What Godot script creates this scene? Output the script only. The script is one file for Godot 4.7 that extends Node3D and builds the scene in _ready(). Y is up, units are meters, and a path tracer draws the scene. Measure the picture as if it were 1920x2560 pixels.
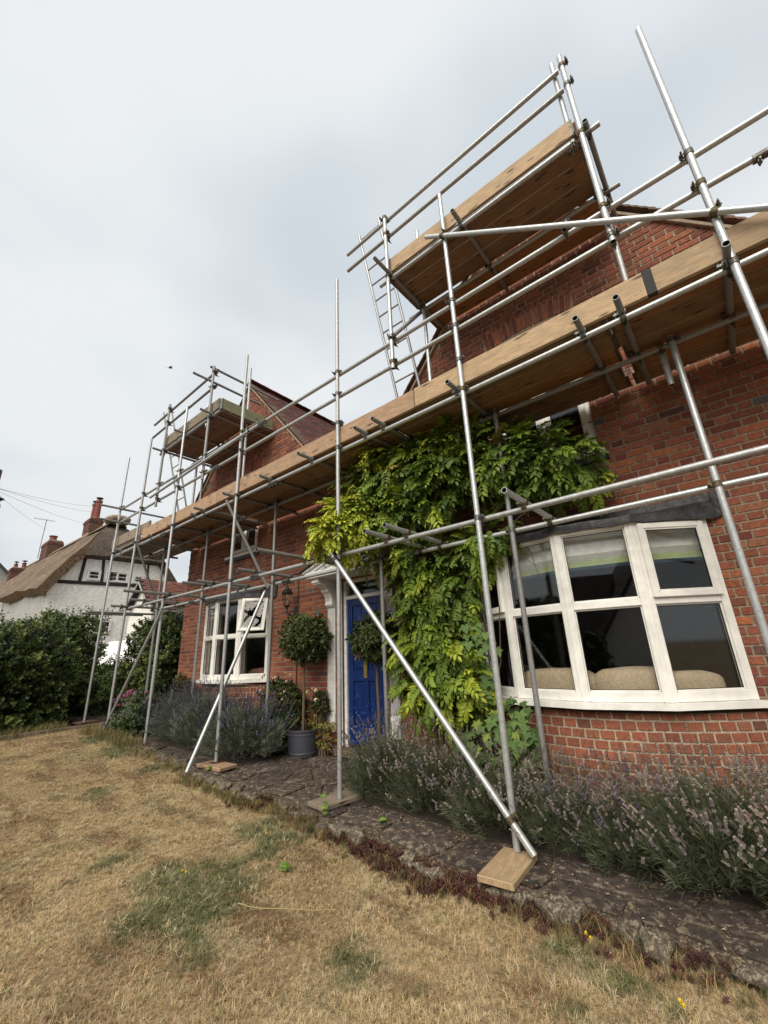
extends Node3D
# A brick house wrapped in tube scaffolding, seen across a parched lawn. Metres, y up; the facade runs along x at z = WZ.

const OZ := -3.2      # outer row of scaffold
const IZ := -3.8      # inner row
const WZ := -4.5      # brick facade
const TR := 0.02415   # scaffold tube radius
const EYE := Vector3(0.0, 1.33, 0.0)

var rng := RandomNumberGenerator.new()
var M := {}
var used_names := {}

func _ready() -> void:
	rng.seed = 20240
	setup_view()
	make_materials()
	build_ground()
	build_house()
	build_scaffold()
	build_boards()
	build_ladder()
	build_neighbours()
	build_garden()
	build_lawn()
	build_small_things()

func setup_view() -> void:
	var cam := Camera3D.new()
	cam.name = "camera"
	cam.fov = 101.53
	cam.keep_aspect = Camera3D.KEEP_HEIGHT
	cam.near = 0.05
	cam.far = 1500.0
	add_child(cam)
	cam.position = EYE
	cam.rotation_order = EULER_ORDER_YXZ
	cam.rotation = Vector3(0.326647, 0.684177, -0.043176)
	cam.current = true
	var we := WorldEnvironment.new()
	we.name = "world_environment"
	var e := Environment.new()
	e.background_mode = Environment.BG_SKY
	var sky := Sky.new()
	var pano := PanoramaSkyMaterial.new()
	pano.panorama = sky_picture()
	sky.sky_material = pano
	e.sky = sky
	e.background_energy_multiplier = 1.0
	e.tonemap_mode = Environment.TONE_MAPPER_LINEAR
	e.tonemap_exposure = 2.4
	e.sdfgi_enabled = true
	e.ssao_enabled = true
	e.ssil_enabled = true
	we.environment = e
	add_child(we)
	var sun := DirectionalLight3D.new()
	sun.name = "sun"
	sun.light_energy = 0.5
	sun.light_color = Color(1.0, 0.96, 0.9)
	sun.light_angular_distance = 46.0
	sun.shadow_enabled = true
	add_child(sun)
	sun.look_at_from_position(Vector3(-1.2, 13.4, 11.9), Vector3(-5.0, 0.0, -2.5))

func sky_picture() -> ImageTexture:
	var w := 1024
	var h := 512
	var n := FastNoiseLite.new()
	n.seed = 11
	n.noise_type = FastNoiseLite.TYPE_SIMPLEX_SMOOTH
	n.fractal_type = FastNoiseLite.FRACTAL_FBM
	n.fractal_octaves = 4
	n.frequency = 0.9
	var n2 := FastNoiseLite.new()
	n2.seed = 5
	n2.noise_type = FastNoiseLite.TYPE_SIMPLEX_SMOOTH
	n2.fractal_octaves = 3
	n2.frequency = 2.1
	var px := PackedFloat32Array()
	px.resize(w * h * 3)
	var k := 0
	for j in h:
		var el := PI * (0.5 - (j + 0.5) / h)
		var y := sin(el)
		var cy := cos(el)
		for i in w:
			var az := TAU * (i + 0.5) / w
			var d := Vector3(cy * sin(az), y, cy * cos(az))
			# clouds on a flat layer, seen in perspective
			var q := d / (maxf(y, 0.0) + 0.35)
			var a := n.get_noise_3d(q.x * 0.8, q.z * 0.8, 1.3) * 0.9
			var b := n2.get_noise_3d(q.x * 0.9, q.z * 0.9, 7.1)
			var t := clampf(0.60 + a * 1.2 + b * 0.7, 0.0, 1.0)
			t = t * t * (3.0 - 2.0 * t)
			var c := Vector3(0.262, 0.288, 0.311).lerp(Vector3(0.348, 0.361, 0.370), t)
			c = c.lerp(Vector3(0.328, 0.340, 0.348), exp(-maxf(y, 0.0) * 5.0) * 0.6)
			if y < 0.0:
				c = c.lerp(Vector3(0.15, 0.13, 0.10), clampf(-y * 12.0, 0.0, 1.0))
			px[k] = c.x
			px[k + 1] = c.y
			px[k + 2] = c.z
			k += 3
	return ImageTexture.create_from_image(Image.create_from_data(w, h, false, Image.FORMAT_RGBF, px.to_byte_array()))

# ---------------------------------------------------------------- naming and nodes
func numbered(called: String, parent: Node = self) -> String:
	if parent != self:
		return called
	if not used_names.has(called):
		used_names[called] = 0
		return called
	used_names[called] += 1
	return "%s_%03d" % [called, used_names[called]]

func tag(o: Node, label: String, category: String, group := "", kind := "") -> Node:
	if label != "":
		o.set_meta("label", label)
	if category != "":
		o.set_meta("category", category)
	if group != "":
		o.set_meta("group", group)
	if kind != "":
		o.set_meta("kind", kind)
	return o

func thing(called: String, label: String, category: String, at: Vector3, group := "", kind := "") -> Node3D:
	var o := Node3D.new()
	o.name = numbered(called)
	add_child(o, true)
	o.position = at
	tag(o, label, category, group, kind)
	return o

func worg(n) -> Vector3:
	var p := Vector3.ZERO
	while n != null and n != self:
		p += n.position
		n = n.get_parent()
	return p

func node_of(called: String, parent: Node) -> MeshInstance3D:
	var o := MeshInstance3D.new()
	o.name = numbered(called, parent)
	parent.add_child(o, true)
	return o

# mb holds world coordinates; the node sits at `at` (world) when given, else at its parent's place
func build(mb: MB, called: String, mat: Material, parent: Node = self, at = null, kind := "") -> MeshInstance3D:
	var o := node_of(called, parent)
	var base := worg(parent)
	if at != null:
		o.position = at - base
		base = at
	o.mesh = mb.mesh(base)
	o.material_override = mat
	if kind != "":
		o.set_meta("kind", kind)
	return o

func scatter(called: String, mesh: Mesh, mat: Material, xf: Array, cols: Array, parent: Node = self, kind := "stuff") -> MultiMeshInstance3D:
	var mm := MultiMesh.new()
	mm.transform_format = MultiMesh.TRANSFORM_3D
	mm.use_colors = true
	mm.mesh = mesh
	mm.instance_count = xf.size()
	var base := worg(parent)
	var buf := PackedFloat32Array()
	buf.resize(xf.size() * 16)
	var k := 0
	for i in xf.size():
		var t: Transform3D = xf[i]
		var bb := t.basis
		var oo := t.origin - base
		buf[k] = bb.x.x; buf[k + 1] = bb.y.x; buf[k + 2] = bb.z.x; buf[k + 3] = oo.x
		buf[k + 4] = bb.x.y; buf[k + 5] = bb.y.y; buf[k + 6] = bb.z.y; buf[k + 7] = oo.y
		buf[k + 8] = bb.x.z; buf[k + 9] = bb.y.z; buf[k + 10] = bb.z.z; buf[k + 11] = oo.z
		var c: Color = cols[i]
		buf[k + 12] = c.r; buf[k + 13] = c.g; buf[k + 14] = c.b; buf[k + 15] = 1.0
		k += 16
	mm.buffer = buf
	var o := MultiMeshInstance3D.new()
	o.name = numbered(called, parent)
	parent.add_child(o, true)
	o.multimesh = mm
	o.material_override = mat
	if kind != "":
		o.set_meta("kind", kind)
	return o

# ---------------------------------------------------------------- mesh collecting
class MB:
	var v := PackedVector3Array()
	var n := PackedVector3Array()
	var c := PackedColorArray()
	var u := PackedVector2Array()

	func tri(a: Vector3, b: Vector3, d: Vector3, col := Color.WHITE) -> void:
		var m := (b - a).cross(d - a).normalized()
		v.append(a); v.append(d); v.append(b)
		n.append(m); n.append(m); n.append(m)
		c.append(col); c.append(col); c.append(col)
		u.append(Vector2.ZERO); u.append(Vector2.ZERO); u.append(Vector2.ZERO)

	func quad(a: Vector3, b: Vector3, d: Vector3, e: Vector3, col := Color.WHITE) -> void:
		tri(a, b, d, col)
		tri(a, d, e, col)

	func uvquad(a: Vector3, b: Vector3, d: Vector3, e: Vector3, ua: Vector2, ub: Vector2, ud: Vector2, ue: Vector2, col := Color.WHITE) -> void:
		var m := (b - a).cross(d - a).normalized()
		for p in [a, d, b, a, e, d]:
			v.append(p); n.append(m); c.append(col)
		for p in [ua, ud, ub, ua, ue, ud]:
			u.append(p)

	func smooth(a: Vector3, b: Vector3, d: Vector3, na: Vector3, nb: Vector3, nd: Vector3, col := Color.WHITE) -> void:
		v.append(a); v.append(d); v.append(b)
		n.append(na); n.append(nd); n.append(nb)
		c.append(col); c.append(col); c.append(col)
		u.append(Vector2.ZERO); u.append(Vector2.ZERO); u.append(Vector2.ZERO)

	func squad(a: Vector3, b: Vector3, d: Vector3, e: Vector3, na: Vector3, nb: Vector3, nd: Vector3, ne: Vector3, col := Color.WHITE) -> void:
		smooth(a, b, d, na, nb, nd, col)
		smooth(a, d, e, na, nd, ne, col)

	func mesh(base := Vector3.ZERO) -> ArrayMesh:
		var vv := v
		if base != Vector3.ZERO:
			vv = PackedVector3Array()
			vv.resize(v.size())
			for i in v.size():
				vv[i] = v[i] - base
		var arr := []
		arr.resize(Mesh.ARRAY_MAX)
		arr[Mesh.ARRAY_VERTEX] = vv
		arr[Mesh.ARRAY_NORMAL] = n
		arr[Mesh.ARRAY_COLOR] = c
		arr[Mesh.ARRAY_TEX_UV] = u
		var am := ArrayMesh.new()
		am.add_surface_from_arrays(Mesh.PRIMITIVE_TRIANGLES, arr)
		return am

	# chamfered box of half sizes h in frame t; texture u runs along local x
	func box(t: Transform3D, h: Vector3, bev := 0.0, col := Color.WHITE, uo := Vector2.ZERO) -> void:
		var ax := [t.basis.x, t.basis.y, t.basis.z]
		var hh := [h.x, h.y, h.z]
		var b := minf(bev, minf(h.x, minf(h.y, h.z)) * 0.9)
		for i in 3:
			var j := (i + 1) % 3
			var k := (i + 2) % 3
			for s in [-1.0, 1.0]:
				var cen: Vector3 = t.origin + ax[i] * (hh[i] * s)
				var dj: Vector3 = ax[j] * (hh[j] - b) * s
				var dk: Vector3 = ax[k] * (hh[k] - b)
				var p := [cen - dj - dk, cen + dj - dk, cen + dj + dk, cen - dj + dk]
				var uv := []
				for q in p:
					var l: Vector3 = q - t.origin
					var lx: float = l.dot(ax[0])
					var ly: float = l.dot(ax[1])
					var lz: float = l.dot(ax[2])
					if i == 0:
						uv.append(Vector2(lz * 0.5, ly * 4.0) + uo)
					else:
						uv.append(Vector2(lx * 0.5, (ly if i == 2 else lz) * 4.0) + uo)
				uvquad(p[0], p[1], p[2], p[3], uv[0], uv[1], uv[2], uv[3], col)
		if b <= 0.0:
			return
		for i in 3:
			var j := (i + 1) % 3
			var k := (i + 2) % 3
			# edges running along axis i
			for sj in [-1.0, 1.0]:
				for sk in [-1.0, 1.0]:
					var a1: Vector3 = ax[j] * (hh[j] * sj) + ax[k] * ((hh[k] - b) * sk)
					var a2: Vector3 = ax[j] * ((hh[j] - b) * sj) + ax[k] * (hh[k] * sk)
					var e: Vector3 = ax[i] * (hh[i] - b)
					var q1: Vector3 = t.origin + a1 - e
					var q2: Vector3 = t.origin + a1 + e
					var q3: Vector3 = t.origin + a2 + e
					var q4: Vector3 = t.origin + a2 - e
					if sj * sk > 0.0:
						var sw := q2
						q2 = q4
						q4 = sw
					var ee := uo + Vector2(0.03, 0.02)
					uvquad(q1, q4, q3, q2, ee, ee, ee, ee, col)

	# hollow tube open at both ends
	func tube(a: Vector3, b: Vector3, r: float, sides := 14, r2 := -1.0, hollow := true, col := Color.WHITE) -> void:
		if r2 < 0.0:
			r2 = r
		var d := (b - a).normalized()
		var s := d.cross(Vector3.UP if absf(d.y) < 0.9 else Vector3.RIGHT).normalized()
		var w := d.cross(s)
		for i in sides:
			var f0 := TAU * i / sides
			var f1 := TAU * (i + 1) / sides
			var n0 := s * cos(f0) + w * sin(f0)
			var n1 := s * cos(f1) + w * sin(f1)
			squad(a + n0 * r, a + n1 * r, b + n1 * r2, b + n0 * r2, n0, n1, n1, n0, col)
			if hollow:
				var ri := r * 0.83
				var dep := d * minf(0.35, (b - a).length() * 0.45)
				quad(a + n0 * r, a + n0 * ri, a + n1 * ri, a + n1 * r, col)
				quad(b + n0 * r, b + n1 * r, b + n1 * ri, b + n0 * ri, col)
				quad(a + n0 * ri, a + n0 * ri + dep, a + n1 * ri + dep, a + n1 * ri, col * 0.35)
				quad(b + n0 * ri, b + n1 * ri, b + n1 * ri - dep, b + n0 * ri - dep, col * 0.35)
			else:
				tri(a, a + n1 * r, a + n0 * r, col)
				tri(b, b + n0 * r2, b + n1 * r2, col)

	# a bent pipe through points
	func pipe(pts: Array, r: float, sides := 6, r_end := -1.0, col := Color.WHITE) -> void:
		if r_end < 0.0:
			r_end = r
		var prev := []
		var prev_n := []
		for i in pts.size():
			var d: Vector3 = (pts[mini(i + 1, pts.size() - 1)] - pts[maxi(i - 1, 0)]).normalized()
			var s := d.cross(Vector3.UP if absf(d.y) < 0.92 else Vector3.RIGHT).normalized()
			var w := d.cross(s)
			var rr := lerpf(r, r_end, float(i) / maxf(pts.size() - 1, 1))
			var ring := []
			var ring_n := []
			for k in sides:
				var f := TAU * k / sides
				var m := s * cos(f) + w * sin(f)
				ring.append(pts[i] + m * rr)
				ring_n.append(m)
			if i > 0:
				for k in sides:
					var k2 := (k + 1) % sides
					squad(prev[k], prev[k2], ring[k2], ring[k], prev_n[k], prev_n[k2], ring_n[k2], ring_n[k], col)
			prev = ring
			prev_n = ring_n

	# surface of revolution about y at p; prof: Array of Vector2(radius, height)
	func lathe(p: Vector3, prof: Array, sides := 20, col := Color.WHITE) -> void:
		for i in prof.size() - 1:
			var q0: Vector2 = prof[i]
			var q1: Vector2 = prof[i + 1]
			var sl := (q1 - q0).normalized()
			var nn := Vector2(sl.y, -sl.x)
			for k in sides:
				var f0 := TAU * k / sides
				var f1 := TAU * (k + 1) / sides
				var c0 := Vector3(cos(f0), 0, sin(f0))
				var c1 := Vector3(cos(f1), 0, sin(f1))
				var n0 := c0 * nn.x + Vector3.UP * nn.y
				var n1 := c1 * nn.x + Vector3.UP * nn.y
				squad(p + c1 * q0.x + Vector3.UP * q0.y, p + c0 * q0.x + Vector3.UP * q0.y, p + c0 * q1.x + Vector3.UP * q1.y, p + c1 * q1.x + Vector3.UP * q1.y, n1, n0, n0, n1, col)

	# a leaf of two halves folded along its midrib
	func leaf(b: Vector3, d: Vector3, nrm: Vector3, le: float, wi: float, fold: float, col := Color.WHITE) -> void:
		var s := d.cross(nrm).normalized()
		var up := s.cross(d).normalized()
		var t := b + d * le - up * le * 0.12
		var m := b + d * le * 0.45
		var l := m - s * wi * 0.5 + up * fold * wi
		var r := m + s * wi * 0.5 + up * fold * wi
		tri(b, r, t, col)
		tri(b, t, l, col)

	# an oval leaf of six faces
	func leaf6(b: Vector3, d: Vector3, nrm: Vector3, le: float, wi: float, fold: float, col := Color.WHITE) -> void:
		var s := d.cross(nrm).normalized()
		var up := s.cross(d).normalized()
		var t := b + d * le - up * le * 0.16
		var m1 := b + d * le * 0.33 + up * le * 0.02
		var m2 := b + d * le * 0.72 - up * le * 0.04
		for q in [-1.0, 1.0]:
			var e1: Vector3 = m1 + s * (q * wi * 0.5) + up * fold * wi
			var e2: Vector3 = m2 + s * (q * wi * 0.4) + up * fold * wi * 0.8
			if q > 0.0:
				tri(b, e1, m1, col)
				quad(m1, e1, e2, m2, col)
				tri(m2, e2, t, col)
			else:
				tri(b, m1, e1, col)
				quad(m1, m2, e2, e1, col)
				tri(m2, t, e2, col)

	# a lumpy closed blob, for stones and cushions
	func blob(p: Vector3, rad: Vector3, seg: int, nz: FastNoiseLite, amp: float, freq: float, pw := 1.0, col := Color.WHITE, yaw := 0.0) -> void:
		var rows := seg
		var cols := seg * 2
		var pt := []
		for i in rows + 1:
			var row := []
			for j in cols:
				var th := PI * i / rows
				var ph := TAU * j / cols
				var d := Vector3(sin(th) * cos(ph), cos(th), sin(th) * sin(ph))
				if pw != 1.0:
					d = Vector3(signf(d.x) * pow(absf(d.x), pw), signf(d.y) * pow(absf(d.y), pw), signf(d.z) * pow(absf(d.z), pw))
				var k := 1.0 + amp * nz.get_noise_3d((p.x + d.x * rad.x) * freq, (p.y + d.y * rad.y) * freq, (p.z + d.z * rad.z) * freq)
				var l := d * rad * k
				row.append(p + l.rotated(Vector3.UP, yaw))
			pt.append(row)
		var nr := []
		for i in rows + 1:
			var row := []
			for j in cols:
				var a: Vector3 = pt[maxi(i - 1, 0)][j]
				var b: Vector3 = pt[mini(i + 1, rows)][j]
				var e: Vector3 = pt[i][(j + 1) % cols]
				var f: Vector3 = pt[i][(j + cols - 1) % cols]
				var m := (e - f).cross(b - a)
				if m.length() < 1e-9:
					m = pt[i][j] - p
				m = m.normalized()
				if m.dot(pt[i][j] - p) < 0.0:
					m = -m
				row.append(m)
			nr.append(row)
		for i in rows:
			for j in cols:
				var j2 := (j + 1) % cols
				squad(pt[i][j], pt[i][j2], pt[i + 1][j2], pt[i + 1][j], nr[i][j], nr[i][j2], nr[i + 1][j2], nr[i + 1][j], col)

func frame(o: Vector3, x := Vector3.RIGHT, y := Vector3.UP) -> Transform3D:
	x = x.normalized()
	var z := x.cross(y).normalized()
	return Transform3D(Basis(x, z.cross(x), z), o)

func bx(mb: MB, lo: Vector3, hi: Vector3, bev := 0.0, col := Color.WHITE, uo := Vector2.ZERO) -> void:
	mb.box(Transform3D(Basis(), (lo + hi) * 0.5), (hi - lo) * 0.5, bev, col, uo)

func rr(a: float, b: float) -> float:
	return rng.randf_range(a, b)

func noise(s: int, f: float, oct := 3) -> FastNoiseLite:
	var n := FastNoiseLite.new()
	n.seed = s
	n.noise_type = FastNoiseLite.TYPE_SIMPLEX_SMOOTH
	n.fractal_type = FastNoiseLite.FRACTAL_FBM
	n.fractal_octaves = oct
	n.frequency = f
	return n

# ---------------------------------------------------------------- materials
func tex(w: int, h: int, f: Callable) -> ImageTexture:
	var px := PackedByteArray()
	px.resize(w * h * 3)
	var k := 0
	for j in h:
		for i in w:
			var c: Vector3 = f.call(i, j)
			px[k] = int(clampf(c.x, 0.0, 1.0) * 255.0)
			px[k + 1] = int(clampf(c.y, 0.0, 1.0) * 255.0)
			px[k + 2] = int(clampf(c.z, 0.0, 1.0) * 255.0)
			k += 3
	var im := Image.create_from_data(w, h, false, Image.FORMAT_RGB8, px)
	return ImageTexture.create_from_image(im)

# noise that wraps round a tile of side `size`
func wrapn(n: FastNoiseLite, i: float, j: float, w: float, h: float, k := 1.0) -> float:
	var a := TAU * i / w
	var b := TAU * j / h
	var r := w / TAU * k
	var r2 := h / TAU * k
	return n.get_noise_3d(cos(a) * r + cos(b) * r2 * 0.37, sin(a) * r + sin(b) * r2 * 0.61, cos(b) * r2 + 40.0 + sin(b) * r2 * 0.5)

func mat(lin: Color, rough := 0.8, t: Texture2D = null, tri := 0.0, bump: Texture2D = null, bump_cm := 0.0) -> StandardMaterial3D:
	var m := StandardMaterial3D.new()
	m.albedo_color = lin.linear_to_srgb()
	m.roughness = rough
	m.vertex_color_use_as_albedo = true
	if t:
		m.albedo_texture = t
	if tri > 0.0:
		m.uv1_triplanar = true
		m.uv1_world_triplanar = true
		m.uv1_scale = Vector3(tri, tri, tri)
	if bump:
		m.heightmap_enabled = true
		m.heightmap_texture = bump
		m.heightmap_scale = bump_cm
	return m

func leafmat(rough := 0.5, back := 0.35) -> StandardMaterial3D:
	var m := mat(Color(1, 1, 1), rough)
	m.cull_mode = BaseMaterial3D.CULL_DISABLED
	m.backlight_enabled = true
	m.backlight = Color(back, back, back * 0.6)
	m.metallic_specular = 0.35
	return m

func make_materials() -> void:
	var n1 := noise(3, 0.035, 4)
	var n2 := noise(8, 0.16, 3)
	var n3 := noise(21, 0.011, 3)
	var mottle := tex(256, 256, func(i, j):
		var a := 0.93 + 0.11 * wrapn(n1, i, j, 256, 256) + 0.06 * wrapn(n2, i, j, 256, 256)
		return Vector3(a, a, a))
	var rough_t := tex(256, 256, func(i, j):
		var a := 0.5 + 0.45 * wrapn(n2, i, j, 256, 256, 2.0) + 0.3 * wrapn(n1, i, j, 256, 256)
		return Vector3(a, a, a))
	var fine := tex(256, 256, func(i, j):
		var a := 0.84 + 0.16 * wrapn(n1, i, j, 256, 256, 1.0) + 0.26 * wrapn(n2, i, j, 256, 256, 1.6)
		var s := wrapn(n2, i + 90, j + 31, 256, 256, 2.2)
		if s > 0.46:
			a *= 0.6
		return Vector3(a, a * 0.985, a * 0.97))
	# galvanised steel: spangle plates and streaks
	var cell := FastNoiseLite.new()
	cell.noise_type = FastNoiseLite.TYPE_CELLULAR
	cell.cellular_return_type = FastNoiseLite.RETURN_CELL_VALUE
	cell.frequency = 0.11
	cell.seed = 4
	var galv := tex(256, 256, func(i, j):
		var a := 0.9 + 0.05 * wrapn(cell, i, j, 256, 256) + 0.10 * wrapn(n1, i, j, 256, 256, 1.5) + 0.05 * wrapn(n2, i, j, 256, 256, 2.0)
		var s := wrapn(n2, i + 40, j + 11, 256, 256, 0.9)
		if s > 0.5:
			return Vector3(1.0, 0.98, 0.94)
		if s < -0.52:
			return Vector3(0.62, 0.56, 0.5)
		return Vector3(a, a, a))
	# planed softwood: long grain, growth bands and a few knots; u along the board
	var g1 := noise(31, 1.0, 3)
	var kn := []
	var kr := RandomNumberGenerator.new()
	kr.seed = 77
	for q in 9:
		kn.append(Vector3(kr.randf() * 512, kr.randf() * 256, kr.randf_range(3.0, 7.5)))
	var wood := tex(512, 256, func(i, j):
		var yy: float = j
		var dark := 0.0
		for q in kn:
			var dx: float = absf(i - q.x)
			dx = minf(dx, 512.0 - dx)
			var dy: float = absf(j - q.y)
			dy = minf(dy, 256.0 - dy) * 0.62
			var d := sqrt(dx * dx * 0.3 + dy * dy)
			yy += q.z * 1.6 * exp(-d * d / (q.z * q.z * 7.0)) * signf(j - q.y + 0.01)
			dark = maxf(dark, clampf(1.35 - d / q.z, 0.0, 1.0))
		var gr := g1.get_noise_2d(wrapn(n3, i, j, 512, 256) * 4.0 + 3.0, yy * 0.16)
		var g2 := g1.get_noise_2d(i * 0.011, yy * 0.52)
		var st := wrapn(n1, i, j, 512, 256, 0.5)
		var a := 0.83 + 0.17 * gr + 0.1 * g2 + 0.12 * st
		a = lerpf(a, 0.3, dark * 0.9)
		return Vector3(a, a * (0.97 - 0.06 * dark), a * (0.93 - 0.14 * dark)))
	# stone flags, dark and weathered with pale lichen
	var lich := tex(512, 512, func(i, j):
		var a := 0.42 + 0.24 * wrapn(n1, i, j, 512, 512, 1.0) + 0.16 * wrapn(n2, i, j, 512, 512, 1.3)
		var l := wrapn(n1, i + 60, j + 200, 512, 512, 0.85) + 0.55 * wrapn(n2, i, j + 70, 512, 512, 1.0)
		var c := Vector3(a, a * 0.93, a * 0.86)
		if l > 0.24:
			c = c.lerp(Vector3(1.0, 0.97, 0.88), clampf((l - 0.24) * 6.0, 0.0, 0.7))
		return c)
	var thatch := tex(256, 256, func(i, j):
		var a := 0.78 + 0.3 * g1.get_noise_2d(i * 0.45, j * 0.045) + 0.3 * wrapn(n1, i, j, 256, 256)
		return Vector3(a, a * 0.97, a * 0.93))
	# peeling gloss paint
	var peel := tex(256, 512, func(i, j):
		var a := 0.9 + 0.12 * wrapn(n1, i, j, 256, 512)
		var c := Vector3(0.025, 0.17, 0.42) * a
		var low := clampf((j - 330.0) / 180.0, 0.0, 1.0)
		var l := wrapn(n2, i * 1.6, j * 0.45, 256, 512, 0.7) + low * 0.22
		if l > 0.62:
			c = Vector3(0.78, 0.74, 0.67)
		return c)
	M.galv = mat(Color(0.60, 0.625, 0.63), 0.4, galv, 2.4)
	M.galv.metallic = 0.55
	M.galv_worn = mat(Color(0.49, 0.50, 0.50), 0.5, galv, 1.6)
	M.galv_worn.metallic = 0.5
	M.galv_old = mat(Color(0.33, 0.33, 0.325), 0.55, galv, 2.0)
	M.galv_old.metallic = 0.45
	M.fitting = mat(Color(0.56, 0.55, 0.50), 0.5, rough_t, 6.0)
	M.fitting.metallic = 0.7
	M.fitting_rust = mat(Color(0.50, 0.40, 0.22), 0.6, rough_t, 6.0)
	M.fitting_rust.metallic = 0.5
	M.ladder = mat(Color(0.5, 0.51, 0.52), 0.45, galv, 2.0)
	M.ladder.metallic = 0.75
	M.wood_pale = mat(Color(0.60, 0.45, 0.285), 0.75, wood)
	M.wood_pink = mat(Color(0.55, 0.385, 0.26), 0.75, wood)
	M.wood_grey = mat(Color(0.36, 0.31, 0.245), 0.85, wood)
	M.wood_deck = mat(Color(0.36, 0.225, 0.125), 0.8, wood)
	M.wood_ply = mat(Color(0.42, 0.22, 0.095), 0.8, wood)
	M.wood_red = mat(Color(0.27, 0.16, 0.115), 0.8, wood)
	M.wood_green = mat(Color(0.30, 0.32, 0.2), 0.85, wood)
	M.brick = mat(Color(1, 1, 1), 0.9, fine, 3.1, rough_t, 0.25)
	M.brick_fleck = mat(Color(1, 1, 1), 0.9, tex(256, 256, func(i, j):
		var a := 0.8 + 0.16 * wrapn(n1, i, j, 256, 256, 1.0) + 0.2 * wrapn(n2, i, j, 256, 256, 1.6)
		var c := Vector3(a, a * 0.97, a * 0.95)
		if wrapn(n2, i + 17, j + 201, 256, 256, 0.6) > 0.47:
			c = Vector3(1.0, 1.0, 1.0)
		return c), 2.2, rough_t, 0.3)
	M.mortar = mat(Color(0.42, 0.335, 0.25), 0.95, fine, 2.3, rough_t, 0.3)
	M.mortar_pale = mat(Color(0.58, 0.49, 0.375), 0.95, fine, 2.3, rough_t, 0.3)
	M.tile = mat(Color(1, 1, 1), 0.9, fine, 2.1, rough_t, 0.2)
	M.upvc = mat(Color(0.87, 0.86, 0.81), 0.32, mottle, 0.35)
	M.paint_white = mat(Color(0.82, 0.815, 0.80), 0.5, mottle, 1.1)
	M.gasket = mat(Color(0.015, 0.015, 0.015), 0.6)
	M.glass = StandardMaterial3D.new()
	M.glass.albedo_color = Color(0.1, 0.12, 0.12, 0.02)
	M.glass.transparency = BaseMaterial3D.TRANSPARENCY_ALPHA
	M.glass.roughness = 0.02
	M.glass.metallic_specular = 0.85
	M.lead = mat(Color(0.20, 0.207, 0.225), 0.55, rough_t, 1.4, rough_t, 0.15)
	M.lead.metallic = 0.35
	M.blue = mat(Color(1, 1, 1), 0.38, peel)
	M.brass = mat(Color(0.45, 0.33, 0.12), 0.4)
	M.brass.metallic = 0.8
	M.black_iron = mat(Color(0.02, 0.02, 0.022), 0.45)
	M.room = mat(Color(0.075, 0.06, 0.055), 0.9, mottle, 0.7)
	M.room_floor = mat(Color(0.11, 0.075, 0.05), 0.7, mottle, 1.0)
	M.fabric = mat(Color(0.56, 0.47, 0.33), 0.95, fine, 5.0, rough_t, 0.2)
	M.curtain = mat(Color(0.22, 0.20, 0.17), 0.95, mottle, 2.0)
	M.curtain_blue = mat(Color(0.10, 0.16, 0.21), 0.95, mottle, 2.0)
	M.blind = mat(Color(1, 1, 1), 0.9, mottle, 2.0)
	M.stone = mat(Color(0.36, 0.315, 0.295), 0.95, lich, 0.8, rough_t, 0.7)
	M.joint = mat(Color(0.47, 0.40, 0.31), 1.0, lich, 2.2, rough_t, 0.8)
	M.edging = mat(Color(0.62, 0.575, 0.50), 0.95, lich, 2.6, rough_t, 0.9)
	M.soil = mat(Color(0.085, 0.065, 0.048), 1.0, fine, 2.0, rough_t, 1.2)
	M.ground = mat(Color(0.34, 0.26, 0.15), 1.0, fine, 0.8, rough_t, 1.0)
	M.lawn = mat(Color(1, 1, 1), 1.0, fine, 2.6, rough_t, 1.4)
	M.thatch = mat(Color(1, 1, 1), 1.0, thatch, 0.9, thatch, 3.0)
	M.render = mat(Color(0.86, 0.84, 0.79), 0.9, mottle, 0.8, rough_t, 0.08)
	M.render_grey = mat(Color(0.40, 0.40, 0.385), 0.92, mottle, 0.35, rough_t, 0.4)
	M.timber_black = mat(Color(0.018, 0.017, 0.016), 0.8, fine, 1.5)
	M.terracotta = mat(Color(0.22, 0.065, 0.045), 0.85, mottle, 2.0)
	M.pot = mat(Color(0.06, 0.063, 0.08), 0.45, mottle, 2.5)
	M.bark = mat(Color(0.19, 0.145, 0.09), 0.95, fine, 6.0, rough_t, 0.4)
	M.vine = mat(Color(0.13, 0.105, 0.075), 0.95, fine, 6.0)
	M.leaf = leafmat(0.42, 0.5)
	M.leaf_matt = leafmat(0.7, 0.3)
	M.grass = leafmat(0.85, 0.3)
	M.wire = mat(Color(0.22, 0.225, 0.23), 0.8)
	M.feather = mat(Color(0.03, 0.03, 0.03), 0.9)
	M.car_paint = mat(Color(0.72, 0.74, 0.75), 0.25)
	M.car_glass = mat(Color(0.02, 0.025, 0.03), 0.08)
	M.pink = mat(Color(0.55, 0.33, 0.32), 0.8, mottle, 1.0)
	M.tyre = mat(Color(0.02, 0.02, 0.02), 0.8)
	M.carpet = mat(Color(0.23, 0.12, 0.085), 0.95, fine, 6.0)
	M.rust = mat(Color(0.27, 0.115, 0.05), 0.85, rough_t, 9.0)

# ---------------------------------------------------------------- ground
func path_y(x: float) -> float:
	return -0.04 - 0.03 * minf(maxf(x, -12.0) + 1.6, 0.0)

func lawn_y(x: float, z: float) -> float:
	return path_y(x) - 0.085 * smoothstep(-9.5, -5.0, x) - 0.02 * smoothstep(-3.2, -1.0, z) + 0.012 * sin(x * 1.7 + z) * sin(z * 2.3 - x)

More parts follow.
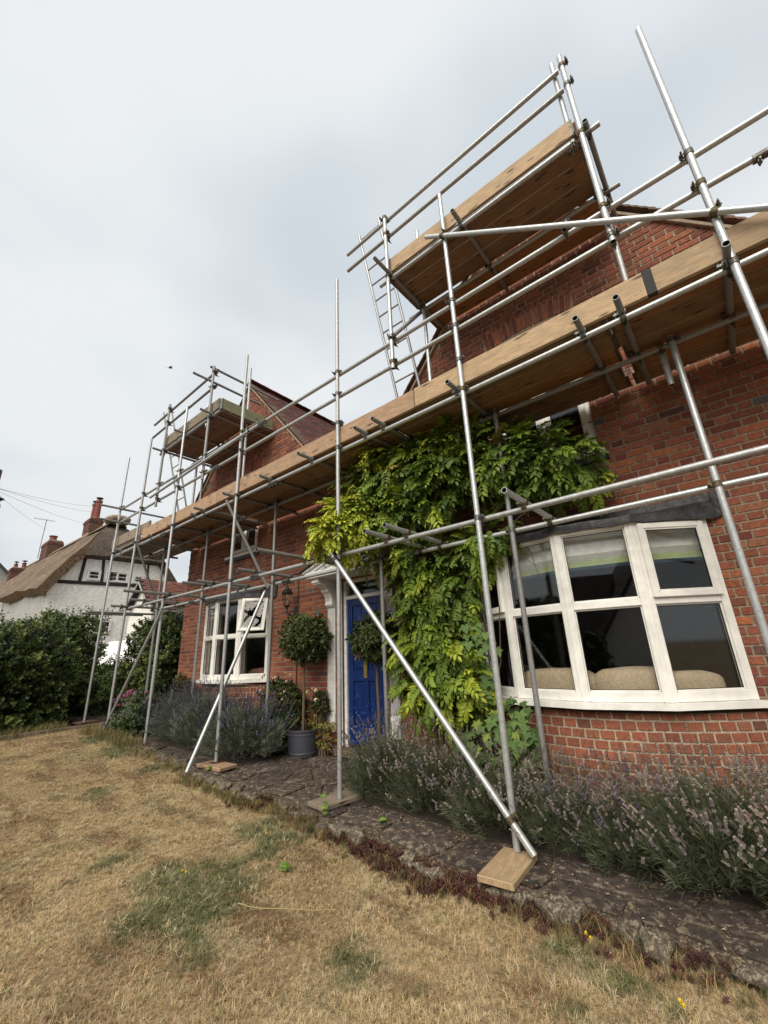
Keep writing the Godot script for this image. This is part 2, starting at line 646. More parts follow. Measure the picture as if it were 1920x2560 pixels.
func ground_y(x: float, z: float) -> float:
	return path_y(x) - 0.16 + clampf(-(x + 11.0) * 0.1, 0.0, 1.0) - 0.02 * clampf(z - 6.0, 0.0, 30.0)

func zedge(x: float) -> float:
	var a := absf(minf(x, 0.0))
	return -2.80 - 0.02 * a - 0.0025 * a * a + 0.03 * sin(x * 2.1) + 0.015 * sin(x * 5.3)

func zback(x: float) -> float:
	if x > -3.3:
		return -3.42
	if x > -5.25:
		return -4.46
	if x > -9.1:
		return -3.4
	return -4.5

var green_spots := [Vector3(-3.05, -1.64, 0.34), Vector3(-3.4, -1.72, 0.26), Vector3(-2.86, -1.5, 0.2), Vector3(-3.12, -1.36, 0.16), Vector3(-3.2, -2.02, 0.2), Vector3(-3.0, -1.9, 0.2), Vector3(-2.68, -1.5, 0.14), Vector3(-4.1, -1.58, 0.15), Vector3(-3.6, -2.55, 0.26), Vector3(-3.33, -2.5, 0.22), Vector3(-3.2, -2.35, 0.15), Vector3(-1.05, -2.6, 0.14), Vector3(-0.75, -2.55, 0.12), Vector3(-5.86, -2.07, 0.2), Vector3(-7.6, -2.9, 0.4), Vector3(-8.7, -2.95, 0.4), Vector3(-6.3, -2.8, 0.2), Vector3(-1.9, -1.95, 0.14), Vector3(-0.9, -2.25, 0.08)]
var lawn_n1: FastNoiseLite
var lawn_n2: FastNoiseLite

func greenness(x: float, z: float) -> float:
	var g := 0.0
	for s in green_spots:
		var d := Vector2(x - s.x, (z - s.y) * 1.15).length() + lawn_n2.get_noise_2d(x * 3.0, z * 3.0) * 0.16
		g = maxf(g, clampf((s.z - d) / 0.16 + 0.35, 0.0, 1.0))
	var n := lawn_n1.get_noise_2d(x * 1.4 + 30.0, z * 1.4)
	return maxf(g, clampf((n - 0.36) * 2.4, 0.0, 0.32))

func lawn_col(x: float, z: float) -> Color:
	var a := lawn_n1.get_noise_2d(x, z)
	var b := lawn_n2.get_noise_2d(x * 1.6, z * 1.6)
	var c := Color(0.55, 0.41, 0.225)
	c = c.lerp(Color(0.41, 0.285, 0.15), clampf(0.25 + a * 1.3, 0.0, 0.9))
	c = c.lerp(Color(0.60, 0.475, 0.28), clampf(b * 1.1 + 0.12, 0.0, 0.8))
	var d := lawn_n2.get_noise_2d(x * 0.7 + 60.0, z * 2.1)
	c = c.lerp(Color(0.27, 0.17, 0.085), clampf((d - 0.12) * 2.6, 0.0, 0.75))
	return c.lerp(Color(0.10, 0.135, 0.052), greenness(x, z) * 0.78)

func build_ground() -> void:
	lawn_n1 = noise(41, 0.55, 3)
	lawn_n2 = noise(42, 1.3, 3)
	# the wide ground out to the horizon
	var xs := []
	for k in 61:
		var t := (k - 30) / 30.0
		xs.append(-6.0 + signf(t) * (absf(t) * 14.0 + pow(absf(t), 5.0) * 480.0))
	var mb := MB.new()
	for i in 60:
		for j in 60:
			var x0: float = xs[i]
			var x1: float = xs[i + 1]
			var z0: float = xs[j] + 4.0
			var z1: float = xs[j + 1] + 4.0
			mb.quad(Vector3(x0, ground_y(x0, z1), z1), Vector3(x1, ground_y(x1, z1), z1), Vector3(x1, ground_y(x1, z0), z0), Vector3(x0, ground_y(x0, z0), z0))
	tag(build(mb, "ground", M.ground), "dry brown earth around the houses, mostly hidden", "ground", "", "structure")
	# lawn
	mb = MB.new()
	for i in 66:
		for j in 34:
			var x0 := -10.1 + i * 0.2
			var x1 := x0 + 0.2
			var p := []
			for q in [[x0, j], [x1, j], [x1, j + 1], [x0, j + 1]]:
				var zz: float = zedge(q[0]) - 0.05 + q[1] * 0.3
				p.append(Vector3(q[0], lawn_y(q[0], zz), zz))
			mb.quad(p[3], p[2], p[1], p[0], lawn_col(x0 + 0.1, p[0].z + 0.15) * 0.8)
	tag(build(mb, "lawn", M.lawn), "parched straw coloured lawn with green tufts in patches", "lawn", "", "structure")
	# soil of the planting beds
	mb = MB.new()
	for i in 65:
		var x0 := -11.5 + i * 0.22
		var x1 := x0 + 0.22
		for j in 5:
			var za := lerpf(-3.3, -4.58, j / 5.0)
			var zb := lerpf(-3.3, -4.58, (j + 1) / 5.0)
			var lift := 0.0
			mb.quad(Vector3(x0, path_y(x0) - 0.012 + lift, za), Vector3(x1, path_y(x1) - 0.012 + lift, za), Vector3(x1, path_y(x1) - 0.012 + lift, zb), Vector3(x0, path_y(x0) - 0.012 + lift, zb))
	tag(build(mb, "flower_bed", M.soil), "dark soil of the planting bed along the brick wall", "flower bed", "", "structure")
	# path of irregular flags
	mb = MB.new()
	for i in 80:
		var x0 := -14.4 + i * 0.2
		var x1 := x0 + 0.2
		var zb0 := zback(x0 + 0.1)
		for j in 4:
			var fa := j / 4.0
			var fb := (j + 1) / 4.0
			var q := []
			for e in [[x0, fa], [x1, fa], [x1, fb], [x0, fb]]:
				q.append(Vector3(e[0], path_y(e[0]) - 0.011, lerpf(zedge(maxf(e[0], -9.6)) - 0.02, zb0, e[1])))
			mb.quad(q[0], q[1], q[2], q[3])
	# front lip of the path, down to the lawn
	for i in 56:
		var x0 := -9.6 + i * 0.2
		var x1 := x0 + 0.2
		mb.quad(Vector3(x0, path_y(x0) - 0.2, zedge(x0)), Vector3(x1, path_y(x1) - 0.2, zedge(x1)), Vector3(x1, path_y(x1) - 0.006, zedge(x1) - 0.02), Vector3(x0, path_y(x0) - 0.006, zedge(x0) - 0.02))
	var path := build(mb, "path", M.joint, self, Vector3(-3.0, 0.0, -3.1))
	tag(path, "old stone flag path with lichen between lawn and flower beds", "path", "", "structure")
	var region := PackedVector2Array()
	var x := 1.6
	while x > -14.0:
		region.append(Vector2(x, zedge(maxf(x, -9.6)) - 0.05))
		x -= 0.3
	for p in [Vector2(-14.0, -4.45), Vector2(-9.1, -4.45), Vector2(-9.1, -3.38), Vector2(-5.25, -3.38), Vector2(-5.25, -4.44), Vector2(-3.3, -4.44), Vector2(-3.3, -3.4), Vector2(1.6, -3.4)]:
		region.append(p)
	var seeds := []
	var cell := 0.43
	for i in range(-34, 6):
		for j in range(-12, -5):
			if rng.randf() < 0.16:
				continue
			seeds.append(Vector2((i + rr(0.08, 0.92)) * cell, (j + rr(0.08, 0.92)) * cell * 0.85))
	var nz := noise(9, 2.2, 2)
	for s in seeds:
		if s.y < -4.6 or s.y > -2.6:
			continue
		var poly := PackedVector2Array([s + Vector2(-0.5, -0.5), s + Vector2(0.5, -0.5), s + Vector2(0.5, 0.5), s + Vector2(-0.5, 0.5)])
		for o in seeds:
			var dd: Vector2 = o - s
			if o == s or dd.length() > 1.1:
				continue
			poly = clip_half(poly, (s + o) * 0.5, dd)
			if poly.size() < 3:
				break
		if poly.size() < 3:
			continue
		for piece in Geometry2D.intersect_polygons(poly, region):
			for fl in Geometry2D.offset_polygon(piece, -rr(0.013, 0.025), Geometry2D.JOIN_ROUND):
				if fl.size() < 3 or area2(fl) < 0.012:
					continue
				var m := MB.new()
				var k := rr(0.55, 1.1)
				var col := Color(k, k * rr(0.95, 1.0), k * rr(0.88, 1.0))
				var cen := Vector2.ZERO
				for q in fl:
					cen += q
				cen /= fl.size()
				var hgt := rr(0.0, 0.012)
				var tilt := Vector2(rr(-0.015, 0.015), rr(-0.02, 0.02))
				var fine_pts := []
				for q in fl.size():
					var a: Vector2 = fl[q]
					var b: Vector2 = fl[(q + 1) % fl.size()]
					var cnt := maxi(1, int((b - a).length() / 0.09))
					for w in cnt:
						var e := a.lerp(b, float(w) / cnt)
						e += (e - cen).normalized() * nz.get_noise_2d(e.x * 6.0, e.y * 6.0) * 0.02
						fine_pts.append(e)
				var top := func(e: Vector2, dn: float) -> Vector3:
					return Vector3(e.x, path_y(e.x) + hgt + (e - cen).dot(tilt) + nz.get_noise_2d(e.x * 3.0, e.y * 3.0) * 0.006 - dn, e.y)
				var ctr: Vector3 = top.call(cen, -0.003)
				var cw := area_signed(fine_pts) > 0.0
				for q in fine_pts.size():
					var a: Vector2 = fine_pts[q]
					var b: Vector2 = fine_pts[(q + 1) % fine_pts.size()]
					if cw:
						var sw := a
						a = b
						b = sw
					var ai := a.lerp(cen, 0.06)
					var bi := b.lerp(cen, 0.06)
					m.tri(ctr, top.call(ai, 0.0), top.call(bi, 0.0), col)
					m.quad(top.call(ai, 0.0), top.call(a, 0.007), top.call(b, 0.007), top.call(bi, 0.0), col)
					m.quad(top.call(a, 0.007), top.call(a, 0.05), top.call(b, 0.05), top.call(b, 0.007), col * 0.9)
				if m.v.is_empty():
					continue
				build(m, "paving_stone", M.stone, path, Vector3(cen.x, path_y(cen.x), cen.y))
	# rough edging stones along the lawn
	var ez := noise(51, 6.0, 3)
	var ex := 0.9
	while ex > -9.0:
		var le := rr(0.08, 0.24)
		if rng.randf() < 0.78:
			var m := MB.new()
			var h := rr(0.028, 0.055)
			var c := Vector3(ex - le * 0.5, path_y(ex) - rr(0.03, 0.05), zedge(ex - le * 0.5) + rr(-0.02, 0.02))
			var k := rr(0.75, 1.25)
			m.blob(c, Vector3(le * 0.56, h, rr(0.05, 0.08)), 8, ez, 0.75, 2.2, 0.62, Color(k, k * 0.98, k * 0.93), rr(-0.2, 0.2))
			build(m, "edging_stone", M.edging, path, c)
		ex -= le + rr(0.0, 0.05)

func clip_half(poly: PackedVector2Array, mid: Vector2, nrm: Vector2) -> PackedVector2Array:
	var out := PackedVector2Array()
	for i in poly.size():
		var a := poly[i]
		var b := poly[(i + 1) % poly.size()]
		var da := (a - mid).dot(nrm)
		var db := (b - mid).dot(nrm)
		if da <= 0.0:
			out.append(a)
		if (da < 0.0) != (db < 0.0) and da != db:
			out.append(a.lerp(b, da / (da - db)))
	return out

func area_signed(p) -> float:
	var s := 0.0
	for i in p.size():
		var a: Vector2 = p[i]
		var b: Vector2 = p[(i + 1) % p.size()]
		s += a.x * b.y - a.y * b.x
	return s * 0.5

func area2(p) -> float:
	return absf(area_signed(p))

# ---------------------------------------------------------------- the brick house
var bricks := []      # waiting bricks: [corner a (lower left), u, out, width, height, colour, bay?]

func brick_col(y: float) -> Color:
	var k := rng.randf()
	var c := Color(0.33, 0.112, 0.065)
	if k < 0.18:
		c = Color(0.25, 0.075, 0.052)
	elif k < 0.40:
		c = Color(0.36, 0.125, 0.072)
	elif k < 0.47:
		c = Color(0.44, 0.15, 0.07)
	elif k < 0.50:
		c = Color(0.17, 0.082, 0.07)
	elif k < 0.56:
		c = Color(0.35, 0.15, 0.08)
	elif k < 0.566:
		c = Color(0.15, 0.15, 0.16)
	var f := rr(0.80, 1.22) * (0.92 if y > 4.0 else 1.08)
	return Color(c.r * f, c.g * f, c.b * f)

func put_brick(mb: MB, a: Vector3, u: Vector3, o: Vector3, w: float, h: float, col: Color, v := Vector3.UP) -> void:
	var j := 0.0016
	var pr := rng.randf_range(-0.0025, 0.0025)
	var b := 0.0035
	var f := []
	var g := []
	for q in [[0.0, 0.0, 1.0, 1.0], [w, 0.0, -1.0, 1.0], [w, h, -1.0, -1.0], [0.0, h, 1.0, -1.0]]:
		var p: Vector3 = a + u * (q[0] + rng.randf_range(-j, j)) + v * (q[1] + rng.randf_range(-j, j))
		g.append(p - o * 0.014)
		f.append(p + o * pr + u * (q[2] * b) + v * (q[3] * b))
	mb.quad(f[0], f[1], f[2], f[3], col)
	for i in 4:
		var k := (i + 1) % 4
		mb.quad(g[i], g[k], f[k], f[i], col)

# courses of Flemish bond in the plane through org along u; holes: [x0, x1, y0, y1]; lim(y) -> [xmin, xmax]
func lay_wall(org: Vector3, u: Vector3, o: Vector3, y0: float, y1: float, lim: Callable, holes: Array) -> void:
	var row := 0
	var y := y0
	while y < y1:
		var ym := y + 0.0325
		var lm: Array = lim.call(ym)
		if lm[1] > lm[0]:
			var x := floorf(lm[0] / 0.3375) * 0.3375 - 0.3375 + (0.16875 if row % 2 == 1 else 0.0)
			var head := false
			while x < lm[1]:
				var w := 0.1025 if head else 0.215
				var iv := [[maxf(x, lm[0]), minf(x + w, lm[1])]]
				for hl in holes:
					if ym < hl[2] or ym > hl[3]:
						continue
					var nx := []
					for s in iv:
						if s[1] <= hl[0] or s[0] >= hl[1]:
							nx.append(s)
							continue
						if s[0] < hl[0]:
							nx.append([s[0], hl[0]])
						if s[1] > hl[1]:
							nx.append([hl[1], s[1]])
					iv = nx
				for s in iv:
					if s[1] - s[0] > 0.025:
						bricks.append([org + u * (s[0] + 0.001) + Vector3.UP * y, u, o, s[1] - s[0] - 0.002, 0.063, brick_col(y), false, Vector3.UP])
				x += w + 0.01
				head = not head
		y += 0.075
		row += 1

# sheet with rectangular holes; jambs run back by dep
func wall_sheet(mb: MB, org: Vector3, u: Vector3, o: Vector3, x0: float, x1: float, y0: float, y1: float, holes: Array, dep: float) -> void:
	var bxs := [x0, x1]
	var bys := [y0, y1]
	for h in holes:
		for q in [h[0], h[1]]:
			if q > x0 and q < x1:
				bxs.append(q)
		for q in [h[2], h[3]]:
			if q > y0 and q < y1:
				bys.append(q)
	bxs.sort()
	bys.sort()
	for i in bxs.size() - 1:
		for j in bys.size() - 1:
			var cx: float = (bxs[i] + bxs[i + 1]) * 0.5
			var cy: float = (bys[j] + bys[j + 1]) * 0.5
			var inside := false
			for h in holes:
				if cx > h[0] and cx < h[1] and cy > h[2] and cy < h[3]:
					inside = true
			if inside or bxs[i + 1] - bxs[i] < 1e-5 or bys[j + 1] - bys[j] < 1e-5:
				continue
			var a: Vector3 = org + u * bxs[i] + Vector3.UP * bys[j]
			var b: Vector3 = org + u * bxs[i + 1] + Vector3.UP * bys[j]
			var hgt: Vector3 = Vector3.UP * (bys[j + 1] - bys[j])
			mb.quad(a, b, b + hgt, a + hgt)
			mb.quad(b - o * dep, a - o * dep, a + hgt - o * dep, b + hgt - o * dep)
	for h in holes:
		var p := [org + u * h[0] + Vector3.UP * h[2], org + u * h[1] + Vector3.UP * h[2], org + u * h[1] + Vector3.UP * h[3], org + u * h[0] + Vector3.UP * h[3]]
		for i in 4:
			var k := (i + 1) % 4
			mb.quad(p[k], p[i], p[i] - o * dep, p[k] - o * dep, Color(0.8, 0.42, 0.3))

const GY := 7.27       # gable apex
const GX1 := -7.45     # far gable centre
const GX2 := -1.115    # near gable centre
const SL := 1.16       # pitch
const HX0 := -9.58
const HX1 := 3.0

func gable_top(x: float) -> float:
	return GY - SL * minf(absf(x - GX1), absf(x - GX2))

func build_house() -> void:
	var house := thing("brick_house", "red brick house with two tiled gables, a blue door and bow windows", "house", Vector3(-3.3, 0.0, WZ))
	var o := Vector3.BACK
	var holes := [[-2.30, -0.06, 0.845, 2.46], [-8.24, -6.29, 0.98, 2.46], [-4.59, -3.79, 0.12, 2.42], [-1.75, -0.74, 3.25, 5.08], [-7.88, -6.87, 3.34, 5.05]]
	var arches := [[-1.245, 5.08, 0.505], [-7.375, 5.05, 0.505]]
	var bh := holes.duplicate()
	for a in arches:
		bh.append([a[0] - 0.58, a[0] + 0.58, a[1], a[1] + 0.33])
	# mortar body of the front wall
	var org := Vector3(0, 0, WZ - 0.008)
	var mb := MB.new()
	wall_sheet(mb, org, Vector3.RIGHT, o, HX0, HX1, -0.3, 3.6, holes.map(func(h): return [h[0], h[1], h[2], minf(h[3], 3.6)]), 0.24)
	# gable shaped upper part: thin vertical strips between window edges
	var cuts := [HX0, HX1, (GX1 + GX2) * 0.5, GX1, GX2, GX2 + 3.16]
	for h in [holes[3], holes[4]]:
		cuts.append(h[0])
		cuts.append(h[1])
	cuts.sort()
	for i in cuts.size() - 1:
		var xa: float = cuts[i]
		var xb: float = cuts[i + 1]
		if xb - xa < 1e-4 or xa > GX2 + 3.1:
			continue
		var lo := 3.6
		for h in [holes[3], holes[4]]:
			if (xa + xb) * 0.5 > h[0] and (xa + xb) * 0.5 < h[1]:
				lo = h[3]
		mb.quad(org + Vector3(xa, lo, 0), org + Vector3(xb, lo, 0), org + Vector3(xb, gable_top(xb) - 0.02, 0), org + Vector3(xa, gable_top(xa) - 0.02, 0))
		mb.quad(org + Vector3(xb, lo, -0.24), org + Vector3(xa, lo, -0.24), org + Vector3(xa, gable_top(xa) - 0.02, -0.24), org + Vector3(xb, gable_top(xb) - 0.02, -0.24))
	# left flank
	wall_sheet(mb, Vector3(HX0 + 0.008, 0, -11.0), Vector3.BACK, Vector3.LEFT, 0.0, 6.5 - 0.01, -0.3, 4.75, [], 0.24)
	wall_sheet(mb, Vector3(HX1, 0, WZ - 0.01), Vector3.FORWARD, Vector3.RIGHT, 0.0, 6.5, -0.3, 3.3, [], 0.24)
	var wall := build(mb, "wall", M.mortar, house, Vector3(-3.3, 0.0, WZ))
	lay_wall(Vector3(0, 0, WZ), Vector3.RIGHT, o, -0.145, GY - 0.05, func(y):
		if y < 3.62:
			return [HX0, HX1]
		return [maxf(HX0, GX1 - (GY - y) / SL), minf(HX1, GX2 + (GY - y) / SL)], bh)
	# drop the bricks that fall in the valley between the gables
	bricks = bricks.filter(func(b): return b[0].y + 0.05 < gable_top(b[0].x + b[3] * 0.5) + 0.02)
	lay_wall(Vector3(HX0, 0, -11.0), Vector3.BACK, Vector3.LEFT, -0.145, 4.7, func(_y): return [0.0, 6.49], [])
	# brick arches over the upper windows
	for a in arches:
		var cx: float = a[0]
		var half: float = a[2]
		for i in 17:
			var f := lerpf(-1.0, 1.0, i / 16.0)
			var x: float = cx + f * half * 1.0
			var lean := f * 0.17
			var v := Vector3(sin(lean), cos(lean), 0.0)
			var u := Vector3(cos(lean), -sin(lean), 0.0)
			var yb: float = a[1] + 0.008 + 0.055 * (1.0 - f * f)
			bricks.append([Vector3(x, yb, WZ + 0.004) - u * 0.0265, u, o, 0.053, 0.215, brick_col(3.0), false, v])
			if i % 2 == 0:
				bricks.append([Vector3(x, yb, WZ + 0.004) - u * 0.0265 + v * 0.225, u, o, 0.053, 0.09, brick_col(3.0), false, v])
			else:
				bricks.append([Vector3(x, yb, WZ + 0.004) - u * 0.0265 + v * 0.225, u, o, 0.053, 0.085, brick_col(3.0), false, v])
	# curved brick aprons under the bow windows, laid all in headers
	var bays := [[-1.18, 1.17, 0.47, -0.145, 0.80], [-7.265, 1.02, 0.46, -0.145, 0.93]]
	for b in bays:
		var half: float = b[1]
		var sag: float = b[2]
		var rad := (half * half + sag * sag) / (2.0 * sag)
		var cz := WZ + sag - rad
		var amax := asin(half / rad)
		var bm := MB.new()
		for k in 24:
			var a0 := lerpf(-amax, amax, k / 24.0)
			var a1 := lerpf(-amax, amax, (k + 1) / 24.0)
			var p0 := Vector3(b[0] + sin(a0) * (rad - 0.008), 0, cz + cos(a0) * (rad - 0.008))
			var p1 := Vector3(b[0] + sin(a1) * (rad - 0.008), 0, cz + cos(a1) * (rad - 0.008))
			bm.quad(p0 + Vector3.UP * -0.3, p1 + Vector3.UP * -0.3, p1 + Vector3.UP * b[4], p0 + Vector3.UP * b[4])
			bm.quad(p0 + Vector3.UP * b[4], p1 + Vector3.UP * b[4], Vector3(p1.x, b[4], WZ - 0.1), Vector3(p0.x, b[4], WZ - 0.1))
		build(bm, "bay_wall", M.mortar_pale, house, Vector3(b[0], 0, WZ))
		var row := 0
		var y: float = b[3]
		while y < b[4] - 0.02:
			var st := 0.1125 / rad
			var a := -amax + (0.5 if row % 2 == 1 else 0.0) * st
			while a < amax - st * 0.4:
				var w := 0.1005 * rr(0.94, 1.04)
				var am := a + st * 0.5
				var u := Vector3(cos(am), 0, -sin(am))
				var oo := Vector3(sin(am), 0, cos(am))
				var cen := Vector3(b[0] + sin(am) * rad, y, cz + cos(am) * rad)
				bricks.append([cen - u * w * 0.5, u, oo, w, minf(0.062, b[4] - y), brick_col(0.0).lerp(Color(0.42, 0.15, 0.08), 0.25), true, Vector3.UP])
				a += st
			y += 0.075
			row += 1
	sort_bricks(house, wall)
	build_roofs(house)
	# bow windows
	bow(house, [Vector2(-2.30, WZ), Vector2(-1.78, -4.11), Vector2(-1.18, -3.99), Vector2(-0.58, -4.11), Vector2(-0.06, WZ)], 0.885, 2.355, 1.655, [0, 3], -1, Vector3(-1.18, 0.9, -4.2))
	bow(house, [Vector2(-8.24, WZ), Vector2(-7.84, -4.14), Vector2(-7.265, -4.02), Vector2(-6.70, -4.14), Vector2(-6.29, WZ)], 1.02, 2.39, 1.72, [3], 3, Vector3(-7.26, 1.0, -4.2))
	upper_window(house, -1.75, -0.74, 3.25, 5.1)
	upper_window(house, -7.88, -6.87, 3.34, 5.07)
	build_doorway(house)
	build_rooms(house)

func sort_bricks(house: Node3D, wall: Node3D) -> void:
	var inv := Transform3D(Basis.from_euler(Vector3(0.326647, 0.684177, -0.043176)), EYE).affine_inverse()
	var tn := tan(deg_to_rad(101.53) * 0.5)
	var score := []
	for i in bricks.size():
		var b: Array = bricks[i]
		var c: Vector3 = b[0] + b[1] * b[3] * 0.5 + b[7] * b[4] * 0.5
		var l := inv * c
		var s := 0.0
		if l.z < -0.1 and absf(l.y / -l.z) < tn and absf(l.x / -l.z) < tn * 0.75:
			var d := EYE - c
			var facing: float = d.normalized().dot(b[2])
			if facing > 0.0 and c.y > 0.25 and not (c.y > 3.75 and c.y < 5.0):
				s = b[3] * b[4] * facing / d.length_squared()
		score.append([s, i])
	score.sort_custom(func(p, q): return p[0] > q[0])
	var single := {}
	for k in 300:
		single[score[k][1]] = true
	var bay_node := house.get_node("bay_wall")
	var rest := MB.new()
	var high := MB.new()
	for i in bricks.size():
		var b: Array = bricks[i]
		if single.has(i):
			var m := MB.new()
			put_brick(m, b[0], b[1], b[2], b[3], b[4], b[5], b[7])
			build(m, "brick", M.brick, bay_node if b[6] else wall, b[0])
		else:
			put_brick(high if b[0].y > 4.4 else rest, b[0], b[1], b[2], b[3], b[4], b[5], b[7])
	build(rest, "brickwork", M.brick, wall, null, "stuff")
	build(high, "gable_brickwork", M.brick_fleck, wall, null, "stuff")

func build_roofs(house: Node3D) -> void:
	# clay tiles in courses on the four slopes; the verge columns of the slope in view are single tiles
	for g in [[GX1, 1.0, true], [GX1, -1.0, false], [GX2, 1.0, true], [GX2, -1.0, true]]:
		var gx: float = g[0]
		var sx: float = g[1]
		var dn := Vector3(sx, -SL, 0).normalized()
		var nrm := Vector3(SL * sx, 1, 0).normalized()
		var top := Vector3(gx, GY + 0.1, WZ + 0.07)
		var length := 4.82
		if gx == GX1 and sx < 0.0:
			length = 3.5
		if gx == GX2 and sx > 0.0:
			length = 4.9
		var mb := MB.new()
		# boarded underlay
		var t0 := top - nrm * 0.05
		var back := Vector3(0, 0, -6.6)
		var q := [t0 + Vector3(0, 0, -0.03), t0 + dn * length + Vector3(0, 0, -0.03), t0 + dn * length + back, t0 + back]
		if sx < 0.0:
			mb.quad(q[0], q[3], q[2], q[1])
		else:
			mb.quad(q[0], q[1], q[2], q[3])
		for e in 4:
			var e2 := (e + 1) % 4
			if e != 2:
				mb.quad(q[e], q[e2], q[e2] - nrm * 0.03, q[e] - nrm * 0.03)
		for e in [[q[0] - nrm * 0.03, q[1] - nrm * 0.03, q[2] - nrm * 0.03, q[3] - nrm * 0.03]]:
			mb.quad(e[0], e[1], e[2], e[3])
		var roof := build(mb, "roof", M.mortar, house, top)
		var rest := MB.new()
		var rows := int(length / 0.1)
		for r in rows:
			for c in 40:
				var off := 0.0825 if r % 2 == 1 else 0.0
				var z := -c * 0.165 - off - 0.0825
				if z < -6.5:
					continue
				var k := rng.randf()
				var col := Color(0.17, 0.055, 0.042)
				if k < 0.3:
					col = Color(0.125, 0.045, 0.042)
				elif k < 0.5:
					col = Color(0.23, 0.085, 0.055)
				elif k < 0.56:
					col = Color(0.11, 0.08, 0.07)
				if c == 0:
					col = col.lerp(Color(0.30, 0.25, 0.19), rr(0.1, 0.7))
				var f := rr(0.8, 1.2)
				col = Color(col.r * f, col.g * f, col.b * f)
				var cen := top + dn * (r * 0.1 + 0.085) + Vector3(0, 0, z + 0.0) + nrm * (0.006 + rr(0.0, 0.004))
				var tx := Vector3(0, 0, 1)
				var ty := (dn + nrm * -0.10 * -1.0 * 0.0).normalized()
				ty = (dn - nrm * -0.085).normalized()
				var tz := tx.cross(ty).normalized()
				var fr := Transform3D(Basis(tx, ty, tz), cen)
				var tgt := rest
				var single: bool = c < 1 and sx > 0.0 and g[2] and r < 44 or (c < 2 and gx == GX1 and sx > 0.0)
				if single:
					tgt = MB.new()
				if c == 0 and r % 2 == 1:
					fr.origin.z += 0.041
				tgt.box(fr, Vector3(0.1215 if c == 0 and r % 2 == 1 else 0.0805, 0.083, 0.006), 0.0, col)
				if single:
					build(tgt, "tile", M.tile, roof, cen)
		build(rest, "tiling", M.tile, roof, null, "stuff")
	# ridge tiles
	for gx in [GX1, GX2]:
		var mb := MB.new()
		for k in 21:
			var c := Vector3(gx, GY + 0.085, WZ + 0.06 - k * 0.31)
			var col := Color(0.2, 0.075, 0.05) * rr(0.75, 1.25)
			for a in 6:
				var f0 := lerpf(-1.15, 1.15, a / 6.0)
				var f1 := lerpf(-1.15, 1.15, (a + 1) / 6.0)
				var d0 := Vector3(sin(f0), cos(f0), 0) * 0.12
				var d1 := Vector3(sin(f1), cos(f1), 0) * 0.12
				mb.squad(c + d0, c + d1, c + d1 * 0.95 + Vector3(0, 0, -0.325), c + d0 * 0.95 + Vector3(0, 0, -0.325), d0.normalized(), d1.normalized(), d1.normalized(), d0.normalized(), col)
				mb.quad(c + d1, c + d0, c + d0 * 0.93, c + d1 * 0.93, col)
		build(mb, "ridge_tiles", M.tile, house, Vector3(gx, GY, WZ), "stuff")

func strip(mb: MB, inner: Array, outer: Array, y0: float, y1: float, col := Color.WHITE) -> void:
	for i in inner.size() - 1:
		var a: Vector2 = inner[i]
		var b: Vector2 = inner[i + 1]
		var c: Vector2 = outer[i + 1]
		var d: Vector2 = outer[i]
		mb.quad(Vector3(d.x, y1, d.y), Vector3(c.x, y1, c.y), Vector3(b.x, y1, b.y), Vector3(a.x, y1, a.y), col)
		mb.quad(Vector3(a.x, y0, a.y), Vector3(b.x, y0, b.y), Vector3(c.x, y0, c.y), Vector3(d.x, y0, d.y), col)
		mb.quad(Vector3(d.x, y0, d.y), Vector3(c.x, y0, c.y), Vector3(c.x, y1, c.y), Vector3(d.x, y1, d.y), col)
	for i in [0, inner.size() - 1]:
		var a: Vector2 = inner[i]
		var d: Vector2 = outer[i]
		mb.quad(Vector3(a.x, y0, a.y), Vector3(d.x, y0, d.y), Vector3(d.x, y1, d.y), Vector3(a.x, y1, a.y), col)

func offset_line(c: Array, d: float) -> Array:
	var out := []
	for i in c.size():
		var n := Vector2.ZERO
		if i > 0:
			var e: Vector2 = (c[i] - c[i - 1]).normalized()
			n += Vector2(-e.y, e.x)
		if i < c.size() - 1:
			var e: Vector2 = (c[i + 1] - c[i]).normalized()
			n += Vector2(-e.y, e.x)
		n = n.normalized()
		if n.y < 0.0:
			n = -n
		out.append(c[i] + n * d)
	return out

func loc(f: Transform3D, lo: Vector3, hi: Vector3, mb: MB, bev := 0.004) -> void:
	mb.box(Transform3D(f.basis, f * ((lo + hi) * 0.5)), (hi - lo) * 0.5, bev)

func ring(f: Transform3D, x0: float, x1: float, y0: float, y1: float, w: float, z0: float, z1: float, mb: MB, bev := 0.004) -> void:
	loc(f, Vector3(x0, y0, z0), Vector3(x0 + w, y1, z1), mb, bev)
	loc(f, Vector3(x1 - w, y0, z0), Vector3(x1, y1, z1), mb, bev)
	loc(f, Vector3(x0 + w, y0, z0), Vector3(x1 - w, y0 + w, z1 - 0.001), mb, bev)
	loc(f, Vector3(x0 + w, y1 - w, z0), Vector3(x1 - w, y1, z1 - 0.001), mb, bev)

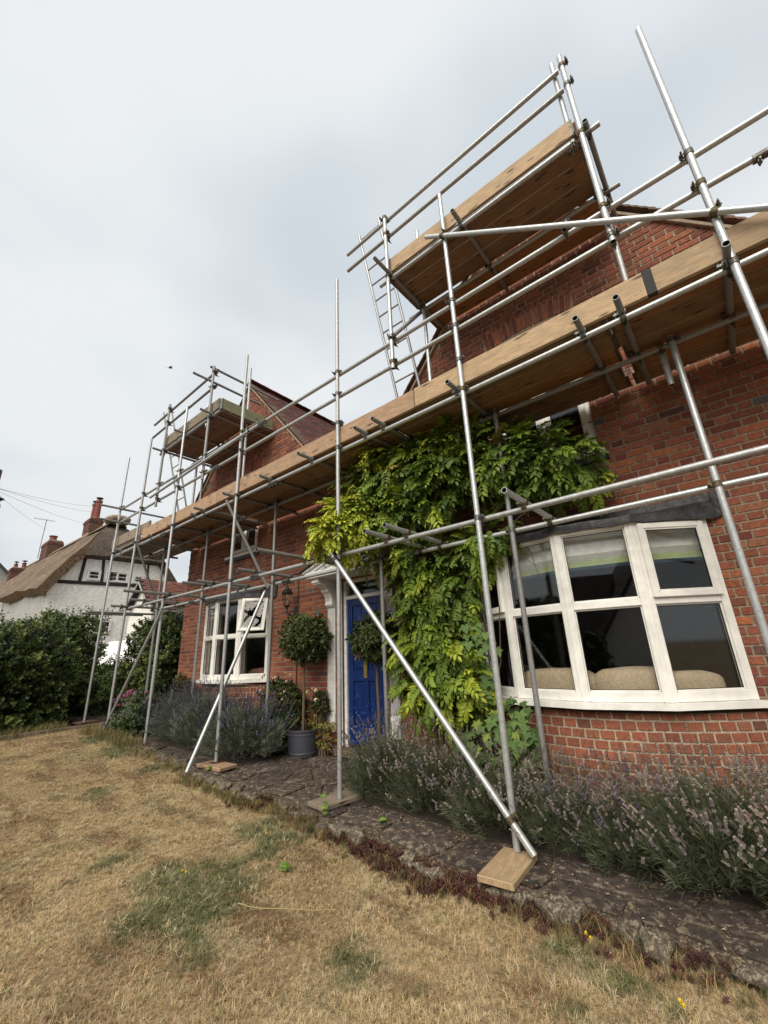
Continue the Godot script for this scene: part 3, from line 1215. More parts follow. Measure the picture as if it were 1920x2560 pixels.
func glass(f: Transform3D, x0: float, x1: float, y0: float, y1: float, z: float, parent: Node, fr: MB, gk: MB, twin := true) -> void:
	# glazing bead, black gasket and the pane itself
	ring(f, x0, x1, y0, y1, 0.012, z - 0.01, z + 0.012, fr, 0.003)
	ring(f, x0 + 0.012, x1 - 0.012, y0 + 0.012, y1 - 0.012, 0.005, z - 0.004, z + 0.006, gk, 0.0)
	var m := MB.new()
	var a := x0 + 0.016
	var b := x1 - 0.016
	var c := y0 + 0.016
	var d := y1 - 0.016
	m.quad(f * Vector3(a, c, z), f * Vector3(b, c, z), f * Vector3(b, d, z), f * Vector3(a, d, z))
	if twin:
		m.quad(f * Vector3(a, c, z - 0.018), f * Vector3(b, c, z - 0.018), f * Vector3(b, d, z - 0.018), f * Vector3(a, d, z - 0.018))
	build(m, "pane", M.glass, parent, f * Vector3((a + b) * 0.5, c, z))

func bow(house: Node3D, c: Array, yb: float, yt: float, ytr: float, sash: Array, open: int, at: Vector3) -> void:
	var win := MeshInstance3D.new()
	win.name = "bow_window"
	house.add_child(win, true)
	win.position = at - house.position
	var fr := MB.new()
	var gk := MB.new()
	for i in c.size() - 1:
		var p: Vector2 = c[i]
		var q: Vector2 = c[i + 1]
		var x := Vector3(q.x - p.x, 0, q.y - p.y)
		var le := x.length()
		x = x.normalized()
		var f := Transform3D(Basis(x, Vector3.UP, x.cross(Vector3.UP)), Vector3(p.x, 0, p.y))
		var s := 0.062
		var s0 := s * (1.2 if i == 0 else 0.75)
		var s1 := s * (1.2 if i == c.size() - 2 else 0.75)
		loc(f, Vector3(0.012, yb, -0.035), Vector3(s0, yt, 0.035), fr)
		loc(f, Vector3(le - s1, yb, -0.035), Vector3(le - 0.012, yt, 0.035), fr)
		loc(f, Vector3(s0, yb, -0.034), Vector3(le - s1, yb + 0.075, 0.034), fr)
		loc(f, Vector3(s0, yt - 0.06, -0.034), Vector3(le - s1, yt, 0.034), fr)
		loc(f, Vector3(s0, ytr - 0.032, -0.033), Vector3(le - s1, ytr + 0.032, 0.033), fr)
		glass(f, s0, le - s1, yb + 0.075, ytr - 0.032, 0.004, win, fr, gk)
		if i in sash:
			var cf := f
			var x0 := s0 - 0.012
			var x1 := le - s1 + 0.012
			var y0 := ytr + 0.02
			var y1 := yt - 0.045
			var cm := MB.new()
			if i == open:
				# top hung light pushed outwards
				cf = f * Transform3D(Basis(Vector3.RIGHT, deg_to_rad(-21.0)), Vector3(0, y1, 0.04)) * Transform3D(Basis(), Vector3(0, -y1, -0.04))
			var cz := 0.03
			ring(cf, x0, x1, y0, y1, 0.052, cz, cz + 0.032, cm, 0.006)
			var part := build(cm, "casement", M.upvc, win, cf * Vector3((x0 + x1) * 0.5, y0, cz))
			var cg := MB.new()
			var cb := MB.new()
			glass(cf, x0 + 0.052, x1 - 0.052, y0 + 0.052, y1 - 0.052, cz + 0.014, win, cb, cg, false)
			build(cb, "casement_bead", M.upvc, win)
			build(cg, "gasket", M.gasket, win)
			if i == open:
				loc(f, Vector3(s0, ytr + 0.032, -0.03), Vector3(s0 + 0.02, yt - 0.06, 0.02), fr)
				loc(f, Vector3(le - s1 - 0.02, ytr + 0.032, -0.03), Vector3(le - s1, yt - 0.06, 0.02), fr)
				var st := MB.new()
				for e in [x0 + 0.03, x1 - 0.03]:
					st.pipe([f * Vector3(e, ytr + 0.2, 0.0), cf * Vector3(e, ytr + 0.12, cz)], 0.006, 5)
				build(st, "window_stay", M.black_iron, win)
			part.set_meta("label", "top light pushed open" if i == open else "top light with its own raised frame")
		else:
			glass(f, s0, le - s1, ytr + 0.032, yt - 0.06, 0.004, win, fr, gk)
		if i > 0:
			fr.tube(Vector3(p.x, yb + 0.001, p.y), Vector3(p.x, yt - 0.001, p.y), 0.036, 10, -1.0, false)
	win.mesh = fr.mesh(at)
	win.material_override = M.upvc
	build(gk, "gasket", M.gasket, win)
	var sill := MB.new()
	var ends := [Vector2(c[0].x - 0.10, WZ + 0.003), Vector2(c[4].x + 0.10, WZ + 0.003)]
	var line := [ends[0] + Vector2(0, 0.001), c[0] + Vector2(0, 0.003), c[1], c[2], c[3], c[4] + Vector2(0, 0.003), ends[1] + Vector2(0, 0.001)]
	var out := offset_line(line, 0.095)
	out[0] = ends[0] + Vector2(0, 0.075)
	out[6] = ends[1] + Vector2(0, 0.075)
	strip(sill, offset_line(line, -0.12).slice(1, 6), out.slice(1, 6), yb - 0.05, yb - 0.002)
	strip(sill, [line[0], line[1]], [out[0], out[1]], yb - 0.05, yb - 0.002)
	strip(sill, [line[5], line[6]], [out[5], out[6]], yb - 0.05, yb - 0.002)
	build(sill, "sill", M.upvc, win, Vector3(at.x, yb - 0.05, WZ + 0.4))
	# lead roof of the bow and its flashing
	var lead := MB.new()
	var o1 := offset_line([c[0] + Vector2(-0.02, 0.0), c[1], c[2], c[3], c[4] + Vector2(0.02, 0.0)], 0.07)
	o1[0] = c[0] + Vector2(-0.11, 0.02)
	o1[4] = c[4] + Vector2(0.11, 0.02)
	for i in 4:
		var n := 5
		for k in n:
			var a: Vector2 = o1[i].lerp(o1[i + 1], float(k) / n)
			var b: Vector2 = o1[i].lerp(o1[i + 1], float(k + 1) / n)
			var wob := func(v: Vector2) -> float: return 0.006 * sin(v.x * 31.0) + 0.004 * sin(v.x * 13.0 + v.y * 20.0)
			var ya: float = yt + wob.call(a)
			var yc: float = yt + wob.call(b)
			lead.quad(Vector3(a.x, ya - 0.035, a.y), Vector3(b.x, yc - 0.035, b.y), Vector3(b.x, yc + 0.035, b.y), Vector3(a.x, ya + 0.035, a.y))
			lead.quad(Vector3(a.x, ya + 0.035, a.y), Vector3(b.x, yc + 0.035, b.y), Vector3(b.x, yt + 0.13, WZ + 0.02), Vector3(a.x, yt + 0.13, WZ + 0.02))
			lead.quad(Vector3(b.x, yc - 0.035, b.y), Vector3(a.x, ya - 0.035, a.y), Vector3(a.x, yt + 0.002, WZ), Vector3(b.x, yt + 0.002, WZ))
			lead.quad(Vector3(a.x, yt + 0.128, WZ + 0.019), Vector3(b.x, yt + 0.128, WZ + 0.019), Vector3(b.x, yt + 0.2, WZ + 0.008), Vector3(a.x, yt + 0.2, WZ + 0.008))
	bx(lead, Vector3(o1[4].x - 0.03, yt - 0.03, WZ + 0.004), Vector3(o1[4].x + 0.02, yt + 0.2, WZ + 0.03), 0.006)
	bx(lead, Vector3(o1[0].x - 0.02, yt - 0.03, WZ + 0.004), Vector3(o1[0].x + 0.03, yt + 0.2, WZ + 0.03), 0.006)
	build(lead, "lead_flashing", M.lead, win, Vector3(at.x, yt, WZ))

func upper_window(house: Node3D, x0: float, x1: float, y0: float, y1: float) -> void:
	var win := MeshInstance3D.new()
	win.name = "upper_window"
	house.add_child(win, true)
	var at := Vector3((x0 + x1) * 0.5, y0, WZ)
	win.position = at - house.position
	var f := Transform3D(Basis(), Vector3(0, 0, WZ - 0.07))
	var fr := MB.new()
	var gk := MB.new()
	ring(f, x0, x1, y0, y1, 0.06, -0.035, 0.035, fr)
	var xm := (x0 + x1) * 0.5
	loc(f, Vector3(xm - 0.03, y0 + 0.06, -0.034), Vector3(xm + 0.03, y1 - 0.06, 0.034), fr)
	var ym := y1 - 0.55
	for s in [[x0 + 0.06, xm - 0.03], [xm + 0.03, x1 - 0.06]]:
		loc(f, Vector3(s[0], ym - 0.025, -0.033), Vector3(s[1], ym + 0.025, 0.033), fr)
		var yl := y0 + 0.06
		# opening lights sit proud of the frame
		var cm := MB.new()
		ring(f, s[0] - 0.012, s[1] + 0.012, yl - 0.012, ym - 0.02, 0.05, 0.032, 0.058, cm, 0.005)
		build(cm, "casement", M.upvc, win, f * Vector3(s[0], yl, 0.03))
		glass(f, s[0] + 0.04, s[1] - 0.04, yl + 0.04, ym - 0.07, 0.044, win, fr, gk)
		glass(f, s[0], s[1], ym + 0.025, y1 - 0.06, 0.004, win, fr, gk)
	win.mesh = fr.mesh(at)
	win.material_override = M.upvc
	build(gk, "gasket", M.gasket, win)
	var sl := MB.new()
	bx(sl, Vector3(x0 - 0.06, y0 - 0.055, WZ - 0.1), Vector3(x1 + 0.06, y0 - 0.002, WZ + 0.055), 0.006)
	build(sl, "sill", M.upvc, win, Vector3(xm, y0 - 0.05, WZ))
	var ss := MB.new()
	bx(ss, Vector3(x0 - 0.08, y0 - 0.125, WZ - 0.05), Vector3(x1 + 0.08, y0 - 0.058, WZ + 0.03), 0.006)
	build(ss, "stone_sill", M.lead, win, Vector3(xm, y0 - 0.12, WZ))

func build_doorway(house: Node3D) -> void:
	var dx0 := -4.59
	var dx1 := -3.79
	var zf := WZ - 0.10
	var df := MB.new()
	# frame with transom
	bx(df, Vector3(dx0, 0.14, zf - 0.05), Vector3(dx0 + 0.055, 2.42, zf + 0.045), 0.008)
	bx(df, Vector3(dx1 - 0.055, 0.14, zf - 0.05), Vector3(dx1, 2.42, zf + 0.045), 0.008)
	bx(df, Vector3(dx0 + 0.055, 2.12, zf - 0.05), Vector3(dx1 - 0.055, 2.175, zf + 0.04), 0.008)
	bx(df, Vector3(dx0 + 0.055, 2.37, zf - 0.05), Vector3(dx1 - 0.055, 2.42, zf + 0.04), 0.008)
	bx(df, Vector3(dx0 - 0.03, 0.16, WZ - 0.02), Vector3(dx0 + 0.02, 2.42, WZ + 0.004), 0.006)
	build(df, "door_frame", M.paint_white, house, Vector3(-4.19, 0.14, zf))
	var fan := MB.new()
	fan.quad(Vector3(dx0 + 0.055, 2.175, zf), Vector3(dx1 - 0.055, 2.175, zf), Vector3(dx1 - 0.055, 2.37, zf), Vector3(dx0 + 0.055, 2.37, zf))
	build(fan, "fanlight_pane", M.glass, house, Vector3(-4.19, 2.175, zf))
	# panelled door: stiles, muntin and rails round sunk panels
	var d := MB.new()
	var x0 := dx0 + 0.057
	var x1 := dx1 - 0.057
	var xm := (x0 + x1) * 0.5
	var put := func(a: float, b: float, c: float, e: float, z0: float, z1: float) -> void:
		var lo := Vector3(a, b, zf + z0)
		var hi := Vector3(c, e, zf + z1)
		var n := d.v.size()
		bx(d, lo, hi, 0.006)
		for i in range(n, d.v.size()):
			d.u[i] = Vector2((d.v[i].x - x0) / (x1 - x0), 1.0 - (d.v[i].y - 0.18) / 1.94)
	put.call(x0, 0.18, x0 + 0.095, 2.118, -0.03, 0.014)
	put.call(x1 - 0.095, 0.18, x1, 2.118, -0.03, 0.014)
	put.call(xm - 0.04, 0.18, xm + 0.04, 2.118, -0.03, 0.013)
	for r in [[0.18, 0.42], [0.98, 1.12], [2.02, 2.118]]:
		put.call(x0 + 0.095, r[0], xm - 0.04, r[1], -0.03, 0.012)
		put.call(xm + 0.04, r[0], x1 - 0.095, r[1], -0.03, 0.012)
	for s in [[x0 + 0.095, xm - 0.04], [xm + 0.04, x1 - 0.095]]:
		put.call(s[0], 0.42, s[1], 0.98, -0.03, -0.006)
		put.call(s[0], 1.12, s[1], 2.02, -0.03, -0.006)
		put.call(s[0] + 0.03, 0.45, s[1] - 0.03, 0.95, -0.02, 0.004)
		put.call(s[0] + 0.03, 1.15, s[1] - 0.03, 1.99, -0.02, 0.004)
	# weather board at the foot
	put.call(x0 + 0.01, 0.185, x1 - 0.01, 0.235, 0.01, 0.045)
	var door := build(d, "door", M.blue, house, Vector3(xm, 0.18, zf))
	door.set_meta("label", "weathered blue panelled door with flaking paint at its foot")
	var lp := MB.new()
	bx(lp, Vector3(xm - 0.03, 1.02, zf + 0.014), Vector3(xm + 0.03, 1.27, zf + 0.026), 0.004)
	bx(lp, Vector3(xm - 0.018, 1.05, zf + 0.026), Vector3(xm + 0.018, 1.24, zf + 0.031), 0.003)
	build(lp, "letter_plate", M.brass, door, Vector3(xm, 1.02, zf + 0.014))
	# patches of bare wood where the paint came away
	var th := MB.new()
	bx(th, Vector3(dx0 - 0.06, 0.055, WZ - 0.16), Vector3(dx1 + 0.06, 0.14, WZ + 0.10), 0.012, Color(0.9, 0.8, 0.62))
	build(th, "doorstep", M.edging, house, Vector3(-4.19, 0.055, WZ))
	# fluted pilasters
	for px in [[-4.835, -4.685], [-3.67, -3.525]]:
		var p := MB.new()
		bx(p, Vector3(px[0], 0.33, WZ + 0.004), Vector3(px[1], 2.08, WZ + 0.028), 0.004)
		var w: float = px[1] - px[0]
		for k in 6:
			var a: float = px[0] + 0.008 + k * (w - 0.016) / 6.0
			bx(p, Vector3(a, 0.60, WZ + 0.028), Vector3(a + (w - 0.016) / 6.0 - 0.009, 2.03, WZ + 0.043), 0.005)
		bx(p, Vector3(px[0] - 0.006, 0.33, WZ + 0.006), Vector3(px[1] + 0.006, 0.58, WZ + 0.046), 0.005)
		build(p, "pilaster", M.paint_white, house, Vector3((px[0] + px[1]) * 0.5, 0.33, WZ))
		# scrolled console carrying the hood
		var prof := [Vector2(0.0, 2.03), Vector2(0.055, 2.03), Vector2(0.07, 2.05), Vector2(0.085, 2.06), Vector2(0.085, 2.10), Vector2(0.075, 2.11), Vector2(0.085, 2.16), Vector2(0.12, 2.22), Vector2(0.165, 2.255), Vector2(0.17, 2.285), Vector2(0.215, 2.31), Vector2(0.28, 2.335), Vector2(0.33, 2.35), Vector2(0.345, 2.375), Vector2(0.36, 2.375), Vector2(0.36, 2.43), Vector2(0.0, 2.43)]
		var b := MB.new()
		var pl := PackedVector2Array(prof)
		var idx := Geometry2D.triangulate_polygon(pl)
		for s in [px[0], px[1]]:
			for k in range(0, idx.size(), 3):
				var q := []
				for m in 3:
					var e := pl[idx[k + m]]
					q.append(Vector3(s, e.y, WZ + 0.004 + e.x))
				b.tri(q[0], q[1], q[2])
		for k in prof.size():
			var e0: Vector2 = prof[k]
			var e1: Vector2 = prof[(k + 1) % prof.size()]
			b.quad(Vector3(px[0], e0.y, WZ + 0.004 + e0.x), Vector3(px[1], e0.y, WZ + 0.004 + e0.x), Vector3(px[1], e1.y, WZ + 0.004 + e1.x), Vector3(px[0], e1.y, WZ + 0.004 + e1.x))
		build(b, "bracket", M.paint_white, house, Vector3(px[0], 2.05, WZ))
	# pedimented hood
	var h := MB.new()
	var hx := -4.2
	var zw := WZ + 0.003
	var zo := WZ + 0.46
	bx(h, Vector3(hx - 0.64, 2.432, zw), Vector3(hx + 0.64, 2.475, zo - 0.04), 0.006)
	bx(h, Vector3(hx - 0.70, 2.476, zw), Vector3(hx + 0.70, 2.515, zo), 0.008)
	h.tri(Vector3(hx - 0.6, 2.516, zo - 0.09), Vector3(hx + 0.6, 2.516, zo - 0.09), Vector3(hx, 2.72, zo - 0.09))
	for s in [-1.0, 1.0]:
		var dirr := Vector3(s * 0.72, -0.245, 0).normalized()
		var up := Vector3(s * 0.245, 0.72, 0).normalized()
		var top := Vector3(hx, 2.775, 0)
		for st in [[0.0, 0.03, 0.02], [0.031, 0.075, -0.02], [0.076, 0.105, -0.05]]:
			var c: Vector3 = top + dirr * 0.385 - up * ((st[0] + st[1]) * 0.5) + Vector3(0, 0, (zw + zo + st[2]) * 0.5)
			h.box(Transform3D(Basis(dirr, up, dirr.cross(up)), c), Vector3(0.385, (st[1] - st[0]) * 0.5, (zo + st[2] - zw) * 0.5), 0.005)
	var hood := build(h, "door_hood", M.paint_white, house, Vector3(hx, 2.43, WZ))
	var felt := MB.new()
	for s in [-1.0, 1.0]:
		var dirr := Vector3(s * 0.72, -0.245, 0).normalized()
		var up := Vector3(s * 0.245, 0.72, 0).normalized()
		felt.box(Transform3D(Basis(dirr, up, dirr.cross(up)), Vector3(hx, 2.775, 0) + dirr * 0.40 + up * 0.012 + Vector3(0, 0, (zw + zo + 0.05) * 0.5)), Vector3(0.41, 0.01, (zo + 0.05 - zw) * 0.5), 0.003)
	build(felt, "hood_covering", M.lead, hood, Vector3(hx, 2.77, WZ))

func build_rooms(house: Node3D) -> void:
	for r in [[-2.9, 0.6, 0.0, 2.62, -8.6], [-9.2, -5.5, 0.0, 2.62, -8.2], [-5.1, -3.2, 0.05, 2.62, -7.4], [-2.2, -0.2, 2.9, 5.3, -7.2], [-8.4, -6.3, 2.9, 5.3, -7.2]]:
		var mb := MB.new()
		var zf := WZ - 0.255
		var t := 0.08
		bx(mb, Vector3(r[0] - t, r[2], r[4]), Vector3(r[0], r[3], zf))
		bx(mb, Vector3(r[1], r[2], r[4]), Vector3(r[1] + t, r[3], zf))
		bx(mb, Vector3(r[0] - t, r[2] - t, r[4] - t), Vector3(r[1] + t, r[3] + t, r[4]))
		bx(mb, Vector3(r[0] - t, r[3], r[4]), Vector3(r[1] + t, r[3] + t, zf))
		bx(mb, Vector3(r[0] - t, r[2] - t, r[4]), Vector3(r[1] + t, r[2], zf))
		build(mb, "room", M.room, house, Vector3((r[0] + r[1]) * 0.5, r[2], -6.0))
	# window boards inside the bows
	for b in [[-2.2, -0.16, 0.86], [-8.16, -6.36, 0.99]]:
		var mb := MB.new()
		bx(mb, Vector3(b[0], b[2] - 0.03, WZ - 0.36), Vector3(b[1], b[2], WZ + 0.06), 0.004)
		build(mb, "window_board", M.upvc, house, Vector3(b[0], b[2], WZ))

# ---------------------------------------------------------------- scaffold
const LY := 3.725     # deck ledger
const LOW := 2.415    # lower ledger
var scaf: Node3D

func tub(called: String, a: Vector3, b: Vector3, m: Material) -> MeshInstance3D:
	var mb := MB.new()
	mb.tube(a, b, TR, 16)
	if m == M.galv and rng.randf() < 0.35:
		m = M.galv_worn
	var lo := a if a.y <= b.y else b
	return build(mb, called, m, scaf, lo)

var coupler_mesh: ArrayMesh
var sleeve_mesh: ArrayMesh

func make_fittings() -> void:
	# right angle coupler: tube A along y through the origin, tube B along x at z = 0.05
	var mb := MB.new()
	mb.tube(Vector3(0, -0.022, 0), Vector3(0, 0.022, 0), 0.0305, 14, -1.0, false)
	mb.tube(Vector3(-0.022, 0, 0.05), Vector3(0.022, 0, 0.05), 0.0305, 14, -1.0, false)
	bx(mb, Vector3(-0.022, -0.022, 0.012), Vector3(0.022, 0.022, 0.038), 0.004)
	bx(mb, Vector3(-0.062, -0.018, -0.010), Vector3(-0.028, 0.018, 0.012), 0.003)
	mb.tube(Vector3(-0.047, 0, -0.055), Vector3(-0.047, 0, 0.03), 0.0065, 7, -1.0, false)
	mb.tube(Vector3(-0.047, 0, -0.030), Vector3(-0.047, 0, -0.014), 0.0135, 6, -1.0, false)
	bx(mb, Vector3(-0.018, -0.062, 0.045), Vector3(0.018, -0.028, 0.065), 0.003)
	mb.tube(Vector3(0, -0.047, 0.02), Vector3(0, -0.047, 0.115), 0.0065, 7, -1.0, false)
	mb.tube(Vector3(0, -0.047, 0.068), Vector3(0, -0.047, 0.084), 0.0135, 6, -1.0, false)
	coupler_mesh = mb.mesh()
	# sleeve that joins two tubes end to end, along x
	mb = MB.new()
	mb.tube(Vector3(-0.1, 0, 0), Vector3(0.1, 0, 0), 0.0305, 14, -1.0, false)
	for x in [-0.07, 0.0, 0.07]:
		bx(mb, Vector3(x - 0.012, -0.055, -0.014), Vector3(x + 0.012, -0.024, 0.014), 0.003)
		mb.tube(Vector3(x, -0.044, -0.03), Vector3(x, -0.044, 0.04), 0.007, 7, -1.0, false)
	sleeve_mesh = mb.mesh()

# p on the axis of the first tube (running along da); the second one runs along dbb, on the side `off`
func coup(parent: Node3D, p: Vector3, da: Vector3, dbb: Vector3, off: Vector3, m: Material = null) -> void:
	var o := node_of("coupler", parent)
	var z := off.normalized()
	var y := (da - z * da.dot(z)).normalized()
	var x := y.cross(z)
	if x.dot(dbb) < 0.0 and rng.randf() < 0.5:
		x = -x
		y = -y
	o.transform = Transform3D(Basis(x, y, z), p - worg(parent))
	o.mesh = coupler_mesh
	o.material_override = m if m else (M.fitting if rng.randf() < 0.72 else M.fitting_rust)

func sleeve(parent: Node3D, p: Vector3) -> void:
	var o := node_of("sleeve_coupler", parent)
	o.position = p - worg(parent)
	o.mesh = sleeve_mesh
	o.material_override = M.fitting

func base_plate(parent: Node3D, p: Vector3) -> void:
	var mb := MB.new()
	bx(mb, p + Vector3(-0.075, 0.0, -0.075), p + Vector3(0.075, 0.006, 0.075), 0.002)
	mb.tube(p + Vector3(0, 0.006, 0), p + Vector3(0, 0.05, 0), 0.018, 10, -1.0, false)
	build(mb, "base_plate", M.rust, parent, p)

func build_scaffold() -> void:
	make_fittings()
	scaf = thing("scaffold", "galvanised tube scaffold along the front of the brick house with two raised gable platforms", "scaffold", Vector3(-4.5, 0.0, -3.5))
	var X := Vector3.RIGHT
	var Y := Vector3.UP
	var Z := Vector3.BACK
	var rz := OZ - 0.05
	var riz := IZ - 0.05
	var g: Material = M.galv
	var go: Material = M.galv_old
	# outer standards
	var tops := [[0.512, 6.44], [-1.563, 6.405], [-3.29, 6.38], [-5.51, 6.325], [-7.635, 6.26], [-9.29, 6.15], [-10.54, 6.11]]
	for t in tops:
		var x: float = t[0]
		var y0: float = path_y(x) + (0.055 if x > -6.0 or x < -10.0 else 0.02)
		var s := tub("standard", Vector3(x, y0, OZ), Vector3(x, t[1], OZ), g)
		base_plate(s, Vector3(x, y0 - 0.012, OZ))
		for y in [LY, 4.82, 4.49]:
			coup(s, Vector3(x, y, OZ), Y, X, -Z)
		if x > -10.0:
			coup(s, Vector3(x, LOW, OZ), Y, X, -Z)
		if absf(x + 1.563) < 0.1 or absf(x + 3.29) < 0.1:
			coup(s, Vector3(x, 4.07, OZ), Y, X, -Z)
	# long tubes of the outer face
	var l := tub("ledger", Vector3(-10.75, LY - 0.06, rz), Vector3(2.9, LY + 0.01, rz), g)
	for x in [-4.65, -8.1, 1.4]:
		sleeve(l, Vector3(x, LY - 0.025 + x * 0.004, rz))
	for y in [4.82, 4.49]:
		l = tub("guard_rail", Vector3(-10.75, y - 0.02, rz), Vector3(2.9, y, rz), g)
		for x in ([-5.0, 1.2] if y > 4.6 else [-6.3, 0.9]):
			sleeve(l, Vector3(x, y - 0.01, rz))
	tub("guard_rail", Vector3(-8.74, 4.56, OZ + 0.05), Vector3(-5.22, 4.70, OZ + 0.05), g)
	l = tub("ledger", Vector3(-9.7, LOW - 0.03, rz), Vector3(2.9, LOW, rz), g)
	sleeve(l, Vector3(-4.95, LOW - 0.01, rz))
	# inner row
	for x in [0.085, -1.515, -3.18, -5.335, -7.46, -9.3]:
		var s := tub("standard", Vector3(x, path_y(x) + 0.02, IZ), Vector3(x, LY + 0.03, IZ), g if x > 0.0 else go)
		coup(s, Vector3(x, LY - 0.005, IZ), Y, X, -Z)
		coup(s, Vector3(x, LOW, IZ), Y, X, -Z, M.fitting_rust if x > 0.0 else null)
	tub("ledger", Vector3(-10.2, LY - 0.05, riz), Vector3(2.9, LY, riz), go)
	l = tub("ledger", Vector3(-9.5, LOW - 0.01, riz), Vector3(2.9, LOW, riz), g)
	for x in [-5.05, -7.9]:
		sleeve(l, Vector3(x, LOW, riz))
	# transoms under the deck
	for t in [[0.49, -3.05], [-0.166, -3.04], [-0.46, -3.05], [-1.64, -3.05], [-2.59, -3.04], [-2.86, -3.05], [-3.80, -3.0], [-4.70, -3.06], [-5.63, -3.05], [-6.53, -3.05], [-6.85, -3.15], [-7.75, -3.16], [-8.6, -3.17], [-9.25, -3.14], [-10.15, -3.1], [1.6, -3.05], [2.6, -3.05]]:
		var yt := LY + 0.05 + minf(t[0] + 1.0, 0.0) * 0.0055
		var s := tub("transom", Vector3(t[0], yt, t[1]), Vector3(t[0], yt, -4.47), go)
		coup(s, Vector3(t[0], yt, rz), Z, X, -Y)
		coup(s, Vector3(t[0], yt, riz), Z, X, -Y)
	# transoms of the lower lift
	for t in [[-1.16, -2.87, -3.97], [-2.36, -2.89, -3.98], [-2.62, -2.9, -3.99], [-3.9, -2.55, -3.98], [-4.97, -2.98, -3.97], [-6.08, -3.0, -3.98], [-6.32, -2.9, -4.25], [-7.55, -2.54, -3.98], [-8.56, -3.0, -4.3], [-9.66, -3.06, -4.35], [-10.95, -3.05, -4.6], [-11.3, -3.02, -4.3]]:
		var s := tub("transom", Vector3(t[0], LOW + 0.05, t[1]), Vector3(t[0], LOW + 0.05, t[2]), go if t[0] < -3.0 else M.galv)
		if t[0] > -10.0:
			coup(s, Vector3(t[0], LOW + 0.05, rz), Z, X, -Y, M.fitting_rust)
			coup(s, Vector3(t[0], LOW + 0.05, riz), Z, X, -Y)
	# braces
	var b := tub("brace", Vector3(-1.42, 0.035, OZ + 0.052), Vector3(-3.36, 2.42, OZ + 0.052), g)
	coup(b, Vector3(-1.56, 0.21, OZ + 0.052), Vector3(-0.63, 0.77, 0), Y, -Z)
	coup(b, Vector3(-3.29, 2.335, OZ + 0.052), Vector3(-0.63, 0.77, 0), Y, -Z)
	b = tub("brace", Vector3(-5.53, path_y(-5.5) + 0.01, -2.84), Vector3(-5.66, 2.46, -3.95), g)
	coup(b, Vector3(-5.655, 2.40, -3.92), Vector3(0, 0.9, -0.4), X, Z)
	b = tub("brace", Vector3(-9.32, path_y(-9.3) + 0.01, OZ + 0.052), Vector3(-7.5, 2.2, OZ + 0.052), g)
	coup(b, Vector3(-9.2, 0.36, OZ + 0.052), Vector3(0.68, 0.73, 0), Y, -Z)
	b = tub("brace", Vector3(-5.5, 2.36, -3.84), Vector3(-5.8, 3.72, -3.2), go)
	b = tub("brace", Vector3(-9.45, 2.45, -3.86), Vector3(-9.2, 3.7, -3.2), go)
	b = tub("brace", Vector3(0.80, 3.93, OZ + 0.05), Vector3(-1.77, 5.86, OZ + 0.05), g)
	coup(b, Vector3(0.512, 4.146, OZ + 0.05), Vector3(-0.8, 0.6, 0), Y, -Z, M.fitting_rust)
	coup(b, Vector3(-1.563, 5.705, OZ + 0.05), Vector3(-0.8, 0.6, 0), Y, -Z, M.fitting_rust)
	# short tube hanging from the inner ledger
	b = tub("tube_stub", Vector3(0.0, 3.37, IZ - 0.1), Vector3(0.0, LY + 0.05, IZ - 0.1), g)
	coup(b, Vector3(0.0, LY, IZ - 0.1), Y, X, Z)
	# platform at the near gable
	for t in [[-2.385, OZ, 4.40, 6.815], [-0.09, OZ, 4.42, 6.93], [-0.175, -3.3, 5.74, 7.08], [-2.33, -3.9, 3.84, 7.19], [-0.1, -3.9, 3.84, 5.9]]:
		var s := tub("standard", Vector3(t[0], t[2], t[1]), Vector3(t[0], t[3], t[1]), g)
		if t[1] == OZ:
			for y in [4.82, 4.49, 5.77, 6.48, 6.78]:
				coup(s, Vector3(t[0], y, OZ), Y, X, -Z)
		else:
			coup(s, Vector3(t[0], 5.77, t[1]), Y, X, Z)
	for y in [6.78, 6.48]:
		tub("guard_rail", Vector3(-3.12, y - 0.02, rz), Vector3(-0.13, y + 0.05, rz), g)
	tub("ledger", Vector3(-2.55, 5.765, rz), Vector3(0.06, 5.79, rz), g)
	tub("ledger", Vector3(-2.6, 5.765, -3.95), Vector3(0.08, 5.79, -3.95), g)
	for t in [[-2.37, -2.93, -4.46], [-1.37, -3.06, -4.47], [-0.04, -3.16, -4.42]]:
		var s := tub("transom", Vector3(t[0], 5.825, t[1]), Vector3(t[0], 5.825, t[2]), go)
		coup(s, Vector3(t[0], 5.825, rz), Z, X, -Y)
		coup(s, Vector3(t[0], 5.825, -3.95), Z, X, -Y)
	for x in [-2.42, -0.45]:
		b = tub("raker", Vector3(x + 0.05, 4.80, -3.17), Vector3(x, 5.80, -3.98), g)
		coup(b, Vector3(x + 0.045, 4.86, -3.21), Vector3(0, 0.8, -0.6), X, Vector3(0, -0.6, -0.8))
	# platform at the far gable
	for t in [[-8.53, OZ, 4.32, 6.70], [-6.68, OZ, 4.34, 6.72], [-6.55, -3.9, 3.8, 7.0], [-8.46, -3.9, 3.8, 5.68], [-7.0, -3.32, 5.55, 6.08], [-8.75, -4.2, 3.8, 5.4]]:
		var s := tub("standard", Vector3(t[0], t[2], t[1]), Vector3(t[0], t[3], t[1]), g if t[1] != OZ else go)
		if t[1] == OZ:
			for y in [4.82, 4.49, 5.59, 6.26, 6.59]:
				coup(s, Vector3(t[0], y, OZ), Y, X, -Z)
	tub("guard_rail", Vector3(-9.38, 6.55, rz), Vector3(-6.6, 6.62, rz), go)
	tub("guard_rail", Vector3(-9.36, 6.22, rz), Vector3(-6.6, 6.29, rz), go)
	tub("guard_rail", Vector3(-6.74, 6.72, -3.16), Vector3(-6.74, 6.72, -4.72), go)
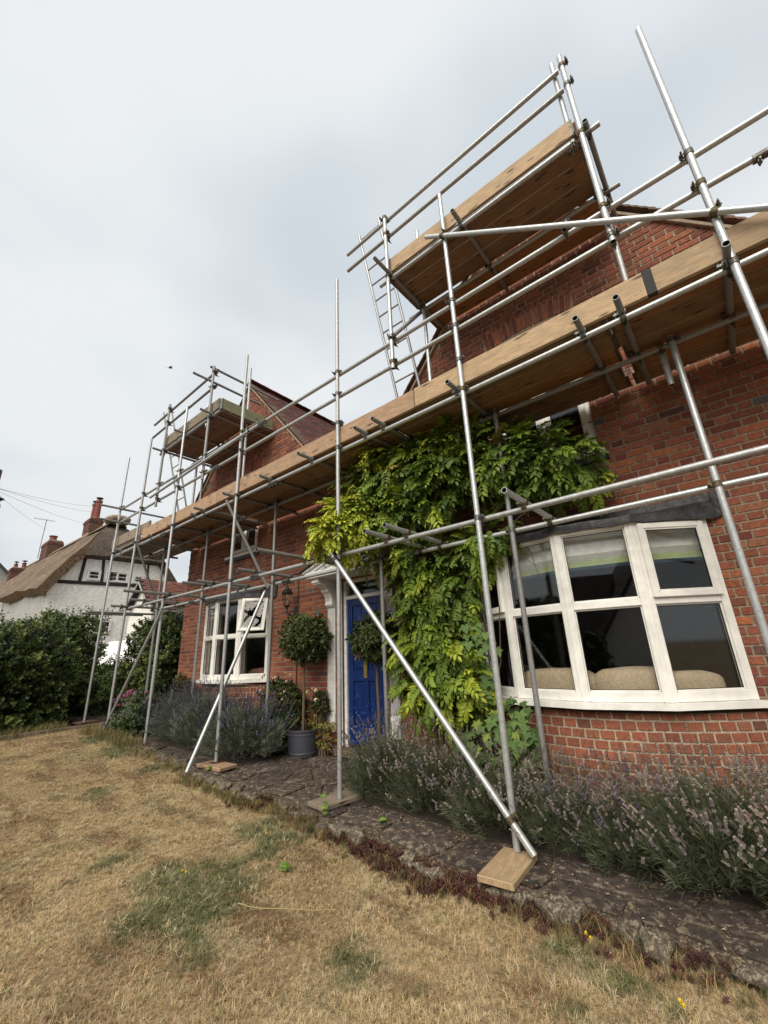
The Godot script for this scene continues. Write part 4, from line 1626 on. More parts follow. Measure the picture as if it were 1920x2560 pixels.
	tub("guard_rail", Vector3(-6.74, 6.41, -2.85), Vector3(-6.74, 6.41, -4.3), go)
	tub("ledger", Vector3(-8.8, 5.59, rz), Vector3(-6.35, 5.61, rz), go)
	tub("ledger", Vector3(-8.8, 5.59, -3.95), Vector3(-6.2, 5.61, -3.95), go)
	for t in [[-8.72, -3.05, -4.45], [-7.66, -3.02, -4.47], [-6.62, -3.0, -4.46]]:
		var s := tub("transom", Vector3(t[0], 5.65, t[1]), Vector3(t[0], 5.65, t[2]), go)
		coup(s, Vector3(t[0], 5.65, rz), Z, X, -Y)
	# closing rails at the far end
	tub("guard_rail", Vector3(-10.49, 4.77, -2.76), Vector3(-10.49, 4.77, -4.25), go)
	tub("guard_rail", Vector3(-10.49, 4.45, -2.78), Vector3(-10.49, 4.45, -4.1), go)

# ---------------------------------------------------------------- boards
func plank(mb: MB, a: Vector3, b: Vector3, wide: Vector3, thick: Vector3) -> void:
	var x := (b - a)
	var t := Transform3D(Basis(x.normalized(), wide.normalized(), x.normalized().cross(wide.normalized())), (a + b) * 0.5)
	mb.box(t, Vector3(x.length() * 0.5, wide.length() * 0.5, thick.length() * 0.5), 0.004, Color.WHITE * rr(0.78, 1.12), Vector2(rng.randf(), rng.randf()))

func end_band(mb: MB, p: Vector3, x: Vector3, wide: Vector3, th: float) -> void:
	var t := Transform3D(Basis(x, wide.normalized(), x.cross(wide.normalized())), p)
	mb.box(t, Vector3(0.012, wide.length() * 0.5 + 0.001, th * 0.5 + 0.001), 0.001)

func toe(a: Vector3, b: Vector3, h: float, m: Material, label: String, band := true) -> void:
	var t := thing("toe_board", label, "board", a, "toe boards along the scaffold edges")
	var mb := MB.new()
	plank(mb, a + Vector3.UP * h * 0.5, b + Vector3.UP * h * 0.5, Vector3.UP * h, Vector3.BACK * 0.038)
	build(mb, "plank", m, t)
	if band:
		var x := (b - a).normalized()
		for e in [[a, 0.02], [b, -0.02]]:
			var mb2 := MB.new()
			end_band(mb2, e[0] + x * e[1] + Vector3.UP * h * 0.5, x, Vector3.UP * h, 0.038)
			build(mb2, "end_band", M.fitting, t)

func deck_board(a: Vector3, b: Vector3, m: Material, label: String, group: String) -> void:
	var t := thing("deck_board", label, "board", a, group)
	var mb := MB.new()
	plank(mb, a, b, Vector3.BACK * 0.213, Vector3.UP * 0.038)
	build(mb, "plank", m, t)
	for e in [[a, 0.02], [b, -0.02]]:
		var mb2 := MB.new()
		var x := (b - a).normalized()
		end_band(mb2, e[0] + x * e[1], x, Vector3.BACK * 0.225, 0.038)
		build(mb2, "end_band", M.fitting, t)

func build_boards() -> void:
	var row_words := ["outermost, by the toe board", "second from the outside", "third from the outside", "first behind the inner ledger", "nearest the brick wall"]
	var zs := [-3.385, -3.613, -3.841, -4.112, -4.34]
	var runs := [[-0.28, 3.0, "above the near bow window"], [-2.62, -0.29, "above the wisteria"], [-6.49, -2.63, "above the front door"], [-9.1, -6.5, "above the far bow window"]]
	var yb := LY + 0.097
	for i in 5:
		for r in runs:
			var jog := rr(-0.03, 0.03)
			var y0: float = yb + minf(r[0] + 1.0, 0.0) * 0.0055
			var y1: float = yb + minf(r[1] + 1.0, 0.0) * 0.0055
			deck_board(Vector3(r[0] + 0.012 + jog, y0, zs[i]), Vector3(r[1] - 0.012 + jog, y1, zs[i]), M.wood_deck if (i + int(r[0])) % 3 != 0 else M.wood_ply, "main deck board %s, %s" % [r[2], row_words[i]], "scaffold boards of the long deck")
	for i in 5:
		deck_board(Vector3(-11.0, yb + 0.0, zs[i]), Vector3(-9.14, yb - 0.005, zs[i]), M.wood_grey, "grey deck board at the far left end, %s" % row_words[i], "grey boards at the far end of the deck")
	for i in 5:
		deck_board(Vector3(-2.47, 5.87, zs[i] - 0.01), Vector3(-0.1, 5.87, zs[i] - 0.01), M.wood_ply if i > 2 else M.wood_deck, "brown board of the near gable platform, %s" % row_words[i], "boards of the near gable platform")
		deck_board(Vector3(-8.7, 5.695, zs[i] - 0.01), Vector3(-6.45, 5.695, zs[i] - 0.01), M.wood_red, "dark reddish board of the far gable platform, %s" % row_words[i], "boards of the far gable platform")
	var tz := -3.246
	var ty := LY + 0.079
	toe(Vector3(0.055, ty, tz), Vector3(3.0, ty, tz), 0.225, M.wood_pale, "pale toe board of the main deck right of the dark end band", false)
	var eb := MB.new()
	bx(eb, Vector3(0.02, ty - 0.001, tz - 0.021), Vector3(0.085, ty + 0.226, tz + 0.021), 0.002)
	tag(build(eb, "end_strap", M.tyre, self, Vector3(0.05, ty, tz)), "black strap round the joint of the pale toe boards", "strap")
	toe(Vector3(-2.145, ty, tz), Vector3(0.045, ty, tz), 0.225, M.wood_pale, "clean pale toe board in front of the near gable, above the wisteria", false)
	toe(Vector3(-6.17, ty - 0.026, tz), Vector3(-2.155, ty - 0.006, tz), 0.225, M.wood_pink, "long knotty pinkish toe board of the main deck above the front door", false)
	toe(Vector3(-9.1, ty - 0.045, tz), Vector3(-6.18, ty - 0.03, tz), 0.225, M.wood_pink, "knotty toe board of the main deck above the far bow window", false)
	toe(Vector3(-10.95, ty + 0.105, tz - 0.04), Vector3(-8.9, ty + 0.105, tz - 0.04), 0.225, M.wood_grey, "grey green toe board overlapping at the far left end")
	toe(Vector3(-2.40, 5.885, -3.272), Vector3(-0.14, 5.895, -3.272), 0.215, M.wood_pale, "pale brown toe board on the raised platform at the near gable")
	toe(Vector3(-0.12, 5.893, -3.30), Vector3(-0.12, 5.893, -4.44), 0.215, M.wood_red, "dark end toe board of the near gable platform, running to the wall")
	toe(Vector3(-8.66, 5.715, -3.272), Vector3(-6.46, 5.715, -3.272), 0.22, M.wood_grey, "weathered grey toe board on the raised platform at the far gable")
	toe(Vector3(-6.44, 5.715, -3.29), Vector3(-6.44, 5.715, -4.44), 0.22, M.wood_green, "greenish end toe board of the far gable platform, running to the wall")
	# sole boards under the feet
	for s in [[Vector3(-1.545, 0, -3.01), 0.235, 0.46, 4.0, M.wood_pale, "thick square cut board under the foot of the nearest standard and brace"], [Vector3(-3.35, 0, -3.2), 0.26, 0.46, -8.0, M.wood_grey, "rust stained board under the standard before the blue door"], [Vector3(-5.42, 0, -3.16), 0.5, 0.24, 3.0, M.wood_pink, "small board on the path by the lavender and the leaning brace"], [Vector3(-10.72, 0, -3.27), 0.34, 0.34, 10.0, M.wood_red, "brown board under the farthest standard near the hedge"]]:
		var p: Vector3 = s[0]
		p.y = path_y(p.x) + 0.012
		var t := thing("sole_board", s[5], "board", p, "sole boards under the scaffold feet")
		t.rotation.y = deg_to_rad(s[3])
		var mb := MB.new()
		var along := Vector3.BACK if s[2] > s[1] else Vector3.RIGHT
		var side := Vector3.RIGHT if s[2] > s[1] else Vector3.BACK
		var le: float = maxf(s[1], s[2])
		var wd: float = minf(s[1], s[2])
		plank(mb, Vector3(0, 0.019, 0) - along * le * 0.5, Vector3(0, 0.019, 0) + along * le * 0.5, side * wd, Vector3.UP * 0.038)
		var o := node_of("plank", t)
		o.mesh = mb.mesh()
		o.material_override = s[4]

func ladder(at_b: Vector3, at_t: Vector3, w: float, label: String) -> void:
	var t := thing("ladder", label, "ladder", at_b, "ladders up to the gable platforms")
	for s in [0.0, w]:
		var mb := MB.new()
		mb.tube(at_b + Vector3.RIGHT * s, at_t + Vector3.RIGHT * s, 0.021, 10)
		build(mb, "stile", M.ladder, t)
	var n := int((at_t - at_b).length() / 0.255)
	for k in n:
		var p := at_b.lerp(at_t, (k + 0.6) / n)
		var mb := MB.new()
		mb.tube(p + Vector3(0.015, 0, 0), p + Vector3(w - 0.015, 0, 0), 0.0135, 8, -1.0, false)
		build(mb, "rung", M.ladder, t, p)

func build_ladder() -> void:
	ladder(Vector3(-3.06, 3.85, -4.44), Vector3(-3.20, 7.56, -3.6), 0.4, "grey metal ladder leaning on the near gable platform")
	ladder(Vector3(-9.90, 3.85, -4.50), Vector3(-9.93, 7.29, -3.6), 0.4, "grey metal ladder leaning on the far gable platform")

# ---------------------------------------------------------------- neighbouring buildings
func slab_roof(mb: MB, pts: Array, th: float, nrm: Vector3, col: Color) -> void:
	for i in range(1, pts.size() - 1):
		mb.tri(pts[0], pts[i], pts[i + 1], col)
		mb.tri(pts[0] - nrm * th, pts[i + 1] - nrm * th, pts[i] - nrm * th, col)
	for i in pts.size():
		var a: Vector3 = pts[i]
		var b: Vector3 = pts[(i + 1) % pts.size()]
		mb.quad(a, a - nrm * th, b - nrm * th, b, col)

func cottage_window(parent: Node3D, f: Transform3D, w: float, h: float, lights: int, ajar := -1) -> void:
	var win := node_of("window", parent)
	var base := worg(parent)
	win.position = f.origin - base
	var fr := MB.new()
	ring(f, 0.0, w, 0.0, h, 0.045, -0.02, 0.05, fr, 0.005)
	var lw := (w - 0.09) / lights
	for k in lights:
		var x0 := 0.045 + k * lw
		var g := f
		if k == ajar:
			g = f * Transform3D(Basis(Vector3.UP, deg_to_rad(-50.0)), Vector3(x0 + lw, 0, 0.03)) * Transform3D(Basis(), Vector3(-x0 - lw, 0, -0.03))
		var sm := MB.new()
		ring(g, x0 + 0.004, x0 + lw - 0.004, 0.049, h - 0.049, 0.035, 0.0, 0.04, sm, 0.004)
		loc(g, Vector3(x0 + 0.03, h * 0.5 - 0.012, 0.01), Vector3(x0 + lw - 0.03, h * 0.5 + 0.012, 0.035), sm, 0.003)
		build(sm, "sash", M.paint_white, win)
		for s in [[0.08, h * 0.5 - 0.012], [h * 0.5 + 0.012, h - 0.08]]:
			var pm := MB.new()
			pm.quad(g * Vector3(x0 + 0.035, s[0], 0.02), g * Vector3(x0 + lw - 0.035, s[0], 0.02), g * Vector3(x0 + lw - 0.035, s[1], 0.02), g * Vector3(x0 + 0.035, s[1], 0.02))
			build(pm, "pane", M.glass, win)
	win.mesh = fr.mesh(f.origin)
	win.material_override = M.paint_white
	var dk := MB.new()
	dk.quad(f * Vector3(0.02, 0.02, -0.16), f * Vector3(w - 0.02, 0.02, -0.16), f * Vector3(w - 0.02, h - 0.02, -0.16), f * Vector3(0.02, h - 0.02, -0.16), Color(0.25, 0.25, 0.25))
	for k in lights:
		for e in [0.06, 0.62]:
			var x0: float = 0.05 + k * lw + e * lw
			dk.quad(f * Vector3(x0, 0.04, -0.12), f * Vector3(x0 + lw * 0.3, 0.04, -0.12), f * Vector3(x0 + lw * 0.25, h - 0.04, -0.12), f * Vector3(x0, h - 0.04, -0.12), Color(1.2, 1.2, 1.2))
	build(dk, "curtain", M.curtain, win)

func chimney(parent: Node3D, c: Vector3, w: float, d: float, h: float, pots: Array, cowl: bool) -> void:
	var mb := MB.new()
	var rows := int(h / 0.075)
	for r in rows:
		var y := c.y + r * 0.075
		var grow := 0.03 if r > rows - 4 and r < rows - 1 else 0.0
		for side in [[Vector3.BACK, Vector3.RIGHT, w, d], [Vector3.RIGHT, Vector3.FORWARD, d, w], [Vector3.FORWARD, Vector3.LEFT, w, d], [Vector3.LEFT, Vector3.BACK, d, w]]:
			var u: Vector3 = side[1]
			var o: Vector3 = side[0]
			var ww: float = side[2] + grow * 2.0
			var x := -ww * 0.5 - (0.11 if r % 2 == 1 else 0.0)
			while x < ww * 0.5:
				var a := maxf(x, -ww * 0.5)
				var b := minf(x + 0.215, ww * 0.5)
				if b - a > 0.03:
					var col := brick_col(5.0).lerp(Color(0.085, 0.06, 0.055), 0.6)
					put_brick(mb, Vector3(c.x, y, c.z) + o * (side[3] * 0.5 + grow) + u * a, u, o, b - a, 0.065, col)
				x += 0.225
	var st := build(mb, "chimney_stack", M.brick, parent, c)
	var core := MB.new()
	bx(core, Vector3(c.x - w * 0.5 + 0.008, c.y - 0.6, c.z - d * 0.5 + 0.008), Vector3(c.x + w * 0.5 - 0.008, c.y + h - 0.02, c.z + d * 0.5 - 0.008))
	bx(core, Vector3(c.x - w * 0.45, c.y + h - 0.02, c.z - d * 0.45), Vector3(c.x + w * 0.45, c.y + h + 0.06, c.z + d * 0.45), 0.03)
	build(core, "mortar_core", M.mortar, st)
	for p in pots:
		var pm := MB.new()
		var r: float = p[2]
		var ph: float = p[3]
		pm.lathe(Vector3(c.x + p[0], c.y + h + 0.03, c.z + p[1]), [Vector2(r * 1.2, 0), Vector2(r * 1.15, 0.06), Vector2(r, 0.1), Vector2(r * 0.9, ph * 0.86), Vector2(r * 1.12, ph * 0.88), Vector2(r * 1.12, ph), Vector2(r * 0.8, ph), Vector2(r * 0.75, ph * 0.6)], 14)
		build(pm, "chimney_pot", M.terracotta, st, Vector3(c.x + p[0], c.y + h, c.z + p[1]))
		if cowl:
			var cm := MB.new()
			cm.lathe(Vector3(c.x + p[0], c.y + h + 0.03 + ph, c.z + p[1]), [Vector2(r * 0.3, 0.0), Vector2(r * 0.3, 0.09), Vector2(r * 1.15, 0.1), Vector2(r * 1.2, 0.14), Vector2(0.01, 0.18)], 12)
			build(cm, "cowl", M.black_iron, st)

func build_neighbours() -> void:
	build_cottage()
	# small tiled outbuilding between the cottage and the brick house
	var ob := thing("outbuilding", "low outbuilding with a weathered red tile roof between cottage and brick house", "outbuilding", Vector3(-14.6, 0.4, -7.5))
	var mb := MB.new()
	bx(mb, Vector3(-15.9, 0.2, -9.8), Vector3(-14.1, 3.18, -5.62))
	for z in [-5.618]:
		mb.tri(Vector3(-15.9, 3.1, z), Vector3(-14.1, 3.1, z), Vector3(-15.0, 3.95, z))
	build(mb, "wall", M.render, ob)
	mb = MB.new()
	var under := MB.new()
	for s in [1.0, -1.0]:
		var dn := Vector3(s * 0.9, -0.82, 0).normalized()
		var nrm := Vector3(s * 0.82, 0.9, 0).normalized()
		var top := Vector3(-14.9, 3.98, -5.42)
		var p := [top, top + dn * 1.3, top + dn * 1.3 + Vector3(0, 0, -4.5), top + Vector3(0, 0, -4.5)]
		if s < 0.0:
			p.reverse()
		slab_roof(under, p, 0.05, nrm, Color.WHITE)
		for r in 12:
			for c in 27:
				var k := rr(0.75, 1.3)
				var col := (Color(0.21, 0.08, 0.055) if rng.randf() < 0.6 else Color(0.2, 0.085, 0.07)) * k
				var ty := (dn - nrm * -0.12).normalized()
				var tx := Vector3(0, 0, 1)
				mb.box(Transform3D(Basis(tx, ty, tx.cross(ty)), top + dn * (r * 0.105 + 0.08) + Vector3(0, rr(-0.006, 0.006), -0.08 - c * 0.165 - (0.08 if r % 2 == 1 else 0.0)) + nrm * 0.022), Vector3(0.079, 0.085, 0.008), 0.0, col)
	build(under, "roof", M.timber_black, ob)
	build(mb, "roof_tiles", M.tile, ob, null, "stuff")
	mb = MB.new()
	for s in [1.0, -1.0]:
		var dn := Vector3(s * 0.9, -0.82, 0).normalized()
		var up := Vector3(s * 0.82, 0.9, 0).normalized()
		mb.box(Transform3D(Basis(dn, up, dn.cross(up)), Vector3(-14.9, 3.88, -5.40) + dn * 0.66), Vector3(0.66, 0.025, 0.014), 0.004)
	build(mb, "barge_board", M.render_grey, ob)
	# two more houses far up the lane, only roofs and stacks in view
	var h2 := thing("tiled_house", "distant house with a dark roof behind a small brick chimney with a red pot", "house", Vector3(-33.0, 0.6, -5.0))
	mb = MB.new()
	bx(mb, Vector3(-38.0, 0.4, -9.0), Vector3(-31.4, 5.0, -4.3))
	build(mb, "wall", M.render_grey, h2)
	mb = MB.new()
	slab_roof(mb, [Vector3(-38.2, 4.8, -3.9), Vector3(-31.2, 4.8, -3.9), Vector3(-31.2, 7.3, -6.5), Vector3(-38.2, 7.3, -6.5)], 0.12, Vector3(0, 0.7, 0.7), Color(0.12, 0.06, 0.05))
	slab_roof(mb, [Vector3(-31.2, 4.8, -9.3), Vector3(-38.2, 4.8, -9.3), Vector3(-38.2, 7.3, -6.5), Vector3(-31.2, 7.3, -6.5)], 0.12, Vector3(0, 0.7, -0.7), Color(0.12, 0.06, 0.05))
	build(mb, "roof", M.tile, h2)
	mb = MB.new()
	for r in 24:
		for c in 38:
			var p := Vector3(-31.25 - c * 0.18, 4.85 + r * 0.1, -3.86 - r * 0.104)
			mb.box(Transform3D(Basis(Vector3.RIGHT, Vector3(0, 0.69, -0.72), Vector3(0, 0.72, 0.69)), p), Vector3(0.086, 0.085, 0.012), 0.0, Color(0.17, 0.07, 0.055) * rr(0.7, 1.3))
	build(mb, "roof_tiles", M.tile, h2, null, "stuff")
	chimney(h2, Vector3(-33.2, 6.1, -5.2), 0.6, 0.8, 1.05, [[0.0, -0.2, 0.11, 0.36], [0.0, 0.18, 0.10, 0.25]], true)
	var h3 := thing("slate_house", "grey gabled house end farthest up the lane at the frame edge", "house", Vector3(-44.0, 0.8, -4.0))
	mb = MB.new()
	bx(mb, Vector3(-50.0, 0.4, -6.8), Vector3(-42.4, 7.6, -2.0))
	mb.tri(Vector3(-42.398, 7.6, -2.0), Vector3(-42.398, 7.6, -6.8), Vector3(-42.398, 9.8, -4.5))
	build(mb, "wall", M.render_grey, h3)
	mb = MB.new()
	slab_roof(mb, [Vector3(-50.2, 7.4, -1.7), Vector3(-42.1, 7.4, -1.7), Vector3(-42.1, 9.95, -4.5), Vector3(-50.2, 9.95, -4.5)], 0.12, Vector3(0, 0.7, 0.7), Color(0.1, 0.1, 0.11))
	slab_roof(mb, [Vector3(-42.1, 7.4, -7.1), Vector3(-50.2, 7.4, -7.1), Vector3(-50.2, 9.95, -4.5), Vector3(-42.1, 9.95, -4.5)], 0.12, Vector3(0, 0.7, -0.7), Color(0.1, 0.1, 0.11))
	build(mb, "roof", M.tile, h3)
	mb = MB.new()
	mb.pipe([Vector3(-42.3, 8.8, -3.9), Vector3(-42.3, 10.6, -3.9)], 0.03, 5)
	mb.pipe([Vector3(-42.3, 10.5, -4.4), Vector3(-42.3, 10.5, -3.2)], 0.02, 5)
	build(mb, "aerial", M.wire, h3)
	# the house across the lane behind the viewer, which the bow window mirrors
	var h4 := thing("white_house", "white gabled house with dark roof across the lane, mirrored in the bow window", "house", Vector3(2.0, 0.0, 13.0))
	mb = MB.new()
	bx(mb, Vector3(-9.5, -0.6, 12.4), Vector3(1.6, 1.9, 17.5))
	bx(mb, Vector3(1.6, -0.6, 11.6), Vector3(8.0, 1.5, 17.5))
	mb.tri(Vector3(8.0, 1.5, 11.62), Vector3(1.6, 1.5, 11.62), Vector3(4.8, 6.3, 11.62))
	build(mb, "wall", M.render, h4)
	mb = MB.new()
	slab_roof(mb, [Vector3(-9.8, 1.6, 11.9), Vector3(-9.8, 4.5, 15.0), Vector3(3.2, 4.5, 15.0), Vector3(1.7, 1.6, 11.9)], -0.15, Vector3(0, 0.73, -0.68), Color(0.07, 0.045, 0.04))
	slab_roof(mb, [Vector3(-9.8, 4.5, 15.0), Vector3(-9.8, 1.6, 18.1), Vector3(3.2, 1.6, 18.1), Vector3(3.2, 4.5, 15.0)], -0.15, Vector3(0, 0.73, 0.68), Color(0.07, 0.045, 0.04))
	slab_roof(mb, [Vector3(1.4, 1.2, 11.3), Vector3(4.8, 6.4, 11.3), Vector3(4.8, 6.4, 17.8), Vector3(1.4, 1.2, 17.8)], -0.15, Vector3(-0.83, 0.55, 0), Color(0.07, 0.045, 0.04))
	slab_roof(mb, [Vector3(4.8, 6.4, 11.3), Vector3(8.2, 1.2, 11.3), Vector3(8.2, 1.2, 17.8), Vector3(4.8, 6.4, 17.8)], -0.15, Vector3(0.83, 0.55, 0), Color(0.07, 0.045, 0.04))
	build(mb, "roof", M.tile, h4)

func build_cottage() -> void:
	var co := thing("thatched_cottage", "white half timbered thatched cottage beyond the hedge", "cottage", Vector3(-20.0, 0.6, -6.2))
	var gz0 := -4.1
	var gz1 := -8.55
	var xg := -20.0
	var mb := MB.new()
	# gable wall and the long front
	wall_sheet(mb, Vector3(xg, 0, 0), Vector3.FORWARD, Vector3.RIGHT, -gz0, -gz1, 0.2, 4.5, [[5.72, 6.44, 2.55, 3.10]], 0.2)
	wall_sheet(mb, Vector3(xg, 0, 0), Vector3.FORWARD, Vector3.RIGHT, 5.0, 8.2, 4.5, 5.8, [[5.28, 5.76, 4.66, 5.08], [5.95, 6.80, 4.66, 5.11], [7.0, 7.42, 4.68, 5.04]], 0.2)
	mb.tri(Vector3(xg, 4.5, gz0), Vector3(xg, 4.5, -5.0), Vector3(xg, 5.6, -5.0))
	mb.tri(Vector3(xg, 4.5, -8.2), Vector3(xg, 4.5, gz1), Vector3(xg, 5.5, -8.2))
	mb.quad(Vector3(-38.0, 0.2, gz1), Vector3(-38.0, 0.2, gz0), Vector3(-38.0, 6.5, gz0), Vector3(-38.0, 6.5, gz1))
	mb.quad(Vector3(xg, 0.2, gz1), Vector3(-38.0, 0.2, gz1), Vector3(-38.0, 4.9, gz1), Vector3(xg, 4.9, gz1))
	build(mb, "gable_wall", M.render, co)
	mb = MB.new()
	var n := 24
	for k in n:
		var xa := lerpf(xg - 0.004, -38.0, float(k) / n)
		var xb := lerpf(xg - 0.004, -38.0, float(k + 1) / n)
		var za := gz0 - 0.03 * sin(xa * 0.9)
		var zb := gz0 - 0.03 * sin(xb * 0.9)
		var ta := 4.28 + (-20.0 - xa) * 0.05
		var tb := 4.28 + (-20.0 - xb) * 0.05
		mb.quad(Vector3(xb, 0.2, zb), Vector3(xa, 0.2, za), Vector3(xa, ta, za), Vector3(xb, tb, zb))
	build(mb, "front_wall", M.render_grey, co)
	# black timbers
	mb = MB.new()
	var beam := func(a: Vector3, b: Vector3, w: float) -> void:
		var x := (b - a).normalized()
		var y := Vector3.RIGHT.cross(x).normalized()
		mb.box(Transform3D(Basis(x, y, x.cross(y)), (a + b) * 0.5), Vector3((b - a).length() * 0.5, w * 0.5, 0.035), 0.008)
	beam.call(Vector3(xg + 0.01, 4.50, gz0 - 0.25), Vector3(xg + 0.01, 4.60, -7.45), 0.13)
	beam.call(Vector3(xg + 0.005, 5.52, -5.12), Vector3(xg + 0.005, 4.53, -5.06), 0.11)
	beam.call(Vector3(xg + 0.005, 5.54, -5.78), Vector3(xg + 0.005, 4.55, -5.84), 0.10)
	beam.call(Vector3(xg + 0.005, 5.6, -7.55), Vector3(xg + 0.005, 4.62, -7.58), 0.07)
	beam.call(Vector3(xg + 0.012, 5.62, -5.0), Vector3(xg + 0.012, 5.62, -8.0), 0.12)
	build(mb, "timber_frame", M.timber_black, co)
	for w in [[-5.28, 4.66, 0.48, 0.42, 1, -1], [-5.95, 4.66, 0.85, 0.45, 2, 0], [-7.0, 4.68, 0.42, 0.36, 1, -1], [-5.72, 2.55, 0.72, 0.55, 2, -1]]:
		var f := Transform3D(Basis(Vector3.FORWARD, Vector3.UP, Vector3.RIGHT), Vector3(xg + 0.006, w[1], w[0]))
		cottage_window(co, f, w[2], w[3], w[4], w[5])
	for w in [[-22.9, 2.5, 0.62, 0.7], [-29.0, 4.0, 1.2, 0.5]]:
		cottage_window(co, Transform3D(Basis(Vector3.RIGHT, Vector3.UP, Vector3.BACK), Vector3(w[0], w[1], gz0 + 0.03)), w[2], w[3], 2)
	# pink panel by the drive
	mb = MB.new()
	mb.quad(Vector3(xg + 0.02, 1.6, -7.1), Vector3(xg + 0.02, 1.6, -8.3), Vector3(xg + 0.02, 3.0, -8.3), Vector3(xg + 0.02, 3.0, -7.1))
	build(mb, "pink_panel", M.pink, co)
	# thatch: a thick quilt over a grid, with a half hip at the gable end
	var nz := noise(61, 0.8, 3)
	var thk := 0.34
	var ridge := func(x: float) -> Vector3: return Vector3(x, 7.62 + (-20.0 - x) * 0.028, -6.3)
	var eave := func(x: float) -> Vector3:
		var lift := 0.22 * exp(-pow((x + 29.0) / 1.6, 2.0)) + 0.1 * exp(-pow((x + 23.2) / 0.7, 2.0))
		return Vector3(x, 4.2 + (-20.0 - x) * 0.05 + lift, -3.72)
	var tm := MB.new()
	var nu := 60
	var nv := 18
	var bulge := func(v: float) -> float: return sin(v * PI) * 0.16
	var front := func(i: int, j: int, under: float) -> Vector3:
		var v := float(j) / nv
		var u := float(i) / nu
		# the end edge runs up the rake, then back along the hip
		var x0 := lerpf(-21.7, -19.72, clampf(v * 1.9, 0.0, 1.0)) if v < 0.53 else -19.72
		var x := lerpf(x0, -38.5, u)
		var r: Vector3 = ridge.call(x)
		var e: Vector3 = eave.call(x)
		var p := r.lerp(e, v)
		p.y += bulge.call(v) + nz.get_noise_3d(x, p.y, p.z) * 0.12
		var d := Vector3(0, 0.62, 0.78)
		return p - d * under
	for pass_k in [0.0, thk]:
		for i in nu:
			for j in nv:
				var a: Vector3 = front.call(i, j, pass_k)
				var b: Vector3 = front.call(i + 1, j, pass_k)
				var c: Vector3 = front.call(i + 1, j + 1, pass_k)
				var d: Vector3 = front.call(i, j + 1, pass_k)
				var col := Color(0.255, 0.20, 0.148) * (1.0 + 0.5 * nz.get_noise_3d(a.x * 0.8, a.y * 1.6, a.z)) * rr(0.9, 1.1)
				if pass_k == 0.0:
					tm.quad(a, b, c, d, col)
				else:
					tm.quad(d, c, b, a, col)
	for i in nu:
		tm.quad(front.call(i + 1, nv, 0.0), front.call(i + 1, nv, thk), front.call(i, nv, thk), front.call(i, nv, 0.0), Color(0.24, 0.165, 0.095))
	for j in nv:
		tm.quad(front.call(0, j, 0.0), front.call(0, j + 1, 0.0), front.call(0, j + 1, thk), front.call(0, j, thk), Color(0.2, 0.145, 0.09))
	build(tm, "thatch", M.thatch, co, Vector3(-26.0, 6.0, -5.0))
	# hip face and back slope
	tm = MB.new()
	var hipf := func(i: int, j: int) -> Vector3:
		var v := j / 10.0
		var s := i / 10.0
		var top := Vector3(-21.65, 7.66, -6.3)
		var l := top.lerp(Vector3(-19.68, 5.62, -4.95), v)
		var r := top.lerp(Vector3(-19.68, 5.70, -8.15), v)
		var p := l.lerp(r, s)
		p.x += 0.25 * sin(v * PI) * 0.9
		p.y += 0.22 * sin(v * PI) + nz.get_noise_3d(p.x * 2.0, p.y * 2.0, p.z * 2.0) * 0.06
		return p
	for i in 10:
		for j in 10:
			tm.quad(hipf.call(i, j), hipf.call(i, j + 1), hipf.call(i + 1, j + 1), hipf.call(i + 1, j), Color(0.15, 0.125, 0.105) * rr(0.85, 1.15))
	for i in 10:
		var a: Vector3 = hipf.call(i, 10)
		var b: Vector3 = hipf.call(i + 1, 10)
		tm.quad(a, a - Vector3(0.4, 0.14, 0), b - Vector3(0.4, 0.14, 0), b, Color(0.12, 0.1, 0.085))
	var bk := [Vector3(-21.65, 7.66, -6.3), Vector3(-19.68, 5.70, -8.15), Vector3(-19.7, 4.6, -9.0), Vector3(-38.5, 5.0, -9.0), Vector3(-38.5, 8.1, -6.3)]
	for i in range(1, 4):
		tm.tri(bk[0], bk[i], bk[i + 1], Color(0.16, 0.13, 0.1))
		tm.tri(bk[0] - Vector3(0, 0.3, 0), bk[i + 1] - Vector3(0, 0.3, 0), bk[i] - Vector3(0, 0.3, 0), Color(0.16, 0.13, 0.1))
	tm.quad(bk[1], bk[1] - Vector3(0.05, 0.3, 0), bk[2] - Vector3(0.05, 0.3, 0), bk[2], Color(0.13, 0.11, 0.09))
	build(tm, "hipped_thatch", M.thatch, co, Vector3(-20.5, 6.5, -6.5))
	# patterned block ridge, with a scalloped lower edge
	tm = MB.new()
	for i in 42:
		var xa := -20.75 - i * 0.42
		var xb := xa - 0.42
		var xm := (xa + xb) * 0.5
		for s in [1.0, -1.0]:
			var ra: Vector3 = ridge.call(xa) + Vector3(0, 0.11, 0)
			var rb: Vector3 = ridge.call(xb) + Vector3(0, 0.11, 0)
			var dl := Vector3(0, -0.46, 0.40 * s)
			var mm: Vector3 = (ra + rb) * 0.5 + dl * 1.25 + Vector3(0, 0.02, 0)
			if s > 0.0:
				tm.quad(ra, rb, rb + dl, ra + dl, Color(0.30, 0.23, 0.16))
				tm.tri(ra + dl, rb + dl, mm, Color(0.30, 0.23, 0.16))
			else:
				tm.quad(rb, ra, ra + dl, rb + dl, Color(0.30, 0.23, 0.16))
	# rounded peak over the hip
	tm.blob(Vector3(-20.95, 7.60, -6.32), Vector3(0.62, 0.2, 0.5), 9, nz, 0.18, 2.5, 0.85, Color(0.42, 0.33, 0.27))
	build(tm, "block_ridge", M.thatch, co, Vector3(-25.0, 7.7, -6.3))
	chimney(co, Vector3(-23.8, 7.5, -6.15), 0.95, 0.55, 0.75, [[0.30, 0.0, 0.13, 0.95], [-0.28, -0.02, 0.13, 0.92]], true)
